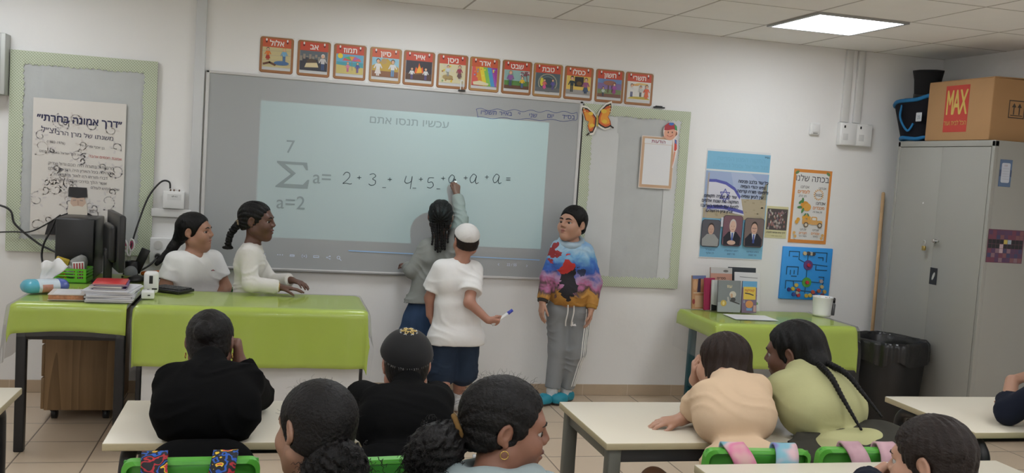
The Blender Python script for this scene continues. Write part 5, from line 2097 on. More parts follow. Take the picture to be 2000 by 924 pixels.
# ------------------------------------------------------------------ sockets, trunking, boxes on the walls
TRUNK = mat('trunking_grey', (0.66, 0.67, 0.68), rough=0.45)
struct('trim_1', MB().box((-1.583, -0.014, 1.80), (0.060, 0.028, 1.40), 0.003).build('trim_1', TRUNK))
struct('trim_2', MB().box((-1.712, -0.015, 1.108), (0.228, 0.030, 0.05), 0.003).build('trim_2', mat('trunking_white', (0.72, 0.715, 0.70), rough=0.45)))
for k, (xa, xb) in enumerate(((2.765, 2.832), (2.862, 2.928))):
    struct('trim', MB().box(((xa + xb) / 2, -0.012, 2.245), (xb - xa - 0.012, 0.024, 0.51), 0.003).build('trim_%d' % (3 + k), MATS['trunking_white']))
t = thing('socket_box', 'white double wall box under the two trunking strips near the corner', 'socket', (2.886, 0, 1.905))
MB().box((0, -0.022, 0), (0.262, 0.044, 0.162), 0.006).build('box', WHITE_PL, t)
for s in (-1, 1):
    c = MB().box((s * 0.064, -0.046, 0), (0.12, 0.006, 0.152), 0.003).build('cover', WHITE_PL, t)
    MB().box((s * 0.064 - 0.035, -0.050, 0.052), (0.012, 0.003, 0.018), 0.002).build('indicator', DARK_PLASTIC, c)
    MB().box((s * 0.064 - 0.025, -0.0495, -0.02), (0.04, 0.002, 0.045), 0.002).build('label_plate', mat('plate_grey', (0.68, 0.68, 0.67), rough=0.5), c)
t = thing('wall_sensor', 'small white square sensor on the wall above the posters', 'sensor', (2.570, 0, 1.925))
MB().box((0, -0.012, 0), (0.078, 0.024, 0.085), 0.008, seg=3).build('body', WHITE_PL, t)
MB().box((0, -0.026, 0.004), (0.048, 0.006, 0.052), 0.003).build('cover', WHITE_PL, t)
MB().box((0, -0.028, -0.030), (0.034, 0.003, 0.004)).build('vent', mat('mid_grey', (0.25, 0.25, 0.25), rough=0.5), t)
t = thing('network_box', 'off-white network box with cables on the wall beside the whiteboard', 'network box', (-1.700, 0, 1.188))
MB().box((0.0, -0.024, 0), (0.122, 0.044, 0.106), 0.005).build('body', WHITE_PL, t)
a = Art()
a.rect(-0.035, 0.0, 0.045, 0.036, (0.70, 0.70, 0.69))
a.text('AP 4 2', 0.005, 0.018, 0.012, (0.06, 0.06, 0.07), bold=0.02)
a.build('label_marking', t, loc=(0, -0.0466, 0))
for x in (-0.02, 0.0, 0.03):
    MB().cyl((x, -0.024, 0.052), (x, -0.024, 0.064), 0.005, 0.004, 10).build('connector', mat('connector_dark', (0.10, 0.05, 0.03), rough=0.4), t)
t = thing('power_outlet', 'white multi-gang wall outlet with black plugs behind the seated girl in white', 'outlet', (-1.735, 0, 0.878))
MB().box((0, -0.018, 0), (0.18, 0.036, 0.158), 0.008, seg=3).build('plate', WHITE_PL, t)
for x in (-0.042, 0.042):
    for z in (0.034, -0.034):
        c = MB().cyl((x, -0.036, z), (x, -0.039, z), 0.026, 0.026, 24)
        c.build('socket', mat('socket_cream', (0.66, 0.65, 0.62), rough=0.4), t)
for x, z in ((-0.042, -0.034), (0.03, -0.02)):
    MB().cyl((x, -0.039, z), (x, -0.075, z), 0.019, 0.014, 18).build('plug', DARK_PLASTIC, t)
t = thing('wall_cabinet_box', 'grey metal wall box cut by the picture edge above the tall pinboard', 'wall box', (-2.80, 0, 1.912))
MB().box((0, -0.055, 0), (0.355, 0.11, 0.345), 0.004).build('body', mat('box_grey', rgb(140, 141, 138), rough=0.5, metal=0.2), t)
MB().box((-0.01, -0.112, 0), (0.33, 0.006, 0.335), 0.003).build('door', MATS['box_grey'], t)
a = Art()
a.text('PL.4', 0.115, 0.132, 0.018, (0.05, 0.05, 0.05)).text('PL.4', 0.115, -0.140, 0.018, (0.05, 0.05, 0.05))
a.build('label_marking', t, loc=(0, -0.1155, 0))


def cable(label, pts, r=0.005, group=None):
    b = MB().tube(pts, r, 8, sub=8)
    o = b.build('cable', DARK_PLASTIC)
    return tag(o, label, 'cable', group)


cable('black cable looping from the network box down to the desk', [(-1.722, -0.03, 1.255), (-1.73, -0.03, 1.295), (-1.775, -0.045, 1.292), (-1.84, -0.05, 1.20), (-1.885, -0.07, 1.06), (-1.915, -0.10, 0.93), (-1.935, -0.13, 0.80), (-1.95, -0.16, 0.742)], 0.0055)
cable('black cable drooping across the tall pinboard to the computer tower', [(-2.95, -0.045, 1.15), (-2.62, -0.055, 1.10), (-2.56, -0.055, 1.00), (-2.44, -0.06, 0.90), (-2.36, -0.08, 0.862), (-2.30, -0.10, 0.84)], 0.006)
cable('thin black cable rising over the tall pinboard to the top of the computer tower', [(-2.95, -0.048, 0.92), (-2.60, -0.055, 0.955), (-2.48, -0.06, 0.962), (-2.38, -0.06, 1.02), (-2.315, -0.08, 1.07)], 0.004)
cable('black cable hanging in a loop beside the computer tower with an inline lump', [(-2.335, -0.10, 1.05), (-2.36, -0.10, 0.98), (-2.395, -0.10, 0.90), (-2.405, -0.10, 0.83), (-2.385, -0.12, 0.775), (-2.33, -0.14, 0.742), (-2.29, -0.16, 0.736)], 0.006)
cable('black power lead running from the wall outlet down to the desk', [(-1.775, -0.075, 0.845), (-1.81, -0.10, 0.80), (-1.86, -0.12, 0.765), (-1.90, -0.18, 0.742), (-1.95, -0.22, 0.738)], 0.006)

# ------------------------------------------------------------------ corner: cabinet, carton, bag, hat, broom, bin
CAB = mat('grey_green_enamel', (0.33, 0.325, 0.295), rough=0.38, var=0.02, vscale=2, bump=0.03, bscale=4)
t = thing('metal_cabinet', 'tall grey two-door metal cabinet in the corner with a brass padlock', 'cabinet', (3.34, -0.695, 0))
MB().box((0.012, 0, 0.94), (0.452, 0.93, 1.864), 0.004).build('body', CAB, t)
fr = MB()
fr.box((-0.222, 0, 1.853), (0.03, 0.93, 0.038), 0.003).box((-0.222, 0, 0.05), (0.03, 0.93, 0.10), 0.003)
fr.box((-0.222, 0.452, 0.94), (0.03, 0.026, 1.86), 0.003).box((-0.222, -0.452, 0.94), (0.03, 0.026, 1.86), 0.003)
fr.build('frame', CAB, t)
for s, w in ((1, 0), (-1, 1)):
    d = MB().box((-0.226 - 0.004 * w, s * 0.2195, 0.965), (0.020, 0.435, 1.732), 0.003).build('door', CAB, t)
    if w:
        MB().cyl((-0.240, -0.018, 1.215), (-0.262, -0.018, 1.215), 0.014, 0.012, 18).build('handle_boss', mat('chrome', (0.6, 0.6, 0.58), rough=0.25, metal=0.9), d)
        MB().tube([(-0.258, -0.018, 1.215), (-0.264, -0.050, 1.218), (-0.262, -0.075, 1.216)], 0.007, 10, sub=4).build('handle', MATS['chrome'], d)
        a = Art()
        a.rect(-0.036, -0.055, 0.036, 0.055, (0.018, 0.018, 0.02))
        a.disc(0, 0.0, 0.010, (0.45, 0.45, 0.42), 0.028, rot=-0.4)
        a.build('lock_plate', d, loc=(-0.2412, -0.032, 0.985), rot=(0, 0, -PI / 2))
        a = Art()
        a.poly([(-0.006, 0), (0.008, 0.004), (0.006, 0.014), (-0.004, 0.012)], (0.72, 0.72, 0.70))
        a.build('sticker', d, loc=(-0.2412, 0.14, 1.45), rot=(0, 0, -PI / 2))
p = thing('padlock', 'small brass padlock hanging from the handle of the metal cabinet', 'padlock', (3.072, -0.64, 1.20))
MB().box((0, 0, -0.040), (0.016, 0.030, 0.030), 0.004).build('body', mat('brass', (0.50, 0.36, 0.12), rough=0.3, metal=0.8), p)
MB().tube([(0, -0.010, -0.028), (0, -0.011, -0.004), (0, -0.006, 0.010), (0, 0.006, 0.010), (0, 0.011, -0.004), (0, 0.010, -0.028)], 0.003, 8, sub=5).build('shackle', MATS['chrome'], p)
t = thing('cabinet_notice', 'small blue-edged white notice on the side of the metal cabinet', 'notice', (3.194, -1.1612, 1.676))
MB().box((0, -0.0004, 0), (0.088, 0.0008, 0.165)).build('sheet', mat('notice_blue', (0.10, 0.16, 0.28), rough=0.5), t)
a = Art()
a.rect(-0.030, -0.058, 0.032, 0.062, (0.55, 0.58, 0.66), 0.010)
a.rect(-0.044, -0.02, -0.030, 0.02, (0.05, 0.08, 0.16)).rect(0.032, -0.02, 0.044, 0.02, (0.05, 0.08, 0.16))
a.text(heb('לוח'), 0.0, 0.040, 0.016, (0.30, 0.12, 0.12))
for k in range(5):
    a.line([(-0.022, 0.028 - 0.016 * k), (0.024, 0.028 - 0.016 * k)], 0.002, (0.36, 0.38, 0.44))
a.build('print', t, loc=(0, -0.0009, 0))
t = thing('patchwork_print', 'dark plum patchwork picture taped low on the side of the metal cabinet', 'picture', (3.248, -1.1612, 1.230))
MB().box((0, -0.0004, 0), (0.262, 0.0008, 0.205)).build('sheet', mat('plum_paper', (0.13, 0.045, 0.075), rough=0.5), t)
a = Art()
rr = random.Random(31)
for i in range(9):
    for j in range(7):
        base = rr.choice([(0.16, 0.04, 0.07), (0.09, 0.04, 0.10), (0.20, 0.08, 0.09), (0.05, 0.05, 0.12), (0.22, 0.13, 0.16)])
        if j in (3, 4):
            base = (0.012, 0.011, 0.016)
        if (i, j) == (4, 4):
            base = (0.55, 0.45, 0.10)
        if (i, j) in ((3, 3), (3, 2)):
            base = (0.50, 0.36, 0.38)
        if (i, j) == (5, 4):
            base = (0.30, 0.38, 0.45)
        a.rect(-0.126 + 0.028 * i, -0.098 + 0.028 * j, -0.1 + 0.028 * i, -0.072 + 0.028 * j, base, up=(i + j == 0))
a.build('print', t, loc=(0, -0.0009, 0))

CARD_M = mat('brown_cardboard', (0.42, 0.235, 0.105), rough=0.8, var=0.06, vscale=6, bump=0.08, bscale=12)
t = thing('cardboard_box', 'big brown cardboard carton with a red panel on top of the metal cabinet', 'box', (3.325, -0.785, 1.873))
MB().box((0, 0, 0.193), (0.42, 0.60, 0.384), 0.006).build('carton', CARD_M, t)
for s in (-1, 1):
    MB().box((s * 0.104, 0, 0.389), (0.206, 0.60, 0.006), 0.002, rot=Matrix.Rotation(s * 0.02, 3, 'Y')).build('flap', CARD_M, t)
a = Art()
a.rect(-0.110, -0.150, 0.110, 0.150, (0.50, 0.045, 0.030))
for ch, x in (('M', -0.063), ('A', 0.0), ('X', 0.064)):
    a.text(ch, x, -0.035, 0.225, (0.60, 0.42, 0.10), bold=0.012, sx=0.40 if ch == 'M' else 0.46)
a.text(heb('הכל לבית ועוד'), 0, -0.105, 0.042, (0.58, 0.36, 0.10), bold=0.012, sx=0.85)
a.build('print', t, loc=(-0.2106, 0.016, 0.205), rot=(0, 0, -PI / 2))
a = Art()
k = (0.05, 0.035, 0.025)
a.line([(-0.055, -0.052), (0.055, -0.052), (0.055, 0.052), (-0.055, 0.052)], 0.006, k, closed=True)
for x in (-0.02, 0.02):
    a.line([(x, -0.03), (x, 0.025)], 0.008, k)
    a.poly([(x - 0.016, 0.012), (x + 0.016, 0.012), (x, 0.038)], k)
a.line([(-0.042, -0.038), (0.042, -0.038)], 0.005, k)
a.build('arrow_marking', t, loc=(-0.03, -0.3006, 0.20))

BLUE_N = cloth_mat('bright_blue_nylon', (0.02, 0.16, 0.36), rough=0.5)
t = thing('cooler_bag', 'black cooler bag with bright blue trim beside the carton on the metal cabinet', 'bag', (3.285, -0.285, 1.886))
b = MB()


def bagf(u, v):
    z = v * 0.265
    w = 2 * PI * u
    rx, ry = 0.150 + 0.030 * v, 0.145 + 0.075 * v
    e = 2 / 3.2
    return Vector((math.copysign(abs(math.cos(w)) ** e, math.cos(w)) * rx, math.copysign(abs(math.sin(w)) ** e, math.sin(w)) * ry - 0.0 + 0.012 * v, z + 0.03 * v * math.sin(w) * -1 + 0.006 * math.sin(5 * w)))


b.grid(48, 12, bagf)
b.build('bag_body', DARK_CLOTH, t)
b = MB()
b.tube([bagf(k / 40, 1.0) + Vector((0, 0, 0.004)) for k in range(41)], 0.014, 8, sub=1)
b.build('trim', BLUE_N, t)
b = MB()
b.tube([bagf(k / 40, 0.04) for k in range(41)], 0.013, 8, sub=1)
b.build('trim', BLUE_N, t)
b = MB().grid(10, 4, lambda u, v: Vector((0, 0, 0.255 + 0.01 * math.sin(u * PI))) + Vector(((v - 0.5) * 0.30, (u - 0.5) * 0.36 + 0.012, -0.03 * (u - 0.5))))
b.build('lid', DARK_CLOTH, t)
MB().tube([(-0.172, 0.07, 0.24), (-0.185, 0.06, 0.15), (-0.178, -0.02, 0.06), (-0.165, -0.06, 0.11)], 0.008, 8, sub=6).build('strap', BLUE_N, t)
a = Art()
a.rect(-0.03, -0.03, 0.03, 0.03, (0.50, 0.52, 0.55), 0.005)
a.text('35', 0, -0.014, 0.035, (0.10, 0.12, 0.16))
a.build('label_marking', t, loc=(-0.182, -0.135, 0.150), rot=(0, 0, -PI / 2))
t = thing('top_hat', 'black felt top hat resting tilted on the cooler bag', 'hat', (3.29, -0.235, 2.172), (0.10, -0.10, 0))
MB().lathe([(0.002, 0.0), (0.13, 0.0), (0.145, 0.010), (0.13, 0.008), (0.088, 0.012), (0.085, 0.05), (0.090, 0.14), (0.102, 0.20), (0.102, 0.207), (0.06, 0.212), (0.002, 0.213)], n=36).build('felt', mat('black_felt', (0.012, 0.012, 0.013), rough=0.95), t)
MB().lathe([(0.089, 0.014), (0.0885, 0.045)], n=36).build('hat_band', mat('black_satin', (0.02, 0.02, 0.022), rough=0.4), t)

t = thing('broom', 'pale wooden broom handle leaning in the corner beside the metal cabinet', 'broom', (0, 0, 0))
MB().cyl((3.110, -0.130, 0.06), (3.158, -0.032, 1.500), 0.0125, n=14).sph((3.158, -0.032, 1.500), 0.0125, 12).build('handle', wood_mat('pale_wood', (0.50, 0.32, 0.17), (0.60, 0.40, 0.22), 2.0), t)
MB().box((3.108, -0.134, 0.05), (0.05, 0.16, 0.04), 0.01).build('head_block', mat('broom_blue', (0.05, 0.12, 0.25), rough=0.5), t)
MB().box((3.106, -0.134, 0.018), (0.055, 0.18, 0.034), 0.008, taper=0.85).build('bristles', mat('broom_bristle', (0.10, 0.10, 0.10), rough=0.9, bump=0.6, bscale=200), t)

t = thing('waste_bin', 'tall black waste bin with a liner folded over its rim, between cabinet and green table', 'bin', (2.825, -0.68, 0), (0, 0, 0.35))
BIN = mat('bin_black', (0.010, 0.010, 0.011), rough=0.42, bump=0.1, bscale=6)
MB().lathe([(0.001, 0.004), (0.172, 0.0), (0.182, 0.015), (0.206, 0.30), (0.219, 0.53), (0.215, 0.545), (0.206, 0.53), (0.195, 0.30), (0.168, 0.03), (0.001, 0.02)], n=48, sq=3.6).build('body', BIN, t)
rng = random.Random(3)
b = MB()


def liner(u, v):
    w = 2 * PI * u
    e = 2 / 3.6
    wob = 0.006 * math.sin(9 * w) + 0.004 * math.sin(23 * w + 1)
    prof = [(0.190, 0.46), (0.206, 0.545), (0.219, 0.565), (0.230, 0.550), (0.234, 0.50), (0.233, 0.43 + 0.02 * math.sin(5 * w))]
    s = v * (len(prof) - 1)
    i = min(len(prof) - 2, int(s))
    r_ = prof[i][0] + (prof[i + 1][0] - prof[i][0]) * (s - i) + (wob if v > 0.3 else 0)
    z = prof[i][1] + (prof[i + 1][1] - prof[i][1]) * (s - i)
    return Vector((math.copysign(abs(math.cos(w)) ** e, math.cos(w)) * r_, math.copysign(abs(math.sin(w)) ** e, math.sin(w)) * r_, z))


b.grid(120, 15, liner)
b.build('liner', mat('bin_liner', (0.013, 0.013, 0.014), rough=0.28, bump=0.35, bscale=25), t)

# ------------------------------------------------------------------ green side table and what stands on it
GZ = 0.635
TEAL = mat('teal_metal', (0.008, 0.075, 0.095), rough=0.4)
t = thing('side_table', 'low table on teal legs under a green cloth against the wall', 'table', (2.07, -0.44, 0))
MB().box((0, 0, GZ - 0.016), (0.94, 0.56, 0.026), 0.004).build('tabletop', WHITE_LAM, t)
for sx in (-1, 1):
    for sy in (-1, 1):
        MB().box((sx * 0.405, sy * 0.225, (GZ - 0.03) / 2), (0.045, 0.045, GZ - 0.03), 0.006).build('leg', TEAL, t)
    MB().box((sx * 0.405, 0, 0.022), (0.05, 0.53, 0.044), 0.006).build('foot_rail', TEAL, t)
    MB().box((sx * 0.405, 0, 0.14), (0.035, 0.42, 0.03), 0.004).build('crossbar', TEAL, t)
o = drape(1.585, 2.548, -0.735, -0.155, GZ, (0.10, 0.10, 0.28, 0.02), 21, 0.004, flare=0.06).build('tablecloth', GREEN_CLOTH, thick=0.0015)
tag(o, 'bright green oilcloth on the low table with the books', 'tablecloth')
o = drape(1.582, 2.551, -0.738, -0.155, GZ + 0.006, (0.26, 0.105, 0.36, 0.0), 21, 0.004, flare=0.07, off=0.014).build('clear_cover', clear_mat())
tag(o, 'clear plastic sheet over the green cloth of the low table with the books', 'table cover')


def book(label, x, y, w, h, th, rz, lean, art, spine=(0.5, 0.5, 0.5), z0=GZ + 0.0110):
    """Standing book; front cover faces -y; leans back by lean."""
    t = thing('book', label, 'book', (x, y, z0), (-lean, 0, rz), 'books standing on the low green table')
    c = mat('cover_%02d%02d%02d' % tuple(int(99 * q) for q in spine), spine, rough=0.4)
    MB().box((0, 0.0012, h / 2), (w, 0.0024, h), 0.0006).build('front_cover', c, t)
    MB().box((0, th - 0.0012, h / 2), (w, 0.0024, h), 0.0006).build('back_cover', c, t)
    MB().box((-w / 2 + 0.0012, th / 2, h / 2), (0.0024, th, h), 0.0006).build('spine', c, t)
    MB().box((0.001, th / 2, h / 2), (w - 0.006, th - 0.005, h - 0.006)).build('pages', mat('page_cream', (0.66, 0.62, 0.54), rough=0.8), t)
    a = Art()
    art(a, w, h)
    a.build('cover_print', t, loc=(0, -0.0006, 0))
    return t


def art_orange(a, w, h):
    a.rect(-w / 2, 0, w / 2, h, (0.50, 0.27, 0.14))
    a.rect(-w / 2, h * 0.9, w / 2, h, (0.14, 0.18, 0.36))
    a.disc(-w * 0.30, h * 0.72, w * 0.16, (0.62, 0.36, 0.20), h * 0.16)
    a.poly([(-w * 0.15, h * 0.5), (w * 0.1, h * 0.5), (w * 0.12, h * 0.92), (-w * 0.08, h * 0.9)], (0.05, 0.04, 0.07))
    a.rect(-w * 0.42, h * 0.47, w * 0.35, h * 0.49, (0.68, 0.60, 0.45))
    a.disc(-w * 0.40, h * 0.22, w * 0.10, (0.32, 0.06, 0.06), h * 0.08)
    a.rect(-w * 0.3, h * 0.05, w * 0.3, h * 0.40, (0.58, 0.38, 0.24))


def art_pink(a, w, h):
    a.rect(-w / 2, 0, w / 2, h, (0.38, 0.035, 0.10))


def art_green(a, w, h):
    a.rect(-w / 2, 0, w / 2, h, (0.66, 0.67, 0.66))
    for k in range(6):
        a.disc(w * (0.28 - 0.05 * (k % 2)), h * (0.3 + 0.11 * k), w * 0.12, (0.04, 0.24, 0.16), h * 0.03, rot=0.5 * k)
    a.poly([(-w * 0.5, 0), (w * 0.5, 0), (w * 0.5, h * 0.22), (-w * 0.1, h * 0.15), (-w * 0.5, h * 0.20)], (0.02, 0.02, 0.025))
    a.text(heb('יער'), w * 0.15, h * 0.86, h * 0.09, (0.35, 0.06, 0.05))


def art_grey(a, w, h):
    a.rect(-w / 2, 0, w / 2, h, (0.215, 0.235, 0.24))
    a.poly([(-w / 2, 0), (w / 2, 0), (w / 2, h * 0.30), (0, h * 0.36), (-w / 2, h * 0.30)], (0.34, 0.37, 0.38))
    a.text(heb('עוז'), 0, h * 0.77, h * 0.125, (0.68, 0.58, 0.36), bold=0.03, sx=1.2)
    a.disc(w * 0.15, h * 0.56, w * 0.15, (0.62, 0.57, 0.48), h * 0.105)
    a.disc(w * 0.10, h * 0.52, w * 0.055, (0.55, 0.35, 0.22), h * 0.07)
    a.disc(w * 0.17, h * 0.40, w * 0.11, (0.06, 0.06, 0.06), h * 0.07)
    a.line([(w * 0.05, h * 0.36), (w * 0.45, h * 0.27)], 0.008, (0.05, 0.05, 0.05))
    a.line([(-w * 0.06, h * 0.46), (-w * 0.04, h * 0.36)], 0.012, (0.45, 0.44, 0.42))
    a.disc(-w * 0.25, h * 0.28, w * 0.13, (0.55, 0.38, 0.08), h * 0.10)
    a.disc(-w * 0.25, h * 0.28, w * 0.05, (0.72, 0.62, 0.25), h * 0.06)


def art_yellow(a, w, h):
    a.rect(-w / 2, 0, w / 2, h, (0.20, 0.14, 0.22))
    a.rect(-w / 2, h * 0.80, w / 2, h, (0.14, 0.38, 0.62))
    a.rect(-w * 0.42, h * 0.42, w * 0.42, h * 0.82, (0.72, 0.52, 0.08))
    a.text(heb('קומיקס'), 0, h * 0.68, h * 0.10, (0.48, 0.10, 0.04), bold=0.03, sx=1.1)
    a.line([(-w * 0.3, h * 0.62), (0, h * 0.60), (w * 0.25, h * 0.56)], 0.007, (0.05, 0.04, 0.06))
    a.disc(0, h * 0.27, w * 0.26, (0.66, 0.30, 0.10), h * 0.12)
    a.disc(-w * 0.36, h * 0.35, w * 0.07, (0.30, 0.30, 0.36), h * 0.05)
    a.rect(-w * 0.2, h * 0.07, w * 0.2, h * 0.15, (0.18, 0.34, 0.58))
    a.rect(w * 0.28, h * 0.04, w * 0.46, h * 0.24, (0.55, 0.36, 0.32))


def art_white(a, w, h):
    a.rect(-w / 2, 0, w / 2, h, (0.66, 0.66, 0.67))
    a.line([(-w * 0.3, h * 0.88), (w * 0.4, h * 0.86)], 0.004, (0.2, 0.2, 0.22))
    a.poly([(w * 0.1, h * 0.32), (w * 0.40, h * 0.40), (w * 0.30, h * 0.58), (w * 0.15, h * 0.55)], (0.36, 0.06, 0.08))
    a.poly([(w * 0.0, h * 0.28), (w * 0.22, h * 0.30), (w * 0.16, h * 0.42)], (0.06, 0.10, 0.30))
    a.disc(w * 0.32, h * 0.20, w * 0.12, (0.16, 0.34, 0.12), h * 0.05)


def art_dark(a, w, h):
    a.rect(-w / 2, 0, w / 2, h, (0.022, 0.03, 0.04))
    a.rect(-w / 2, 0, w / 2, h * 0.55, (0.04, 0.14, 0.07))


def art_salmon(a, w, h):
    a.rect(-w / 2, 0, w / 2, h, (0.52, 0.27, 0.20))
    a.rect(-w / 2, h * 0.86, w / 2, h, (0.50, 0.49, 0.47))
    a.text(heb('ספרים'), 0, h * 0.72, h * 0.085, (0.05, 0.03, 0.03), bold=0.02)
    a.disc(w * 0.2, h * 0.92, w * 0.12, (0.16, 0.15, 0.14), h * 0.03)


book('dark green-black hardback, tallest at the back of the books on the low table', 2.030, -0.185, 0.20, 0.290, 0.014, -0.05, 0.16, art_dark, (0.02, 0.04, 0.04))
book('salmon and grey book behind the grey title book on the low table', 1.865, -0.205, 0.16, 0.285, 0.012, 0.0, 0.16, art_salmon, (0.40, 0.2, 0.16))
book('orange and brown picture book at the end of the standing books, beside the pinboard', 1.700, -0.205, 0.115, 0.225, 0.012, 0.25, 0.10, art_orange, (0.40, 0.22, 0.12))
book('book with a magenta cover standing edge-on next to the orange one', 1.765, -0.235, 0.085, 0.215, 0.016, 0.30, 0.08, art_pink, (0.45, 0.04, 0.13))
book('white picture book with green leaves partly hidden by the grey title book', 1.832, -0.250, 0.135, 0.205, 0.010, 0.1, 0.08, art_green, (0.6, 0.6, 0.6))
book('white book with a dark red and green picture at its lower corner', 2.040, -0.235, 0.185, 0.262, 0.010, -0.05, 0.14, art_white, (0.62, 0.62, 0.62))
book('grey book with a gold Hebrew title and a white-helmeted figure, front of the row', 1.866, -0.315, 0.166, 0.212, 0.012, 0.0, 0.10, art_grey, (0.2, 0.22, 0.23))
book('small yellow and blue comic with an orange figure, front of the row', 2.012, -0.320, 0.108, 0.212, 0.008, 0.0, 0.10, art_yellow, (0.2, 0.15, 0.2))
t = thing('paper_sheet', 'large white paper sheet lying on the low green table before the books', 'paper', (1.93, -0.50, GZ + 0.0085), (0, 0, -0.05))
MB().box((0, 0, 0), (0.30, 0.21, 0.001)).build('sheet', PAPER_W, t)
a = Art()
a.rect(-0.15, -0.105, 0.15, -0.095, (0.30, 0.45, 0.60))
a.build('print', t, loc=(0, 0, 0.0008), rot=(-PI / 2, 0, 0))
t = thing('white_cup', 'white plastic pencil pot with pencils on the low green table', 'cup', (2.555, -0.33, GZ + 0.0078))
MB().lathe([(0.001, 0.002), (0.058, 0.0), (0.062, 0.012), (0.060, 0.02), (0.068, 0.125), (0.070, 0.132), (0.066, 0.130), (0.056, 0.02), (0.001, 0.012)], n=32).build('pot', WHITE_PL, t)
for k in range(6):
    w = k * 1.05
    p = thing('pencil', ('short brown pencil', 'short tan pencil', 'short grey pencil', 'short dark pencil', 'stubby ochre pencil', 'stubby rust pencil')[k] + ' standing in the white pot on the low green table', 'pencil', (2.555 + 0.02 * math.cos(w), -0.33 + 0.02 * math.sin(w), GZ + 0.02), (0.25 * math.sin(w), 0.25 * math.cos(w), 0))
    c = ((0.20, 0.10, 0.05), (0.40, 0.28, 0.16), (0.2, 0.2, 0.2), (0.05, 0.04, 0.04), (0.42, 0.28, 0.08), (0.30, 0.09, 0.05))[k]
    MB().cyl((0, 0, 0), (0, 0, 0.112), 0.004, n=6, smooth=False).build('barrel', mat('pencil_%d' % k, c, rough=0.5), p)
    MB().cyl((0, 0, 0.112), (0, 0, 0.122), 0.004, 0.0008, 6).build('point', mat('pencil_wood', (0.45, 0.30, 0.16), rough=0.7), p)
t = thing('glue_bottle', 'dark slim bottle beside the white pencil pot on the low green table', 'bottle', (2.655, -0.30, GZ + 0.0078), (0, 0.05, 0))
for ob in (t,):
    MB().lathe([(0.001, 0), (0.014, 0), (0.015, 0.005), (0.015, 0.075), (0.009, 0.085), (0.009, 0.092)], n=18).build('bottle', mat('smoke_plastic', (0.12, 0.12, 0.125), rough=0.3), t)
    MB().lathe([(0.011, 0.088), (0.010, 0.118), (0.002, 0.122)], n=16).build('cap', DARK_PLASTIC, t)

# ------------------------------------------------------------------ things on the teacher's desk
DZ = TZ + 0.0078
t = thing('computer_tower', 'black computer tower standing at the back of the side desk', 'computer', (-2.185, -0.19, DZ))
MB().box((0, 0, 0.168), (0.205, 0.30, 0.335), 0.006).build('case', DARK_PLASTIC, t)
MB().box((0, -0.153, 0.168), (0.198, 0.010, 0.325), 0.004).build('front_panel', DARK_PLASTIC, t)
t = thing('monitor', 'black monitor turned edge-on, facing the seated girl in white', 'monitor', (-1.990, -0.47, DZ), (0, 0, math.radians(-74)))
MB().lathe([(0.001, 0.0), (0.082, 0.0), (0.082, 0.010), (0.04, 0.018), (0.001, 0.02)], n=32).build('stand_foot', DARK_PLASTIC, t)
MB().box((0, 0.0, 0.10), (0.07, 0.04, 0.18), 0.008).build('stand_neck', DARK_PLASTIC, t)
MB().box((0, 0.036, 0.235), (0.50, 0.030, 0.305), 0.006).build('housing', DARK_PLASTIC, t)
MB().box((0, 0.010, 0.225), (0.30, 0.045, 0.20), 0.02, seg=3).build('back_bulge', DARK_PLASTIC, t)
MB().box((0, 0.0525, 0.24), (0.475, 0.003, 0.275)).build('screen', mat('screen_off', (0.02, 0.025, 0.03), rough=0.12), t)

t = thing('tissue_pack', 'blue and white soft tissue pack with one tissue pulled up', 'tissue pack', (-2.215, -0.90, DZ), (0, 0, 0.55))
F_ = Field()
F_.rc((-0.075, 0, 0.032), (0.075, 0, 0.032), 0.032, 0.032, k=0.03)
F_.rc((-0.075, 0.03, 0.030), (0.075, 0.03, 0.030), 0.029, 0.029, k=0.03)
F_.rc((-0.075, -0.03, 0.030), (0.075, -0.03, 0.030), 0.029, 0.029, k=0.03)
F_.cut((0, 0, 0.001), (0, 0, -1))
m = bpy.data.materials.new('tissue_wrap')
m.use_nodes = True
nt = m.node_tree
tc = nt.nodes.new('ShaderNodeTexCoord')
sp = nt.nodes.new('ShaderNodeSeparateXYZ')
nt.links.new(tc.outputs['Object'], sp.inputs[0])
f1 = mth(nt, 'LESS_THAN', sp.outputs[0], -0.045)
f2 = mth(nt, 'MULTIPLY', mth(nt, 'GREATER_THAN', sp.outputs[0], -0.03), mth(nt, 'MULTIPLY', mth(nt, 'LESS_THAN', sp.outputs[0], 0.02), mth(nt, 'LESS_THAN', sp.outputs[2], 0.045)))
f3 = mth(nt, 'GREATER_THAN', sp.outputs[0], 0.055)
c = mixc(nt, f1, (0.60, 0.68, 0.74), (0.10, 0.42, 0.55))
c = mixc(nt, f2, c, (0.55, 0.26, 0.20))
c = mixc(nt, f3, c, (0.10, 0.14, 0.42))
nt.links.new(c, nt.nodes['Principled BSDF'].inputs['Base Color'])
nt.nodes['Principled BSDF'].inputs['Roughness'].default_value = 0.3
mesh_object('pack', F_.mesh(0.004, folds(0.002, (1, 0.2, 0), 0.03, 2)), m, t)
b = MB()


def tissue(u, v):
    a_ = (u - 0.5)
    z = 0.055 + v * 0.115
    return Vector((a_ * (0.05 + 0.075 * v) + 0.045 * v, 0.012 * math.sin(a_ * 9) * v + 0.008 * math.sin(v * 7), z - 0.03 * v * abs(a_) * 2 + 0.012 * math.sin(u * 11) * v))


b.grid(14, 12, tissue)
b.build('tissue', mat('tissue_white', (0.80, 0.80, 0.80), rough=0.9), t, thick=0.001)

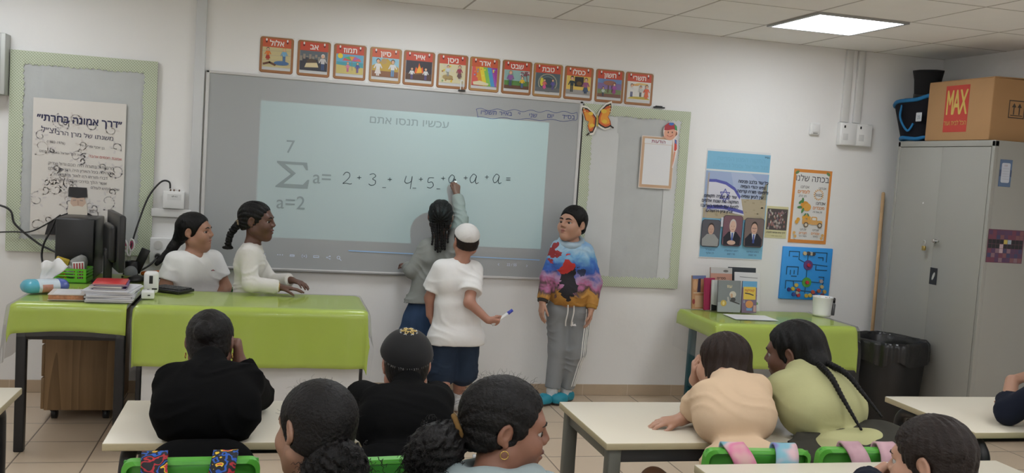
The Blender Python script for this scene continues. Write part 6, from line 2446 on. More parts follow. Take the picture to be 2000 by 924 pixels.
t = thing('notebook', 'white covered notebook with red-marbled page edges beside the tissue pack', 'notebook', (-2.075, -1.055, DZ), (0, 0, 0.07))
MB().box((0, 0, 0.014), (0.155, 0.19, 0.022), 0.002).build('pages', mat('marbled_edge', (0.50, 0.22, 0.12), rough=0.7, var=0.6, vscale=60), t)
for z in (0.0015, 0.0265):
    MB().box((0, 0, z), (0.162, 0.198, 0.003), 0.001).build('cover', mat('cover_pale', (0.62, 0.56, 0.52), rough=0.5), t)
a = Art()
a.rect(-0.06, -0.075, 0.06, 0.075, (0.70, 0.69, 0.70), 0.006)
for k in range(4):
    a.line([(-0.03, 0.04 - 0.025 * k), (0.035, 0.04 - 0.025 * k)], 0.002, (0.50, 0.50, 0.56))
a.build('cover_print', t, loc=(0, 0, 0.0282), rot=(-PI / 2, 0, 0))

rng = random.Random(14)
zz = DZ
for k in range(7):
    t = thing('paper_pile_sheet', ('bundle of white worksheets', 'loose white paper bundle')[k % 2] + ', layer of the pile under the red notebook', 'papers', (-1.868 + rng.uniform(-0.012, 0.012), -1.04 + rng.uniform(-0.01, 0.01), zz), (0, 0, rng.uniform(-0.12, 0.12)), 'worksheets in the pile on the side desk')
    h_ = rng.uniform(0.005, 0.010)
    zz += h_ + 0.0004
    b = MB()
    b.grid(12, 4, lambda u, v, h=h_: Vector(((u - 0.5) * 0.215, (v - 0.5) * 0.29, h * 0.9 + 0.001 * math.sin(9 * u))))
    b.box((0, 0, h_ * 0.45), (0.214, 0.289, h_ * 0.9))
    b.build('sheets', mat('worksheet', (0.66, 0.66, 0.69), rough=0.6), t)
for lab, c, dx, rz, h_ in (('purple notebook in the pile, just above the loose worksheets', (0.07, 0.03, 0.14), 0.0, 0.05, 0.008), ('grey covered notebook in the pile between the purple and red ones', (0.36, 0.34, 0.36), -0.01, -0.04, 0.010), ('second purple notebook, directly under the red one', (0.13, 0.05, 0.22), 0.004, 0.08, 0.006), ('bright red notebook on top of the paper pile', (0.62, 0.035, 0.04), -0.004, 0.06, 0.006)):
    t = thing('notebook', lab, 'notebook', (-1.878 + dx, -1.05, zz), (0, 0, rz), 'notebooks on the paper pile')
    MB().box((0, 0, h_ / 2), (0.146, 0.202, h_ - 0.002)).build('pages', mat('page_cream', (0.66, 0.62, 0.54), rough=0.8), t)
    for z in (0.0008, h_ - 0.0008):
        MB().box((0, 0, z), (0.150, 0.206, 0.0014), 0.0005).build('cover', mat('nb_%d' % int(1000 * c[0]), c, rough=0.3), t)
    zz += h_ + 0.0004

t = thing('pencil_sharpener', 'white upright desk gadget with a black slot beside the keyboard', 'desk gadget', (-1.715, -0.86, DZ), (0, 0, 0.05))
MB().box((0, 0, 0.062), (0.072, 0.055, 0.115), 0.018, seg=4).build('body', WHITE_PL, t)
MB().box((0, -0.0275, 0.078), (0.018, 0.004, 0.042), 0.0018, seg=3).build('slot', DARK_PLASTIC, t)
MB().box((0.018, -0.0272, 0.030), (0.026, 0.004, 0.008), 0.0015).build('button', DARK_PLASTIC, t)
MB().box((-0.012, -0.0272, 0.024), (0.012, 0.004, 0.010), 0.0015).build('button', DARK_PLASTIC, t)
t = thing('power_adapter', 'small white adapter block lying before the white gadget', 'adapter', (-1.712, -1.01, DZ), (0, 0, 0.1))
MB().box((0, 0, 0.02), (0.062, 0.075, 0.038), 0.006, seg=3).build('body', WHITE_PL, t)
MB().box((0.005, -0.039, 0.02), (0.012, 0.004, 0.006), 0.001).build('port', DARK_PLASTIC, t)

t = thing('keyboard', 'black computer keyboard on the green desk before the seated girl', 'keyboard', (-1.625, -0.735, DZ), (0, 0, -0.62))
MB().box((0, 0, 0.009), (0.20, 0.125, 0.016), 0.004).build('case', DARK_PLASTIC, t)
b = MB()
for r_ in range(5):
    for c_ in range(11):
        b.box((-0.083 + c_ * 0.0166, 0.044 - r_ * 0.0215, 0.0195), (0.0138, 0.018, 0.007), 0.0015, seg=1)
b.build('keys', mat('key_black', (0.028, 0.028, 0.03), rough=0.45), t)

t = thing('pencil_tray', 'lime green slotted plastic tray full of stationery before the computer tower', 'tray', (-2.190, -0.448, DZ), (0, 0, -0.05))
LIME = mat('lime_plastic', (0.13, 0.50, 0.03), rough=0.35)
b = MB()
W, D_, H_ = 0.215, 0.15, 0.075
b.box((0, 0, 0.003), (W, D_, 0.006), 0.001)
for s in (-1, 1):
    for z, h in ((0.012, 0.018), (0.036, 0.008), (0.052, 0.008), (0.069, 0.012)):
        b.box((0, s * (D_ / 2 - 0.002), z), (W, 0.004, h))
        b.box((s * (W / 2 - 0.002), 0, z), (0.004, D_, h))
    for x in (-W / 2 + 0.01, -W / 4, W / 4, W / 2 - 0.01):
        b.box((x, s * (D_ / 2 - 0.002), 0.038), (0.014, 0.005, 0.07))
b.build('basket', LIME, t)
TY = DZ + 0.007
t = thing('yellow_box', 'yellow pencil case sticking up out of the lime tray', 'box', (-2.252, -0.44, TY + 0.013), (0.2, 0.30, 0.1))
MB().box((0, 0, 0.055), (0.07, 0.03, 0.11), 0.006).build('case', mat('dull_yellow', (0.50, 0.36, 0.03), rough=0.5), t)
MB().box((0.0, -0.016, 0.065), (0.04, 0.004, 0.05), 0.001).build('window', mat('ochre_dark', (0.25, 0.18, 0.03), rough=0.5), t)
t = thing('bundled_cloth', 'crumpled grey bag of odds and ends in the lime tray', 'bag', (-2.150, -0.435, TY))
F_ = Field()
F_.el((0, 0, 0.07), (0.048, 0.045, 0.055), k=0.02).el((0.02, 0.0, 0.105), (0.03, 0.03, 0.03), k=0.02).el((-0.02, 0, 0.04), (0.05, 0.05, 0.04), k=0.02).cut((0, 0, 0.001), (0, 0, -1))
mesh_object('bag_body', F_.mesh(0.005, folds(0.006, (1, 0.4, 0.5), 0.035, 4)), mat('grey_polythene', (0.27, 0.27, 0.26), rough=0.35, var=0.3, vscale=40), t)
t = thing('paper_packet', 'red and white striped paper packet in the lime tray', 'packet', (-2.125, -0.500, TY + 0.004), (0.05, -0.10, 0))
MB().box((0, 0, 0.05), (0.06, 0.012, 0.10), 0.003).build('packet', PAPER_W, t)
a = Art()
for k in range(4):
    a.poly([(-0.028 + 0.014 * k, 0.005), (-0.020 + 0.014 * k, 0.005), (-0.016 + 0.014 * k, 0.095), (-0.024 + 0.014 * k, 0.095)], (0.42, 0.05, 0.06))
a.build('print', t, loc=(0, -0.0064, 0))
t = thing('pencil', 'orange pencil pointing out of the lime tray', 'pencil', (-2.195, -0.495, TY + 0.002), (0.05, -0.30, 0))
MB().cyl((0, 0, 0.0), (0, 0, 0.125), 0.0045, n=6, smooth=False).build('barrel', mat('orange_plastic', (0.68, 0.16, 0.02), rough=0.4), t)
MB().cyl((0, 0, 0.125), (0, 0, 0.138), 0.0045, 0.001, 6).build('point', MATS['pencil_wood'], t)

# pen pot group
PX, PY = -1.895, -0.24
t = thing('pen_pot', 'dark pen pot behind the monitor holding scissors and a black ruler case', 'pot', (PX, PY, DZ))
MB().lathe([(0.001, 0.003), (0.036, 0.0), (0.038, 0.095), (0.036, 0.096), (0.033, 0.01), (0.001, 0.008)], n=24).build('pot', DARK_PLASTIC, t)
t = thing('scissors', 'pair of scissors with white and pink handles standing in the pen pot', 'scissors', (PX - 0.006, PY - 0.012, DZ + 0.02), (0, -0.10, 0))
WPL = mat('white_handle', (0.75, 0.72, 0.72), rough=0.35)
for s in (-1, 1):
    MB().prism([(s * 0.002, 0), (s * 0.009, 0.03), (s * 0.010, 0.11), (-s * 0.004, 0.115), (-s * 0.002, 0.03)], -0.0015 * s, 0.0015 * s + 0.0012).build('blade', MATS['chrome'], t)
    h = MB()
    h.tube([(s * 0.003, 0, 0.105), (s * 0.010, 0, 0.135), (s * 0.004, 0, 0.165), (s * 0.012, 0, 0.195), (s * 0.026, 0, 0.200), (s * 0.034, 0, 0.180), (s * 0.028, 0, 0.150), (s * 0.012, 0, 0.132)], 0.0055, 8, sub=5)
    h.build('handle', WPL, t)
    MB().tube([(s * 0.011, -0.001, 0.165), (s * 0.017, -0.001, 0.189), (s * 0.027, -0.001, 0.180), (s * 0.022, -0.001, 0.155), (s * 0.013, -0.001, 0.150)], 0.0032, 8, sub=5).build('grip', mat('pink_grip', (0.50, 0.05, 0.15), rough=0.4), t)
t = thing('black_case', 'flat black case leaning out of the pen pot beside the scissors', 'case', (PX + 0.020, PY + 0.006, DZ + 0.03), (0.05, 0.38, 0))
MB().box((0, 0, 0.075), (0.05, 0.014, 0.15), 0.004).build('case', DARK_PLASTIC, t)
t = thing('tape_dispenser', 'grey round tape roll leaning on the front of the pen pot', 'tape', (PX + 0.004, PY - 0.062, DZ + 0.038), (0, 0, 0.2))
b = MB()
b.lathe([(0.016, -0.010), (0.036, -0.010), (0.036, 0.010), (0.016, 0.010)], n=32)
for v in b.bm.verts:
    v.co = Vector((v.co.x, v.co.z, v.co.y))
b.build('roll', mat('tape_grey', (0.30, 0.32, 0.34), rough=0.3), t)
b = MB()
b.lathe([(0.012, -0.008), (0.0165, -0.008), (0.0165, 0.008), (0.012, 0.008)], n=24)
for v in b.bm.verts:
    v.co = Vector((v.co.x, v.co.z, v.co.y))
b.build('core', PAPER_W, t)
t = thing('stapler', 'orange and black stapler lying behind the computer mouse', 'stapler', (-1.785, -0.26, DZ), (0, 0, -0.2))
MB().box((0, 0, 0.008), (0.12, 0.032, 0.014), 0.004).build('base', DARK_PLASTIC, t)
MB().box((0.0, 0, 0.034), (0.115, 0.030, 0.022), 0.008, rot=Matrix.Rotation(-0.12, 3, 'Y'), seg=3).build('top_arm', MATS['orange_plastic'], t)
t = thing('computer_mouse', 'black computer mouse on the green desk beside the pen pot', 'mouse', (-1.845, -0.40, DZ), (0, 0, 0.4))
F_ = Field()
F_.el((0, 0, 0.008), (0.055, 0.032, 0.028), k=0.01).cut((0, 0, 0.001), (0, 0, -1))
mesh_object('shell', F_.mesh(0.003), DARK_PLASTIC, t)
MB().cyl((-0.030, -0.004, 0.028), (-0.030, 0.004, 0.028), 0.006, n=14).build('wheel', mat('mid_grey', (0.25, 0.25, 0.25)), t)
t = thing('glue_stick', 'orange capped glue stick lying between the mouse and the monitor', 'glue stick', (-1.885, -0.335, DZ + 0.012), (0, PI / 2, 0.3))
MB().cyl((0, 0, -0.04), (0, 0, 0.03), 0.011, n=18).build('tube', mat('olive_plastic', (0.25, 0.30, 0.08), rough=0.4), t)
MB().cyl((0, 0, 0.03), (0, 0, 0.055), 0.012, n=18).build('cap', MATS['orange_plastic'], t)


# ------------------------------------------------------------------ the pupils
SK_A = skin_mat('skin_light_brown', (0.40, 0.205, 0.135))
SK_E = skin_mat('skin_tan', (0.46, 0.255, 0.175))
SK_D = skin_mat('skin_rosy', (0.44, 0.22, 0.155))
SK_B = skin_mat('skin_deep_brown', (0.115, 0.052, 0.034))
SK_I = skin_mat('skin_warm_brown', (0.235, 0.105, 0.066))
SK_F = skin_mat('skin_brown', (0.16, 0.075, 0.052))
SK_G = skin_mat('skin_mid_brown', (0.30, 0.165, 0.11))
LIP_A = mat('lip_rose', (0.36, 0.13, 0.105), rough=0.4)
LIP_B = mat('lip_dark', (0.12, 0.042, 0.036), rough=0.4)
H_BLACK = hair_mat('hair_black', (0.0045, 0.004, 0.004), (1, 1, 0.25))
H_SOFT = hair_mat('hair_soft_black', (0.006, 0.005, 0.005))
H_BROWN = hair_mat('hair_dark_brown', (0.020, 0.011, 0.008), (1, 1, 0.2))
H_BOY = hair_mat('hair_boy_brown', (0.017, 0.011, 0.009), (1, 0.4, 1))
WHITE_T = cloth_mat('white_jersey', (0.80, 0.79, 0.78), bump=0.1)
CREAM_T = cloth_mat('cream_jersey', (0.67, 0.645, 0.61), bump=0.1)
BLACK_T = cloth_mat('black_jersey', (0.0042, 0.0042, 0.0045), bump=0.2)
GREY_T = cloth_mat('grey_sweatshirt', (0.255, 0.265, 0.25), var=0.08)
DENIM = cloth_mat('blue_denim', (0.035, 0.065, 0.13), var=0.22)
DENIM_D = cloth_mat('dark_denim', (0.022, 0.035, 0.062), var=0.30)
GREY_J = cloth_mat('grey_joggers', (0.25, 0.26, 0.27), var=0.05)
PEACH_T = cloth_mat('peach_jersey', (0.63, 0.46, 0.31), bump=0.1)
LIME_T = cloth_mat('lime_jersey', (0.43, 0.42, 0.215), bump=0.1)
HOODIE_B = cloth_mat('pale_blue_hoodie', (0.295, 0.355, 0.365), bump=0.15)
OLIVE = cloth_mat('dark_olive_cloth', (0.040, 0.038, 0.030), bump=0.15)
NAVY = cloth_mat('navy_cloth', (0.010, 0.013, 0.026), bump=0.15)
CHARCOAL = cloth_mat('charcoal_cloth', (0.03, 0.03, 0.033))
SHOE_W = mat('shoe_white', (0.62, 0.62, 0.62), rough=0.5)
SHOE_D = mat('shoe_dark', (0.02, 0.02, 0.022), rough=0.5)
GOLD = mat('gold', (0.62, 0.42, 0.12), rough=0.25, metal=0.9)
REST = dict(d=(0, 0.6, -0.8), n=(0, -0.5, -0.5), side=1, k=0.78, curl=(0.4, 0.5, 0.3))


def person(label, loc):
    return thing('person', label, 'person', loc)


def at_root(o, root):
    """World-built part: keep its place under the person's empty."""
    o.matrix_parent_inverse = Matrix.Translation(-root.location)
    return o


def finish(root):
    bpy.context.view_layer.update()
    for c in list(root.children):
        if c.matrix_parent_inverse == Matrix.Identity(4):
            c.matrix_parent_inverse = Matrix.Translation(-root.location)


def seated_legs(J, knee_dx=0.0, spread=0.0, fw=0.36, kz=0.475):
    f = J['fwd'].copy()
    f[2] = 0
    f = nrm(f)
    lat = nrm(J['hipR'] - J['hipL'])
    for s, q in (('R', 1), ('L', -1)):
        if 'kn' + s not in J:
            k = J['hip' + s] + f * fw + lat * q * spread
            k[2] = kz
            J['kn' + s] = k
        a = J['kn' + s] + f * 0.03
        a[2] = 0.075
        J.setdefault('an' + s, a)
        J.setdefault('ft' + s, J['an' + s] + f * 0.13)
    return J


def shirt(J, H, m, root, b=1.0, g=0.012, sleeve=0.6, hem=None, hemn=(0, 0, -1), name='shirt', amp=0.004, fd=(0.3, 0.3, 1), wl=0.05, seed=1,
          hole=0.054, h=0.006, loose=0.008, flare=0.0, belly=0.0, depth=0.012, front=0.0, extra=None, vneck=0.0, collar=0.014):
    F = Field()
    torso(F, J, b, g, belly=belly, collar=collar)
    for s in 'RL':
        arm(F, J, s, b, g, upto=sleeve, loose=loose)
    if flare:
        P = (J['hipR'] + J['hipL']) / 2
        lat = nrm(J['hipR'] - J['hipL'])
        F.rc(P + lat * (0.06 + flare), P - lat * (0.06 + flare), 0.085 * b + g + flare * 0.5, k=0.05)
    if extra:
        extra(F)
    neck_hole(F, J, H, hole, depth, front)
    if vneck:
        up = nrm(H.p(0, -0.02, -0.05) - J['neck'])
        c = J['neck'] + J['fwd'] * 0.070 + up * 0.0
        F.rc(c + up * 0.05, c - up * vneck + J['fwd'] * 0.035, 0.046, 0.008, k=0.006, op='s')
    if hem is not None:
        F.cut(hem, hemn, k=0.004)
    return mesh_object(name, F.mesh(h, folds(amp, fd, wl, seed)), m, root)


def trousers(J, m, root, b=1.0, g=0.012, upto=1.93, top=None, loose=0.006, name='trousers', amp=0.003, seed=2, h=0.006, rise=0.09, field=False):
    F = Field()
    P = (J['hipR'] + J['hipL']) / 2
    lat = (J['hipR'] - J['hipL']) / 2
    F.rc(P + lat * 0.62, P - lat * 0.62, 0.076 * b + g * 0.8, k=0.03)
    up = nrm((J['shR'] + J['shL']) / 2 - P)
    F.rc(P + up * 0.08 + lat * 0.5, P + up * 0.08 - lat * 0.5, 0.068 * b + g * 0.6, k=0.03)
    for s in 'RL':
        leg(F, J, s, b, g, upto, loose=loose)
    F.cut(P + up * rise, up)
    o = mesh_object(name, F.mesh(h, folds(amp, (0.2, 0.3, 1), 0.07, seed)), m, root)
    return (o, F) if field else o


def shoes(J, m, root, g=0.009, name='shoe', h=0.006):
    for s in 'RL':
        F = Field()
        foot(F, J, s, g)
        F.cut(J['an' + s] + A3((0, 0, 0.012)), (0, 0, 1))
        F.cut((0, 0, 0.003), (0, 0, -1))
        mesh_object(name, F.mesh(h), m, root)


def rows(H, amp=0.0035, n=11, seed=0):
    """Cornrows: ridges running from brow to nape."""
    R, c, k = H.R, H.c, H.k

    def f(X, Y, Z):
        s = (X - c[0]) * R[0, 0] + (Y - c[1]) * R[1, 0] + (Z - c[2]) * R[2, 0]
        u = (X - c[0]) * R[0, 2] + (Y - c[1]) * R[1, 2] + (Z - c[2]) * R[2, 2] - 0.01
        fw = (X - c[0]) * R[0, 1] + (Y - c[1]) * R[1, 1] + (Z - c[2]) * R[2, 1]
        a = np.arctan2(s, u + 0.02)
        return -amp * np.abs(np.sin(a * n + 0.9 * np.sin(fw * 18))) + amp * 0.5 + 0.0006 * np.sin(fw * 420)
    return f


def frizz(amp=0.004, wl=0.016, seed=0):
    rng = random.Random(seed)
    D = [nrm([rng.uniform(-1, 1) for _ in range(3)]) * (2 * PI / (wl * rng.uniform(0.7, 1.6))) for _ in range(7)]
    ph = [rng.uniform(0, 6) for _ in range(7)]

    def f(X, Y, Z):
        return amp * sum(np.sin(d[0] * X + d[1] * Y + d[2] * Z + p) for d, p in zip(D, ph)) / 2.6
    return f


def hoop(H, s, root, m=GOLD, r=0.008):
    c = H.p(s * 0.079, -0.010, -0.046)
    f = H.v(0, 1, 0)
    u = H.v(0, 0, 1)
    MB().tube([Vector(c + f * r * math.cos(2 * PI * k / 12) + u * r * math.sin(2 * PI * k / 12)) for k in range(13)], 0.0014, 6, sub=2).build('earring', m, root)


# --- A: girl seated behind the desk
def girl_white_tee():
    r = person('person in a white V-neck T-shirt seated behind the teacher\'s desk, looking sideways', (-1.53, -0.40, 0))
    J = joints(fwd=(0.49, -0.87, 0), shR=(-1.640, -0.48, 0.868), shL=(-1.438, -0.362, 0.872), neck=(-1.535, -0.415, 0.920), elR=(-1.690, -0.50, 0.70), elL=(-1.368, -0.345, 0.71),
               wrR=(-1.57, -0.56, 0.60), wrL=(-1.42, -0.53, 0.60), hipR=(-1.61, -0.41, 0.50), hipL=(-1.45, -0.31, 0.50), knR=(-1.56, -0.70, 0.495), knL=(-1.425, -0.64, 0.495),
               anR=(-1.56, -0.68, 0.075), anL=(-1.43, -0.62, 0.075), ftR=(-1.54, -0.80, 0.03), ftL=(-1.42, -0.74, 0.03))
    H = Head((-1.540, -0.42, 1.035), (0.96, -0.26, 0.03), (0.02, 0.0, 1), 0.97)
    bo = body(J, H, SK_A, r, 1.08, hands={'R': dict(d=(0.6, -0.4, -0.5), n=(0, 0, -1), side=-1, k=0.75), 'L': dict(d=(-0.5, -0.6, -0.3), n=(0, 0, -1), side=1, k=0.75)}, cheek=1.05, nose=0.9, h=0.003)
    H.eyes(bo, look=(-0.30, 1, 0.0))
    H.brows(bo, H_BLACK)
    H.mouth(bo, LIP_A)
    sh = shirt(J, H, WHITE_T, r, 1.08, 0.012, 0.62, hem=(0, 0, 0.47), amp=0.0035, fd=(0.6, 0, 0.8), wl=0.07, seed=5, hole=0.058, vneck=0.105, loose=0.010, front=0.006)
    a = Art()
    a.rect(-0.012, -0.002, 0.012, 0.002, (0.10, 0.04, 0.06)).disc(0.0, 0.002, 0.004, (0.35, 0.05, 0.06))
    trousers(J, NAVY, r)
    shoes(J, SHOE_W, r)
    F = Field()
    H.cap(F, 0.010, face=(0.090, -0.030), nape=-0.06)
    F.rc(H.p(0, -0.085, -0.025), A3((-1.655, -0.415, 0.945)), 0.036, 0.026, k=0.03)
    F.rc(A3((-1.655, -0.415, 0.945)), A3((-1.735, -0.455, 0.85)), 0.026, 0.014, k=0.02)
    mesh_object('hair', F.mesh(0.004, frizz(0.0008, 0.02, 2)), H_BLACK, r)
    finish(r)
    # small mark on the shirt front
    p = J['neck'] + J['fwd'] * 0.115 + nrm(J['shL'] - J['shR']) * 0.055 - A3((0, 0, 0.095))
    o = a.build('chest_logo', sh)
    o.location = Vector(p)
    o.rotation_euler = (0, 0, math.atan2(0.49, 0.87))


girl_white_tee()
make_chair('green plastic chair under the girl seated behind the teacher\'s desk', (-1.53, -0.36, 0), PI - 0.52 + 0.0, 0.70)


# --- B: girl leaning on the desk
def girl_white_sleeves():
    r = person('person in a white long-sleeved top leaning a forearm on the teacher\'s desk, braided ponytail', (-1.24, -0.50, 0))
    J = joints(fwd=(0.98, -0.1, 0), shR=(-1.235, -0.705, 0.945), shL=(-1.225, -0.520, 0.945), neck=(-1.218, -0.615, 0.990), elR=(-1.218, -0.768, 0.794), elL=(-1.12, -0.49, 0.78),
               wrR=(-1.062, -0.752, 0.779), wrL=(-1.00, -0.60, 0.80), hipR=(-1.230, -0.572, 0.62), hipL=(-1.230, -0.452, 0.62), knR=(-1.215, -0.54, 0.35), knL=(-1.215, -0.45, 0.35),
               anR=(-1.26, -0.53, 0.075), anL=(-1.26, -0.42, 0.075), ftR=(-1.13, -0.54, 0.03), ftL=(-1.13, -0.42, 0.03))
    H = Head((-1.200, -0.62, 1.128), (0.965, -0.25, -0.04), (0, 0, 1), 0.97)
    bo = body(J, H, SK_B, r, 0.94, hands={'R': dict(d=(0.97, -0.1, -0.05), n=(0, 0, -1), side=-1, k=0.78, curl=(0.1, 0.2, 0.15)), 'L': dict(d=(0.7, -0.6, -0.1), n=(0, 0, -1), side=1, k=0.75)}, lips=1.25, nose=0.85, neck_r=0.034, h=0.003)
    H.eyes(bo, look=(-0.30, 1, 0.0))
    H.brows(bo, H_BLACK)
    H.mouth(bo, LIP_B, 1.25)
    shirt(J, H, CREAM_T, r, 0.94, 0.013, 1.94, hem=(0, 0, 0.60), amp=0.005, fd=(0.25, 0.1, 1), wl=0.045, seed=9, hole=0.046, depth=0.005)
    trousers(J, DENIM_D, r)
    shoes(J, SHOE_W, r)
    F = Field()
    H.cap(F, 0.006, face=(0.094, -0.026), nape=-0.055)
    mesh_object('hair', F.mesh(0.0035, rows(H, 0.004, 10)), H_BLACK, r)
    tie, end = A3((-1.300, -0.60, 1.105)), A3((-1.352, -0.600, 0.985))
    F = Field()
    F.rc(H.p(0, -0.09, -0.005), tie, 0.022, 0.020, k=0.01)
    F.rope([tie, (tie + end) / 2 + A3((-0.012, 0, 0.006)), end], lambda t: 0.024 - 0.006 * t, k=0.006, beads=9, fat=1.0)
    F.el(end - A3((0, 0, 0.014)), (0.030, 0.014, 0.012), k=0.01)
    mesh_object('braid', F.mesh(0.0035, frizz(0.0015, 0.012, 3)), H_BLACK, r)
    F = Field()
    d = nrm(tie - H.p(0, -0.09, -0.005))
    F.el(tie - d * 0.004, (0.017, 0.026, 0.027), k=0.004)
    mesh_object('hair_tie', F.mesh(0.004, frizz(0.003, 0.018, 7)), cloth_mat('beige_scrunchie', (0.22, 0.17, 0.11), var=0.4), r)
    MB().tube([Vector(J['wrR'] + A3((-0.004, 0.030 * math.cos(2 * PI * k / 12), 0.026 * math.sin(2 * PI * k / 12)))) for k in range(13)], 0.003, 6, sub=2).build('bracelet', GOLD, r)
    finish(r)


girl_white_sleeves()


# --- C: girl writing on the board
def girl_writing():
    r = person('person in grey sweatshirt and denim skirt reaching up to write on the whiteboard', (-0.14, -0.25, 0))
    J = joints(fwd=(0.1, 0.99, 0), shL=(-0.182, -0.245, 0.985), shR=(-0.028, -0.235, 1.010), neck=(-0.100, -0.245, 1.035), elR=(0.030, -0.215, 1.165), elL=(-0.268, -0.255, 0.835),
               wrR=(0.013, -0.105, 1.322), wrL=(-0.285, -0.145, 0.850), hipL=(-0.215, -0.25, 0.62), hipR=(-0.085, -0.25, 0.62), knL=(-0.20, -0.24, 0.35), knR=(-0.09, -0.24, 0.35),
               anL=(-0.20, -0.26, 0.075), anR=(-0.09, -0.26, 0.075), ftL=(-0.21, -0.13, 0.03), ftR=(-0.08, -0.13, 0.03))
    H = Head((-0.106, -0.245, 1.182), (0.22, 0.96, 0.12), (0, 0, 1), 0.96)
    bo = body(J, H, SK_F, r, 0.88, hands={'R': dict(d=(-0.02, 0.25, 0.95), n=(-0.25, 0.9, -0.2), side=1, k=0.74, curl=(0.9, 1.0, 0.6), thumb=0.4, tcurl=0.5),
                                          'L': dict(d=(-0.15, 0.95, 0.15), n=(0.1, 0.1, -1), side=1, k=0.72, curl=(0.3, 0.4, 0.3))}, neck_r=0.036)
    H.eyes(bo)
    shirt(J, H, GREY_T, r, 0.90, 0.016, 1.92, hem=(0, 0, 0.655), hemn=(0.05, 0, -1), name='sweatshirt', amp=0.005, fd=(0.3, 0.1, 1), wl=0.05, seed=3, hole=0.048, loose=0.004, flare=0.004, h=0.0055)
    F = Field()
    P = (J['hipL'] + J['hipR']) / 2
    for k in range(3):
        z0, z1 = 0.67 - 0.13 * k, 0.67 - 0.13 * (k + 1)
        w0, w1 = 0.045 + 0.022 * k, 0.045 + 0.022 * (k + 1)
        F.rc(P + A3((-w0, 0, z0 - 0.62)), P + A3((-w1, 0, z1 - 0.62)), 0.070 + 0.014 * k, 0.084 + 0.014 * k, k=0.03)
        F.rc(P + A3((w0, 0, z0 - 0.62)), P + A3((w1, 0, z1 - 0.62)), 0.070 + 0.014 * k, 0.084 + 0.014 * k, k=0.03)
        F.rc(P + A3((0, 0, z0 - 0.62)), P + A3((0, 0, z1 - 0.62)), 0.085 + 0.014 * k, 0.099 + 0.014 * k, k=0.03)
    F.cut((0, 0, 0.32), (0, 0, -1))
    F.cut((0, 0, 0.665), (0, 0, 1))

    def pleat(X, Y, Z):
        a = np.arctan2(Y + 0.25, X + 0.15)
        return 0.006 * np.sin(a * 13) * np.clip((0.70 - Z) / 0.25, 0, 1)
    mesh_object('skirt', F.mesh(0.006, pleat), DENIM, r)
    for s in 'LR':
        F = Field()
        F.rc(J['kn' + s] - A3((0, 0, 0.1)), J['an' + s], 0.046, 0.036, k=0.01)
        mesh_object('sock', F.mesh(0.006), CHARCOAL, r)
    shoes(J, SHOE_W, r)
    F = Field()
    H.cap(F, 0.007, face=(0.094, -0.026), nape=-0.06)
    mesh_object('hair', F.mesh(0.0035, rows(H, 0.0045, 7)), H_BLACK, r)
    rng = random.Random(6)
    for k in range(10):
        w = -1.25 + 2.5 * k / 9
        p0 = H.p(0.062 * math.sin(w), -0.075 - 0.022 * math.cos(w), -0.025)
        zend = 0.945 + 0.05 * abs(w) + rng.uniform(-0.02, 0.03)
        x1 = p0[0] * 0.75 + (-0.095) * 0.25 + rng.uniform(-0.008, 0.008)
        F = Field()
        F.rope([p0, A3((x1, min(p0[1], -0.335), p0[2] - 0.08)), A3((x1 + rng.uniform(-0.006, 0.006), -0.345, zend))], 0.0068, k=0.003, fat=1.15)
        mesh_object('braid', F.mesh(0.003), H_BLACK, r)
    finish(r)
    m = thing('whiteboard_marker', 'white and red marker held against the whiteboard by the girl in grey', 'marker', (0.010, -0.036, 1.414))
    q = (Vector((0.018, -0.085, 1.300)) - Vector((0.010, -0.030, 1.425))).normalized()
    m.rotation_euler = q.to_track_quat('Z', 'Y').to_euler()
    MB().cyl((0, 0, 0.012), (0, 0, 0.085), 0.0095, n=18).build('barrel', WHITE_PL, m)
    MB().cyl((0, 0, 0.085), (0, 0, 0.108), 0.0097, n=18).build('end_cap', mat('marker_red', (0.55, 0.09, 0.08), rough=0.4), m)
    MB().cyl((0, 0, -0.004), (0, 0, 0.012), 0.003, 0.007, 14).build('tip', DARK_PLASTIC, m)


girl_writing()


def kippah(H, m, root, d=(0, -0.62, 0.78), grow=0.013, size=0.0, name='skullcap', h=0.004, wave=None, lift=0.0):
    F = Field()
    k = H.k
    F.el(H.p(0, -0.012 + 0, 0.028 + lift), H.r(0.073 + grow, 0.092 + grow, 0.078 + grow), H.R, k=0.01)
    n = nrm(H.v(*d))
    F.cut(H.p(0, -0.012, 0.028) + n * (0.030 - size) * k, -n, k=0.004)
    return mesh_object(name, F.mesh(h, wave), m, root)


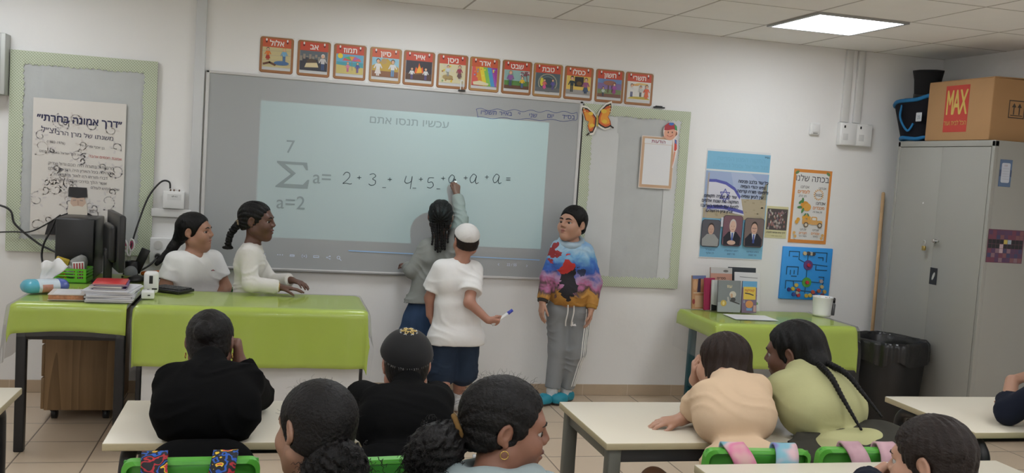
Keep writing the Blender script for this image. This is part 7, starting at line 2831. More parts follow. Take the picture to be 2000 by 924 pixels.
# --- D: boy in white with a marker
def boy_white_tee():
    r = person('person in white T-shirt, denim shorts and white skullcap, back turned, holding out a marker', (-0.01, -0.50, 0))
    J = joints(fwd=(-0.05, 0.99, 0), shL=(-0.128, -0.50, 0.885), shR=(0.072, -0.50, 0.885), neck=(-0.012, -0.50, 0.925), elL=(-0.178, -0.45, 0.70), elR=(0.030, -0.620, 0.705),
               wrL=(-0.175, -0.46, 0.60), wrR=(0.140, -0.655, 0.610), hipL=(-0.080, -0.50, 0.47), hipR=(0.055, -0.50, 0.47), knL=(-0.092, -0.50, 0.255), knR=(0.050, -0.46, 0.255),
               anL=(-0.075, -0.60, 0.09), anR=(0.035, -0.40, 0.075), ftL=(-0.08, -0.48, 0.03), ftR=(0.05, -0.27, 0.03))
    H = Head((0.012, -0.495, 1.055), (-0.12, 0.98, -0.10), (0, 0.05, 1), 0.93)
    bo = body(J, H, SK_D, r, 0.98, hands={'R': dict(d=(0.92, -0.05, -0.22), n=(0.1, 0.7, 0.55), side=1, k=0.76, curl=(1.25, 1.35, 0.8), thumb=0.5, tcurl=0.6),
                                          'L': dict(d=(0.3, 0.15, -0.9), n=(0.9, 0.1, 0.2), side=1, k=0.72, curl=(0.4, 0.5, 0.3))}, neck_r=0.037)
    H.eyes(bo)
    shirt(J, H, WHITE_T, r, 0.98, 0.016, 0.70, hem=(0, 0, 0.435), amp=0.004, fd=(0.5, 0.2, 0.8), wl=0.085, seed=12, hole=0.048, loose=0.022, flare=0.012, depth=0.004)
    trousers(J, DENIM_D, r, 1.0, 0.016, upto=1.08, loose=0.030, name='shorts', rise=0.02)
    for s in 'LR':
        F = Field()
        K = J['kn' + s]
        e = K + (J['an' + s] - K) * 0.06
        d = nrm(J['an' + s] - K)
        F.rc(e - d * 0.010, e + d * 0.006, 0.0855, 0.087, k=0.004, clip=[(e + d * 0.003, d), (e - d * 0.010, -d)])
        mesh_object('hem_band', F.mesh(0.005), WHITE_T, r)
        F = Field()
        F.rc(J['an' + s] + A3((0, 0, 0.0)), J['an' + s] + (K - J['an' + s]) * 0.22, 0.036, 0.039, k=0.01, clip=[(J['an' + s] + (K - J['an' + s]) * 0.24, K - J['an' + s])])
        mesh_object('sock', F.mesh(0.005), SHOE_W, r)
    shoes(J, SHOE_W, r)
    F = Field()
    H.cap(F, 0.007, nape=-0.058)
    mesh_object('hair', F.mesh(0.004, frizz(0.0007, 0.012, 4)), H_BOY, r)
    kippah(H, cloth_mat('white_knit', (0.66, 0.64, 0.62), bump=0.5), r, d=(0.12, -0.62, 0.78), grow=0.013, size=0.004)
    finish(r)
    m = thing('marker', 'white marker with a blue cap held out by the boy in the white T-shirt', 'marker', (0.196, -0.655, 0.602))
    q = Vector((0.105, 0.02, 0.075)).normalized()
    m.rotation_euler = q.to_track_quat('Z', 'Y').to_euler()
    MB().cyl((0, 0, -0.035), (0, 0, 0.082), 0.0095, n=18).build('barrel', WHITE_PL, m)
    MB().cyl((0, 0, 0.082), (0, 0, 0.118), 0.0105, 0.0095, 18).build('cap', mat('marker_blue', (0.05, 0.07, 0.45), rough=0.4), m)


boy_white_tee()


# --- E: boy in the colourful hoodie
def hoodie_mat():
    m = bpy.data.materials.new('colour_splash_jersey')
    m.use_nodes = True
    nt = m.node_tree
    b = nt.nodes['Principled BSDF']
    tc = nt.nodes.new('ShaderNodeTexCoord')
    sp = nt.nodes.new('ShaderNodeSeparateXYZ')
    nt.links.new(tc.outputs['Object'], sp.inputs[0])
    nz = nt.nodes.new('ShaderNodeTexNoise')
    nz.inputs['Scale'].default_value = 13
    nz.inputs['Detail'].default_value = 3
    nz.inputs['Distortion'].default_value = 0.9
    nt.links.new(tc.outputs['Object'], nz.inputs['Vector'])
    t = mth(nt, 'DIVIDE', mth(nt, 'SUBTRACT', sp.outputs[2], 0.66), 0.42)
    t = mth(nt, 'ADD', t, mth(nt, 'MULTIPLY', mth(nt, 'SUBTRACT', nz.outputs['Fac'], 0.5), 0.55))
    cr = nt.nodes.new('ShaderNodeValToRGB')
    e = cr.color_ramp
    cols = [(0.02, (0.42, 0.20, 0.04)), (0.14, (0.50, 0.25, 0.05)), (0.22, (0.10, 0.06, 0.06)), (0.30, (0.42, 0.13, 0.26)), (0.40, (0.36, 0.24, 0.38)), (0.50, (0.035, 0.09, 0.36)), (0.62, (0.05, 0.16, 0.50)), (0.74, (0.16, 0.36, 0.58)), (0.88, (0.34, 0.50, 0.62)), (1.0, (0.20, 0.36, 0.58))]
    while len(e.elements) < len(cols):
        e.elements.new(0.5)
    for i, (p, c) in enumerate(cols):
        e.elements[i].position = p
        e.elements[i].color = (*c, 1)
    nt.links.new(t, cr.inputs[0])
    # red and black splashes on the chest
    def blob(x, y, z, r, sx=1.0, sz=1.0):
        dx = mth(nt, 'MULTIPLY', mth(nt, 'SUBTRACT', sp.outputs[0], x), sx)
        dz = mth(nt, 'MULTIPLY', mth(nt, 'SUBTRACT', sp.outputs[2], z), sz)
        d = mth(nt, 'SQRT', mth(nt, 'ADD', mth(nt, 'MULTIPLY', dx, dx), mth(nt, 'MULTIPLY', dz, dz)))
        d = mth(nt, 'ADD', d, mth(nt, 'MULTIPLY', mth(nt, 'SUBTRACT', nz.outputs['Fac'], 0.5), 0.17))
        return mth(nt, 'MULTIPLY', mth(nt, 'LESS_THAN', d, r), mth(nt, 'LESS_THAN', sp.outputs[1], y))
    c = cr.outputs[0]
    c = mixc(nt, blob(0.735, -0.245, 0.80, 0.060, 1.25, 0.62), c, (0.014, 0.012, 0.016))
    c = mixc(nt, blob(0.715, -0.245, 0.915, 0.032, 1.0, 0.7), c, (0.50, 0.035, 0.03))
    c = mixc(nt, blob(0.645, -0.18, 0.985, 0.042), c, (0.28, 0.03, 0.035))
    c = mixc(nt, blob(0.815, -0.245, 0.885, 0.022), c, (0.03, 0.04, 0.09))
    nt.links.new(c, b.inputs['Base Color'])
    b.inputs['Roughness'].default_value = 0.8
    return m


def boy_hoodie():
    r = person('person in a colourful splash-print hoodie and grey striped joggers, standing by the pinboard', (0.77, -0.22, 0))
    J = joints(fwd=(-0.35, -0.93, 0), shR=(0.690, -0.195, 1.012), shL=(0.853, -0.250, 1.006), neck=(0.766, -0.212, 1.052), elR=(0.618, -0.220, 0.825), elL=(0.920, -0.285, 0.808),
               wrR=(0.580, -0.275, 0.672), wrL=(0.892, -0.330, 0.648), hipR=(0.712, -0.19, 0.61), hipL=(0.842, -0.24, 0.61), knR=(0.726, -0.215, 0.355), knL=(0.834, -0.250, 0.350),
               anR=(0.700, -0.225, 0.085), anL=(0.808, -0.190, 0.085), ftR=(0.595, -0.30, 0.03), ftL=(0.725, -0.27, 0.03))
    H = Head((0.758, -0.225, 1.176), (-0.80, -0.56, 0.10), (0, 0, 1), 1.0)
    bo = body(J, H, SK_E, r, 1.06, hands={'R': dict(d=(-0.12, -0.15, -1), n=(0.9, 0.2, -0.1), side=1, k=0.82, curl=(0.25, 0.35, 0.25), spread=0.05),
                                          'L': dict(d=(-0.10, -0.1, -1), n=(-0.9, 0.1, 0), side=-1, k=0.82, curl=(0.25, 0.35, 0.25), spread=0.05)}, cheek=1.1, jaw=1.04, h=0.0035, belly=0.01)
    H.eyes(bo, look=(-0.1, 1, 0.08))
    H.brows(bo, H_BLACK, 1.3)
    H.mouth(bo, LIP_A, 1.05)

    def hood(F):
        N = J['neck'] + A3((0, 0, 0.008))
        f = J['fwd']
        l = nrm(J['shL'] - J['shR'])
        pts = [N + (f * math.cos(w) * 0.062 + l * math.sin(w) * 0.068) + A3((0, 0, -0.022 * math.cos(w))) for w in [2 * PI * k / 16 for k in range(17)]]
        for p, q in zip(pts, pts[1:]):
            F.rc(p, q, 0.022, k=0.012)
        F.el(N - f * 0.075 - A3((0, 0, 0.02)), (0.075, 0.05, 0.045), k=0.03)
    shirt(J, H, hoodie_mat(), r, 1.02, 0.014, 1.90, hem=(0, 0, 0.655), name='hoodie', amp=0.005, fd=(0.3, 0.2, 1), wl=0.06, seed=4, hole=0.047, belly=0.012, depth=0.02, loose=0.004, h=0.005)
    F = Field()
    hood(F)
    F.rc(J['neck'] - A3((0, 0, 0.05)), H.p(0, -0.022, -0.02), 0.044, 0.048, k=0.006, op='s')
    mesh_object('hood', F.mesh(0.005, folds(0.003, (1, 0, 0.5), 0.05, 3)), cloth_mat('hood_pale_blue', (0.36, 0.47, 0.56), var=0.25), r)
    # ribbed cuffs and hem
    for s, c in (('R', (0.05, 0.045, 0.04)), ('L', (0.42, 0.22, 0.05))):
        F = Field()
        W, E = J['wr' + s], J['el' + s]
        d = nrm(W - E)
        F.rc(W - d * 0.055, W + d * 0.004, 0.040, 0.034, k=0.004, clip=[(W + d * 0.002, d), (W - d * 0.05, -d)])
        mesh_object('cuff', F.mesh(0.004), cloth_mat('cuff_' + s, c, bump=0.3), r)
    jt, JF = trousers(J, GREY_J, r, 1.06, 0.013, 1.94, loose=0.006, name='joggers', amp=0.004, seed=8, h=0.0045, field=True)
    # three white stripes down the outer leg
    out = nrm(A3((0.50, -0.87, 0)))
    side = np.cross(out, [0, 0, 1])
    axis = [J['hipL'] + A3((0, 0, 0.03)) + (J['knL'] - J['hipL']) * t for t in np.linspace(0, 1, 8)] + [J['knL'] + (J['anL'] - J['knL']) * t for t in np.linspace(0.12, 0.88, 7)]
    for q in (-1, 0, 1):
        pts = [Vector(JF.surf(p + side * q * 0.016, out, 0.14) + out * 0.0015) for p in axis]
        MB().tube(pts, 0.0055, 6, sub=3, flat=(tuple(out), 0.5)).build('stripe', WHITE_T, jt)
    for x in (0.735, 0.775):
        MB().tube([(x, -0.328, 0.665), (x - 0.004, -0.345, 0.62), (x - 0.012, -0.342, 0.56), (x - 0.010, -0.338, 0.53)], 0.0042, 6, sub=5).build('drawstring', CREAM_T, jt)
    a = Art()
    a.poly([(-0.02, -0.012), (0.02, -0.012), (0.012, 0.004), (0.0, -0.004), (-0.004, 0.016), (-0.012, 0.0)], (0.70, 0.70, 0.70))
    o = a.build('leg_logo', jt, loc=(0.775, -0.342, 0.545), rot=(0, 0, -0.36))
    for s in 'RL':
        F = Field()
        foot(F, J, s, 0.003)
        F.rc(J['an' + s], J['an' + s] + A3((0, 0, 0.05)), 0.034, 0.036, k=0.02)
        mesh_object('sock', F.mesh(0.005), SHOE_W, r)
        F = Field()
        foot(F, J, s, 0.010)
        d = J['ft' + s] - J['an' + s]
        d[2] = 0
        d = nrm(d)
        F.cut(J['an' + s] + A3((0, 0, -0.014)), A3((0, 0, 1)) - d * 0.1)
        c = J['an' + s] + d * 0.035
        F.el((c[0], c[1], 0.075), (0.036, 0.036, 0.045), k=0.008, op='s')
        F.cut((0, 0, 0.003), (0, 0, -1))
        sd = mesh_object('sandal', F.mesh(0.004), mat('teal_rubber', (0.015, 0.24, 0.33), rough=0.5), r)
        sl = Field()
        foot(sl, J, s, 0.013)
        sl.cut((0, 0, 0.020), (0, 0, 1))
        sl.cut((0, 0, 0.002), (0, 0, -1))
        mesh_object('sole', sl.mesh(0.004), SHOE_D, sd)
    F = Field()
    H.cap(F, 0.011, face=(0.095, -0.034), fr=(0.105, 0.080, 0.098), nape=-0.052, top=0.008)
    mesh_object('hair', F.mesh(0.004, frizz(0.001, 0.014, 4)), H_BLACK, r)
    finish(r)


boy_hoodie()


# --- F: pupil in black, seen from behind
def seated(label, loc, J, H, skin, top_m, bottom_m, b=1.0, hands=None, sleeve=1.95, shirt_kw=None, body_kw=None, legs_kw=None, bot_kw=None, face=False, hem=0.45, eye_look=(0, 1, 0)):
    r = person(label, loc)
    seated_legs(J, **(legs_kw or {}))
    bo = body(J, H, skin, r, b, hands=hands, **(body_kw or {}))
    if face:
        H.eyes(bo, look=eye_look)
        H.brows(bo, H_BLACK)
        H.mouth(bo, LIP_B if face == 'dark' else LIP_A, (body_kw or {}).get('lips', 1.0))
    shirt(J, H, top_m, r, b, sleeve=sleeve, hem=(0, 0, hem), **(shirt_kw or {}))
    trousers(J, bottom_m, r, b, **(bot_kw or {}))
    shoes(J, SHOE_D, r)
    return r


J = joints(fwd=(0.0, 1, 0), shL=(-1.370, -3.330, 0.856), shR=(-1.175, -3.325, 0.860), neck=(-1.280, -3.245, 0.884), elL=(-1.398, -3.140, 0.770), elR=(-1.138, -3.120, 0.772), wrL=(-1.315, -2.985, 0.825), wrR=(-1.198, -3.075, 0.862),
           hipL=(-1.360, -3.59, 0.525), hipR=(-1.180, -3.59, 0.525))
J['waist'] = A3((-1.270, -3.565, 0.68))
H = Head((-1.287, -3.095, 0.928), (0.10, 0.965, -0.24), (0, 0.24, 0.97), 0.87)
r = seated('person in a plain black top from behind, hair in a bun, fist at the chin', (-1.27, -3.50, 0), J, H, SK_F, BLACK_T, BLACK_T, 1.02,
           hands={'R': dict(d=(-0.15, 0.05, 0.98), n=(-0.85, 0.1, 0), side=-1, k=0.80, curl=(1.2, 1.4, 0.8), tcurl=0.6), 'L': dict(d=(0.5, 0.6, 0.5), n=(0.6, -0.2, -0.3), side=1, k=0.76, curl=(0.6, 0.7, 0.4))},
           shirt_kw=dict(amp=0.005, fd=(0.1, 0.3, 1), wl=0.055, seed=21, hole=0.044, depth=-0.012, loose=0.006, collar=-0.014), body_kw=dict(neck_r=0.040))
F = Field()
H.cap(F, 0.008, nape=-0.092)
F.rc(H.p(0, -0.058, -0.045), H.p(0, -0.050, -0.078), 0.046 * H.k, 0.038 * H.k, k=0.02)
F.el(H.p(0.004, -0.108, 0.030), H.r(0.036, 0.024, 0.036), H.R, k=0.010)
mesh_object('hair', F.mesh(0.0035, frizz(0.0009, 0.014, 11)), H_SOFT, r)
for s in (-1, 1):
    hoop(H, s, r)
finish(r)

# --- G: smooth tied-up hair, near
J = joints(fwd=(-0.35, 0.93, 0), shL=(-1.105, -4.085, 0.745), shR=(-0.895, -4.025, 0.745), neck=(-1.000, -4.055, 0.792), elL=(-1.14, -4.08, 0.57), elR=(-0.86, -4.06, 0.57), wrL=(-1.06, -3.97, 0.56), wrR=(-0.95, -3.95, 0.56),
           hipL=(-1.110, -4.36, 0.52), hipR=(-0.945, -4.34, 0.52))
H = Head((-1.012, -4.000, 0.915), (-0.52, 0.83, -0.20), (0.08, 0.14, 1), 0.95)
r = seated('person with smooth black hair in a low puff, only the head showing, cheek turned away', (-0.99, -4.30, 0), J, H, SK_G, CHARCOAL, NAVY, 0.98,
           hands={'L': dict(d=(0.4, 0.9, 0), n=(0.2, 0, -1), side=1, k=0.76), 'R': dict(d=(-0.4, 0.9, 0), n=(0, 0, -1), side=-1, k=0.76)},
           legs_kw=dict(fw=0.27), shirt_kw=dict(amp=0.004, seed=31, hole=0.056), body_kw=dict(cheek=0.92, jaw=0.95), face='dark')
F = Field()
H.cap(F, 0.011, face=(0.090, -0.026), nape=-0.064, back=0.006)
mesh_object('hair', F.mesh(0.0035, frizz(0.0009, 0.010, 15)), H_SOFT, r)
F = Field()
F.el((-0.965, -4.085, 0.868), (0.062, 0.045, 0.055), k=0.02).el((-0.935, -4.085, 0.845), (0.04, 0.035, 0.04), k=0.02).el((-1.0, -4.08, 0.845), (0.04, 0.035, 0.04), k=0.02)
mesh_object('hair_puff', F.mesh(0.0035, frizz(0.003, 0.013, 16)), H_SOFT, r)
strands('puff_curls', [((-0.965, -4.095, 0.868), (0, -1, 0.1), 0.028), ((-0.94, -4.095, 0.85), (0.8, -0.6, -0.3), 0.02), ((-1.0, -4.09, 0.85), (-0.6, -0.6, -0.5), 0.02), ((-0.965, -4.095, 0.84), (0, -0.6, -1), 0.025)], H_SOFT, r, n=340, length=(0.025, 0.05), curl=0.004, wl=0.012, droop=0.3, seed=8)
flyaway(H, H_SOFT, r, 110, 0.010, 7, (0.008, 0.02))
finish(r)

# --- H: boy in the velvet skullcap
J = joints(fwd=(0.0, 1, 0), shL=(-0.790, -3.330, 0.798), shR=(-0.622, -3.325, 0.796), neck=(-0.695, -3.215, 0.822), elL=(-0.835, -3.150, 0.770), elR=(-0.592, -3.150, 0.768), wrL=(-0.745, -3.030, 0.765), wrR=(-0.690, -3.040, 0.765),
           hipL=(-0.890, -3.59, 0.525), hipR=(-0.725, -3.59, 0.525))
J['waist'] = A3((-0.755, -3.545, 0.66))
H = Head((-0.688, -3.115, 0.872), (0.03, 0.97, -0.22), (0, 0.22, 0.97), 0.94)
r = seated('person in black T-shirt and velvet skullcap ringed with white letters, seen from behind', (-0.79, -3.50, 0), J, H, SK_D, BLACK_T, BLACK_T, 1.02,
           hands={'L': dict(d=(0.8, 0.5, 0), n=(0, 0.2, -1), side=1, k=0.76), 'R': dict(d=(-0.6, 0.7, 0), n=(0, 0, -1), side=-1, k=0.76)},
           sleeve=0.85, shirt_kw=dict(amp=0.003, seed=41, hole=0.042, depth=-0.010, loose=0.016, collar=-0.012), body_kw=dict(neck_r=0.038))
F = Field()
H.cap(F, 0.008, nape=-0.100)
F.rc(H.p(0, -0.058, -0.045), H.p(0, -0.048, -0.088), 0.047 * H.k, 0.040 * H.k, k=0.02)
mesh_object('hair', F.mesh(0.004, frizz(0.0008, 0.010, 12)), H_BLACK, r)
VELVET = mat('black_velvet', (0.006, 0.006, 0.007), rough=0.9, sheen=0.05)
kd = nrm((0, -0.52, 0.85))
kp = kippah(H, VELVET, r, d=tuple(kd), grow=0.018, size=0.020)
# letters round the rim and the gold emblem on the crown
txt = 'יחי אדוננו מורנו ורבינו מלך המשיח לעולם ועד '
n3 = H.v(*kd)
e1 = H.v(1, 0, 0)
e2 = np.cross(n3, e1)
cc = H.p(0, -0.012, 0.028)
rad3 = A3(H.r(0.073 + 0.0188, 0.092 + 0.0188, 0.078 + 0.0188))


def on_cap(w, lat):
    d = (e1 * math.cos(w) + e2 * math.sin(w)) * math.cos(lat) + n3 * math.sin(lat)
    q = H.R.T @ d
    t = 1 / math.sqrt(((q / rad3) ** 2).sum())
    return cc + d * t


V, Fc = [], []
nch = len(txt)
w0, w1 = PI + 0.05, 2 * PI - 0.05          # the half at the back of the head
if np.dot(e2, H.v(0, -1, 0)) > 0:
    w0, w1 = 0.05, PI - 0.05
for i, ch in enumerate(txt[::-1] * 1):
    if ch == ' ':
        continue
    tris, a_, b_ = text_tris(ch)
    f0 = i / nch
    for t in tris:
        b0 = len(V)
        for (x, z) in t:
            u = (f0 + (x - a_) * 0.018)
            w = w1 + (w0 - w1) * u if on_cap(w0, 0.1)[0] > on_cap(w1, 0.1)[0] else w0 + (w1 - w0) * u
            V.append(tuple(on_cap(w, 0.080 + z * 0.105)))
        Fc.append((b0, b0 + 1, b0 + 2))
me = bpy.data.meshes.new('lettering')
me.from_pydata(V, [], Fc)
link('lettering', me, mat('silver_thread', (0.62, 0.62, 0.60), rough=0.5), kp)
GT = mat('gold_thread', (0.62, 0.44, 0.14), rough=0.4)
em = MB()
for k in range(6):
    w = k * PI / 3
    p = [Vector(on_cap(w + s, l)) for s, l in ((0, 1.47), (0.30, 1.40), (0, 1.30), (-0.30, 1.40))]
    em.tube(p + [p[0]], 0.0014, 6, sub=3)
em.tube([Vector(on_cap(2 * PI * k / 16, 1.47)) for k in range(17)], 0.0014, 6, sub=1)
em.build('emblem', GT, kp)
em = MB()
for k in range(8):
    w = k * PI / 4 + 0.3
    em.tube([Vector(on_cap(w - 0.16, 1.26)), Vector(on_cap(w, 1.29)), Vector(on_cap(w + 0.16, 1.26))], 0.0012, 6, sub=3)
em.build('emblem_rays', MATS['silver_thread'], kp)
finish(r)

# --- I: girl in the pale blue hoodie, profile
J = joints(fwd=(0.25, 0.97, 0), shL=(-0.745, -4.110, 0.785), shR=(-0.500, -4.115, 0.785), neck=(-0.618, -4.085, 0.832), elL=(-0.79, -4.03, 0.60), elR=(-0.44, -4.03, 0.60), wrL=(-0.70, -3.90, 0.56), wrR=(-0.53, -3.89, 0.56),
           hipL=(-0.77, -4.38, 0.50), hipR=(-0.60, -4.40, 0.50))
H = Head((-0.588, -4.050, 0.936), (0.975, -0.06, -0.13), (0.13, 0, 1), 0.97)
r = seated('person in a pale blue hoodie in profile, dark curly ponytail, gold hoop earring', (-0.68, -4.35, 0), J, H, SK_I, HOODIE_B, NAVY, 1.02,
           hands={'L': dict(d=(0.4, 0.9, 0), n=(0.2, 0, -1), side=1, k=0.76), 'R': dict(d=(-0.4, 0.9, 0), n=(0, 0, -1), side=-1, k=0.76)},
           shirt_kw=dict(amp=0.006, seed=51, hole=0.052, name='hoodie', g=0.020, depth=0.02, fd=(0.7, 0.2, 0.6), wl=0.06), body_kw=dict(h=0.0028, lips=1.3, nose=0.85), face='dark', eye_look=(-0.25, 1, -0.02))
F = Field()
N = J['neck'] + A3((0, 0, -0.002))
pts = [N + A3((0.088 * math.cos(w), 0.072 * math.sin(w), 0.012 * math.sin(w * 1.0) * -1)) for w in [2 * PI * k / 18 for k in range(19)]]
for k, (p, q) in enumerate(zip(pts, pts[1:])):
    F.rc(p, q, 0.028 + 0.006 * math.sin(k * 1.7), k=0.015)
F.el(N + A3((-0.02, -0.075, -0.025)), (0.11, 0.05, 0.05), k=0.03)
F.rc(N - A3((0, 0, 0.05)), H.p(0, -0.022, -0.03), 0.047, 0.052, k=0.008, op='s')
mesh_object('hood', F.mesh(0.004, folds(0.0045, (0.9, 0.1, 0.5), 0.09, 6)), HOODIE_B, r)
F = Field()
H.cap(F, 0.011, face=(0.096, -0.028), nape=-0.058)


def curls(X, Y, Z):
    return rows(H, 0.0035, 6)(X, Y, Z) + frizz(0.0007, 0.009, 3)(X, Y, Z)


mesh_object('hair', F.mesh(0.003, curls), H_SOFT, r)
tie = H.p(0, -0.112, -0.018)
F = Field()
F.rc(H.p(0, -0.09, -0.005), tie, 0.026, 0.022, k=0.015)
F.el(tie + A3((-0.045, -0.012, -0.040)), (0.062, 0.055, 0.052), k=0.02).el(tie + A3((-0.075, -0.012, -0.070)), (0.045, 0.042, 0.040), k=0.02).el(tie + A3((-0.040, -0.015, -0.085)), (0.036, 0.036, 0.045), k=0.02)
mesh_object('ponytail', F.mesh(0.0035, frizz(0.004, 0.017, 21)), H_SOFT, r)
PC = [tie + A3(q) for q in ((-0.045, -0.012, -0.040), (-0.075, -0.012, -0.070), (-0.040, -0.015, -0.085), (-0.06, -0.02, -0.05))]
strands('ponytail_curls', [(p, p - tie + A3((0, -0.4 * (i % 2), 0.02)), 0.018) for i, p in enumerate(PC * 3)], H_SOFT, r, n=800, length=(0.03, 0.06), curl=0.005, wl=0.015, droop=0.45, seed=5)
flyaway(H, H_SOFT, r, 240, 0.012, 4, (0.010, 0.028))
F = Field()
dd = nrm(tie - H.p(0, -0.09, -0.005))
for k in range(16):
    w0, w1 = 2 * PI * k / 16, 2 * PI * (k + 1) / 16
    s1 = nrm(np.cross(dd, [0, 0, 1]))
    s2 = np.cross(dd, s1)
    F.rc(tie + (s1 * math.cos(w0) + s2 * math.sin(w0)) * 0.027, tie + (s1 * math.cos(w1) + s2 * math.sin(w1)) * 0.027, 0.006, k=0.003)
mesh_object('hair_tie', F.mesh(0.003), cloth_mat('mustard_band', (0.17, 0.095, 0.03)), r)
hoop(H, -1, r, r=0.009)
for q in ((0.03, -0.05, -0.05), (0.025, -0.05, -0.085)):
    MB().sph(tuple(tie + A3(q)), 0.0045, 12).build('bead', SHOE_W, r)
finish(r)

# --- J: peach T-shirt
J = joints(fwd=(-0.1, 1, 0), shL=(0.215, -3.415, 0.846), shR=(0.398, -3.385, 0.862), neck=(0.318, -3.335, 0.885), elL=(0.242, -3.275, 0.762), elR=(0.395, -3.105, 0.762), wrL=(0.205, -3.305, 0.748), wrR=(0.298, -3.150, 0.838),
           hipL=(0.170, -3.59, 0.525), hipR=(0.345, -3.59, 0.525), knL=(0.105, -3.310, 0.545), anL=(0.050, -3.300, 0.075), ftL=(0.050, -3.17, 0.03))
J['waist'] = A3((0.262, -3.580, 0.68))
J['wrL'] = A3((0.178, -3.318, 0.748))
H = Head((0.330, -3.275, 0.920), (-0.28, 0.93, -0.20), (0.05, 0.20, 0.97), 0.90)
r = seated('person in a peach T-shirt, shoulder-length brown hair, one hand flat on the desk', (0.26, -3.50, 0), J, H, SK_E, PEACH_T, NAVY, 0.94,
           hands={'L': dict(d=(-0.93, 0.1, -0.12), n=(0, 0.1, -1), side=1, k=0.74, curl=(0.25, 0.35, 0.25), spread=0.10), 'R': dict(d=(-0.25, -0.30, 0.9), n=(0.7, -0.3, 0.1), side=1, k=0.74, curl=(0.6, 0.8, 0.5))},
           sleeve=0.72, shirt_kw=dict(amp=0.004, seed=61, hole=0.044, depth=-0.010, collar=-0.016, loose=0.016, fd=(0.6, 0.2, 0.7), wl=0.06), body_kw=dict(h=0.0035, neck_r=0.037))
F = Field()
H.cap(F, 0.013, face=(0.090, -0.03), nape=-0.20, ears=False)
F.el(H.p(0, -0.045, -0.05), H.r(0.084, 0.068, 0.068), H.R, k=0.03)
F.rc(H.p(-0.045, -0.055, -0.085), H.p(0.045, -0.055, -0.085), 0.034, k=0.03)


def locks(Hd, amp, n):
    def f(X, Y, Z):
        s = (X - Hd.c[0]) * Hd.R[0, 0] + (Y - Hd.c[1]) * Hd.R[1, 0] + (Z - Hd.c[2]) * Hd.R[2, 0]
        fw = (X - Hd.c[0]) * Hd.R[0, 1] + (Y - Hd.c[1]) * Hd.R[1, 1] + (Z - Hd.c[2]) * Hd.R[2, 1]
        a = np.arctan2(s, -fw + 0.02)
        return amp * np.sin(a * n + 0.8 * np.sin(Z * 40))
    return f


mesh_object('hair', F.mesh(0.0035, locks(H, 0.0022, 22)), H_BROWN, r)
finish(r)

# --- K: lime T-shirt, two braids
J = joints(fwd=(-0.3, 0.95, 0), shL=(0.515, -3.355, 0.862), shR=(0.690, -3.355, 0.884), neck=(0.600, -3.315, 0.900), elL=(0.535, -3.205, 0.770), elR=(0.735, -3.215, 0.770), wrL=(0.475, -3.075, 0.765), wrR=(0.630, -3.060, 0.765),
           hipL=(0.535, -3.60, 0.52), hipR=(0.72, -3.60, 0.52))
J['waist'] = A3((0.640, -3.575, 0.70))
H = Head((0.600, -3.245, 0.956), (-0.64, 0.74, -0.22), (-0.12, 0.14, 0.97), 0.90)
r = seated('person in a lime T-shirt, two long black braids, olive jacket round the waist', (0.63, -3.50, 0), J, H, SK_B, LIME_T, OLIVE, 1.02,
           hands={'L': dict(d=(-0.3, 0.9, 0), n=(0, 0.1, -1), side=1, k=0.76), 'R': dict(d=(-0.7, 0.6, 0), n=(0, 0, -1), side=-1, k=0.76)},
           sleeve=0.72, hem=0.715, shirt_kw=dict(amp=0.004, seed=71, hole=0.044, depth=-0.010, collar=-0.012, loose=0.016, fd=(0.5, 0.2, 0.8), wl=0.06), body_kw=dict(lips=1.2), face='dark')
F = Field()
lat = A3((1, 0, 0))
for z, y, w, rr_ in ((0.50, -3.60, 0.10, 0.112), (0.62, -3.590, 0.098, 0.116), (0.715, -3.578, 0.088, 0.112)):
    F.rc(A3((0.632 - w, y, z)), A3((0.632 + w, y, z + 0.01)), rr_, k=0.05)
F.cut(A3((0.632, -3.52, 0.775)), (-0.20, -0.15, 1))
F.cut((0, 0, 0.44), (0, 0, -1))
mesh_object('tied_jacket', F.mesh(0.006, folds(0.007, (0.15, 0.5, 1), 0.055, 8)), OLIVE, r)
F = Field()
H.cap(F, 0.012, face=(0.092, -0.028), nape=-0.07, back=0.012, top=0.006)
F.rc(H.p(0, -0.085, -0.03), A3((0.636, -3.345, 0.945)), 0.05, 0.034, k=0.03)
mesh_object('hair', F.mesh(0.004, locks(H, 0.0018, 18)), H_BLACK, r)
for pts in ([(0.625, -3.350, 0.950), (0.616, -3.455, 0.925), (0.628, -3.515, 0.868), (0.648, -3.595, 0.790)], [(0.652, -3.345, 0.950), (0.672, -3.450, 0.935), (0.692, -3.515, 0.890), (0.728, -3.580, 0.825)]):
    F = Field()
    F.rope([A3(p) for p in pts], lambda t: 0.0125 - 0.0085 * t, k=0.003, beads=24, fat=1.15)
    mesh_object('braid', F.mesh(0.003), H_BLACK, r)
finish(r)

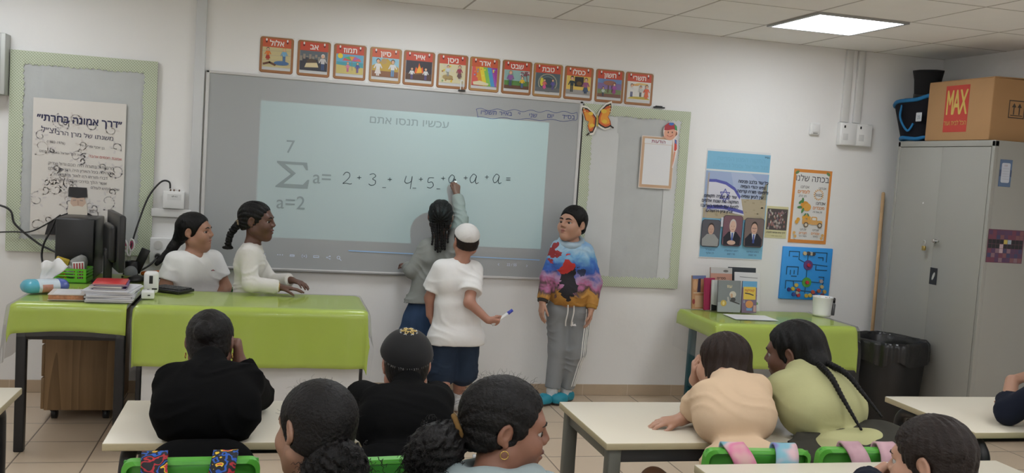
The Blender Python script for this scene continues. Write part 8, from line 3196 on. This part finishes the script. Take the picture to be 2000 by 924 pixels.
# --- L: short-haired boy at the nearest desk
J = joints(fwd=(-0.2, 0.97, 0), shL=(0.290, -4.385, 0.775), shR=(0.490, -4.385, 0.775), neck=(0.392, -4.340, 0.815), elL=(0.265, -4.215, 0.805), elR=(0.53, -4.235, 0.805), wrL=(0.322, -4.095, 0.812), wrR=(0.42, -4.10, 0.80),
           hipL=(0.30, -4.62, 0.50), hipR=(0.47, -4.62, 0.50))
H = Head((0.362, -4.262, 0.905), (-0.50, 0.84, -0.16), (0.05, 0.10, 1), 0.90)
r = seated('person with short dark brown hair at the nearest cream desk, fist at the mouth', (0.39, -4.58, 0), J, H, SK_E, NAVY, CHARCOAL, 1.02,
           hands={'L': dict(d=(0.75, 0.25, 0.30), n=(0.1, -0.6, -0.5), side=1, k=0.80, curl=(1.0, 1.2, 0.7), tcurl=0.5), 'R': dict(d=(-0.9, 0.2, 0), n=(0, 0, -1), side=-1, k=0.78, curl=(0.5, 0.6, 0.4))},
           shirt_kw=dict(amp=0.004, seed=81, hole=0.054), body_kw=dict(h=0.0035), face=True)
F = Field()
H.cap(F, 0.013, face=(0.100, -0.034), fr=(0.105, 0.080, 0.100), nape=-0.055, top=0.008)


def tuft(X, Y, Z):
    return frizz(0.0006, 0.020, 5)(X, Y, Z) + locks(H, 0.0014, 30)(X, Y, Z)


mesh_object('hair', F.mesh(0.0033, tuft), H_BOY, r)
finish(r)

# --- M: pupil cut by the right edge of the picture
J = joints(fwd=(0.1, 1, 0), shL=(1.505, -3.42, 0.885), shR=(1.72, -3.40, 0.885), neck=(1.62, -3.37, 0.935), elL=(1.445, -3.295, 0.768), elR=(1.80, -3.25, 0.77), wrL=(1.520, -3.215, 0.862), wrR=(1.70, -3.12, 0.765),
           hipL=(1.53, -3.58, 0.505), hipR=(1.70, -3.58, 0.505))
H = Head((1.640, -3.27, 1.045), (0.2, 0.95, -0.15), (0, 0.1, 1), 0.95)
r = seated('person in a dark top, only a bent forearm showing over the cabinet-side cream desk', (1.62, -3.55, 0), J, H, SK_E, NAVY, MAUVE, 1.0,
           hands={'L': dict(d=(0.85, -0.15, 0.30), n=(0.3, 0.1, -0.9), side=1, k=0.78, curl=(0.4, 0.5, 0.3)), 'R': dict(d=(-0.6, 0.7, 0), n=(0, 0, -1), side=-1, k=0.76)},
           sleeve=1.42, shirt_kw=dict(amp=0.003, seed=91, hole=0.052, loose=0.010))
F = Field()
H.cap(F, 0.010, nape=-0.06)
mesh_object('hair', F.mesh(0.005), H_BROWN, r)
finish(r)
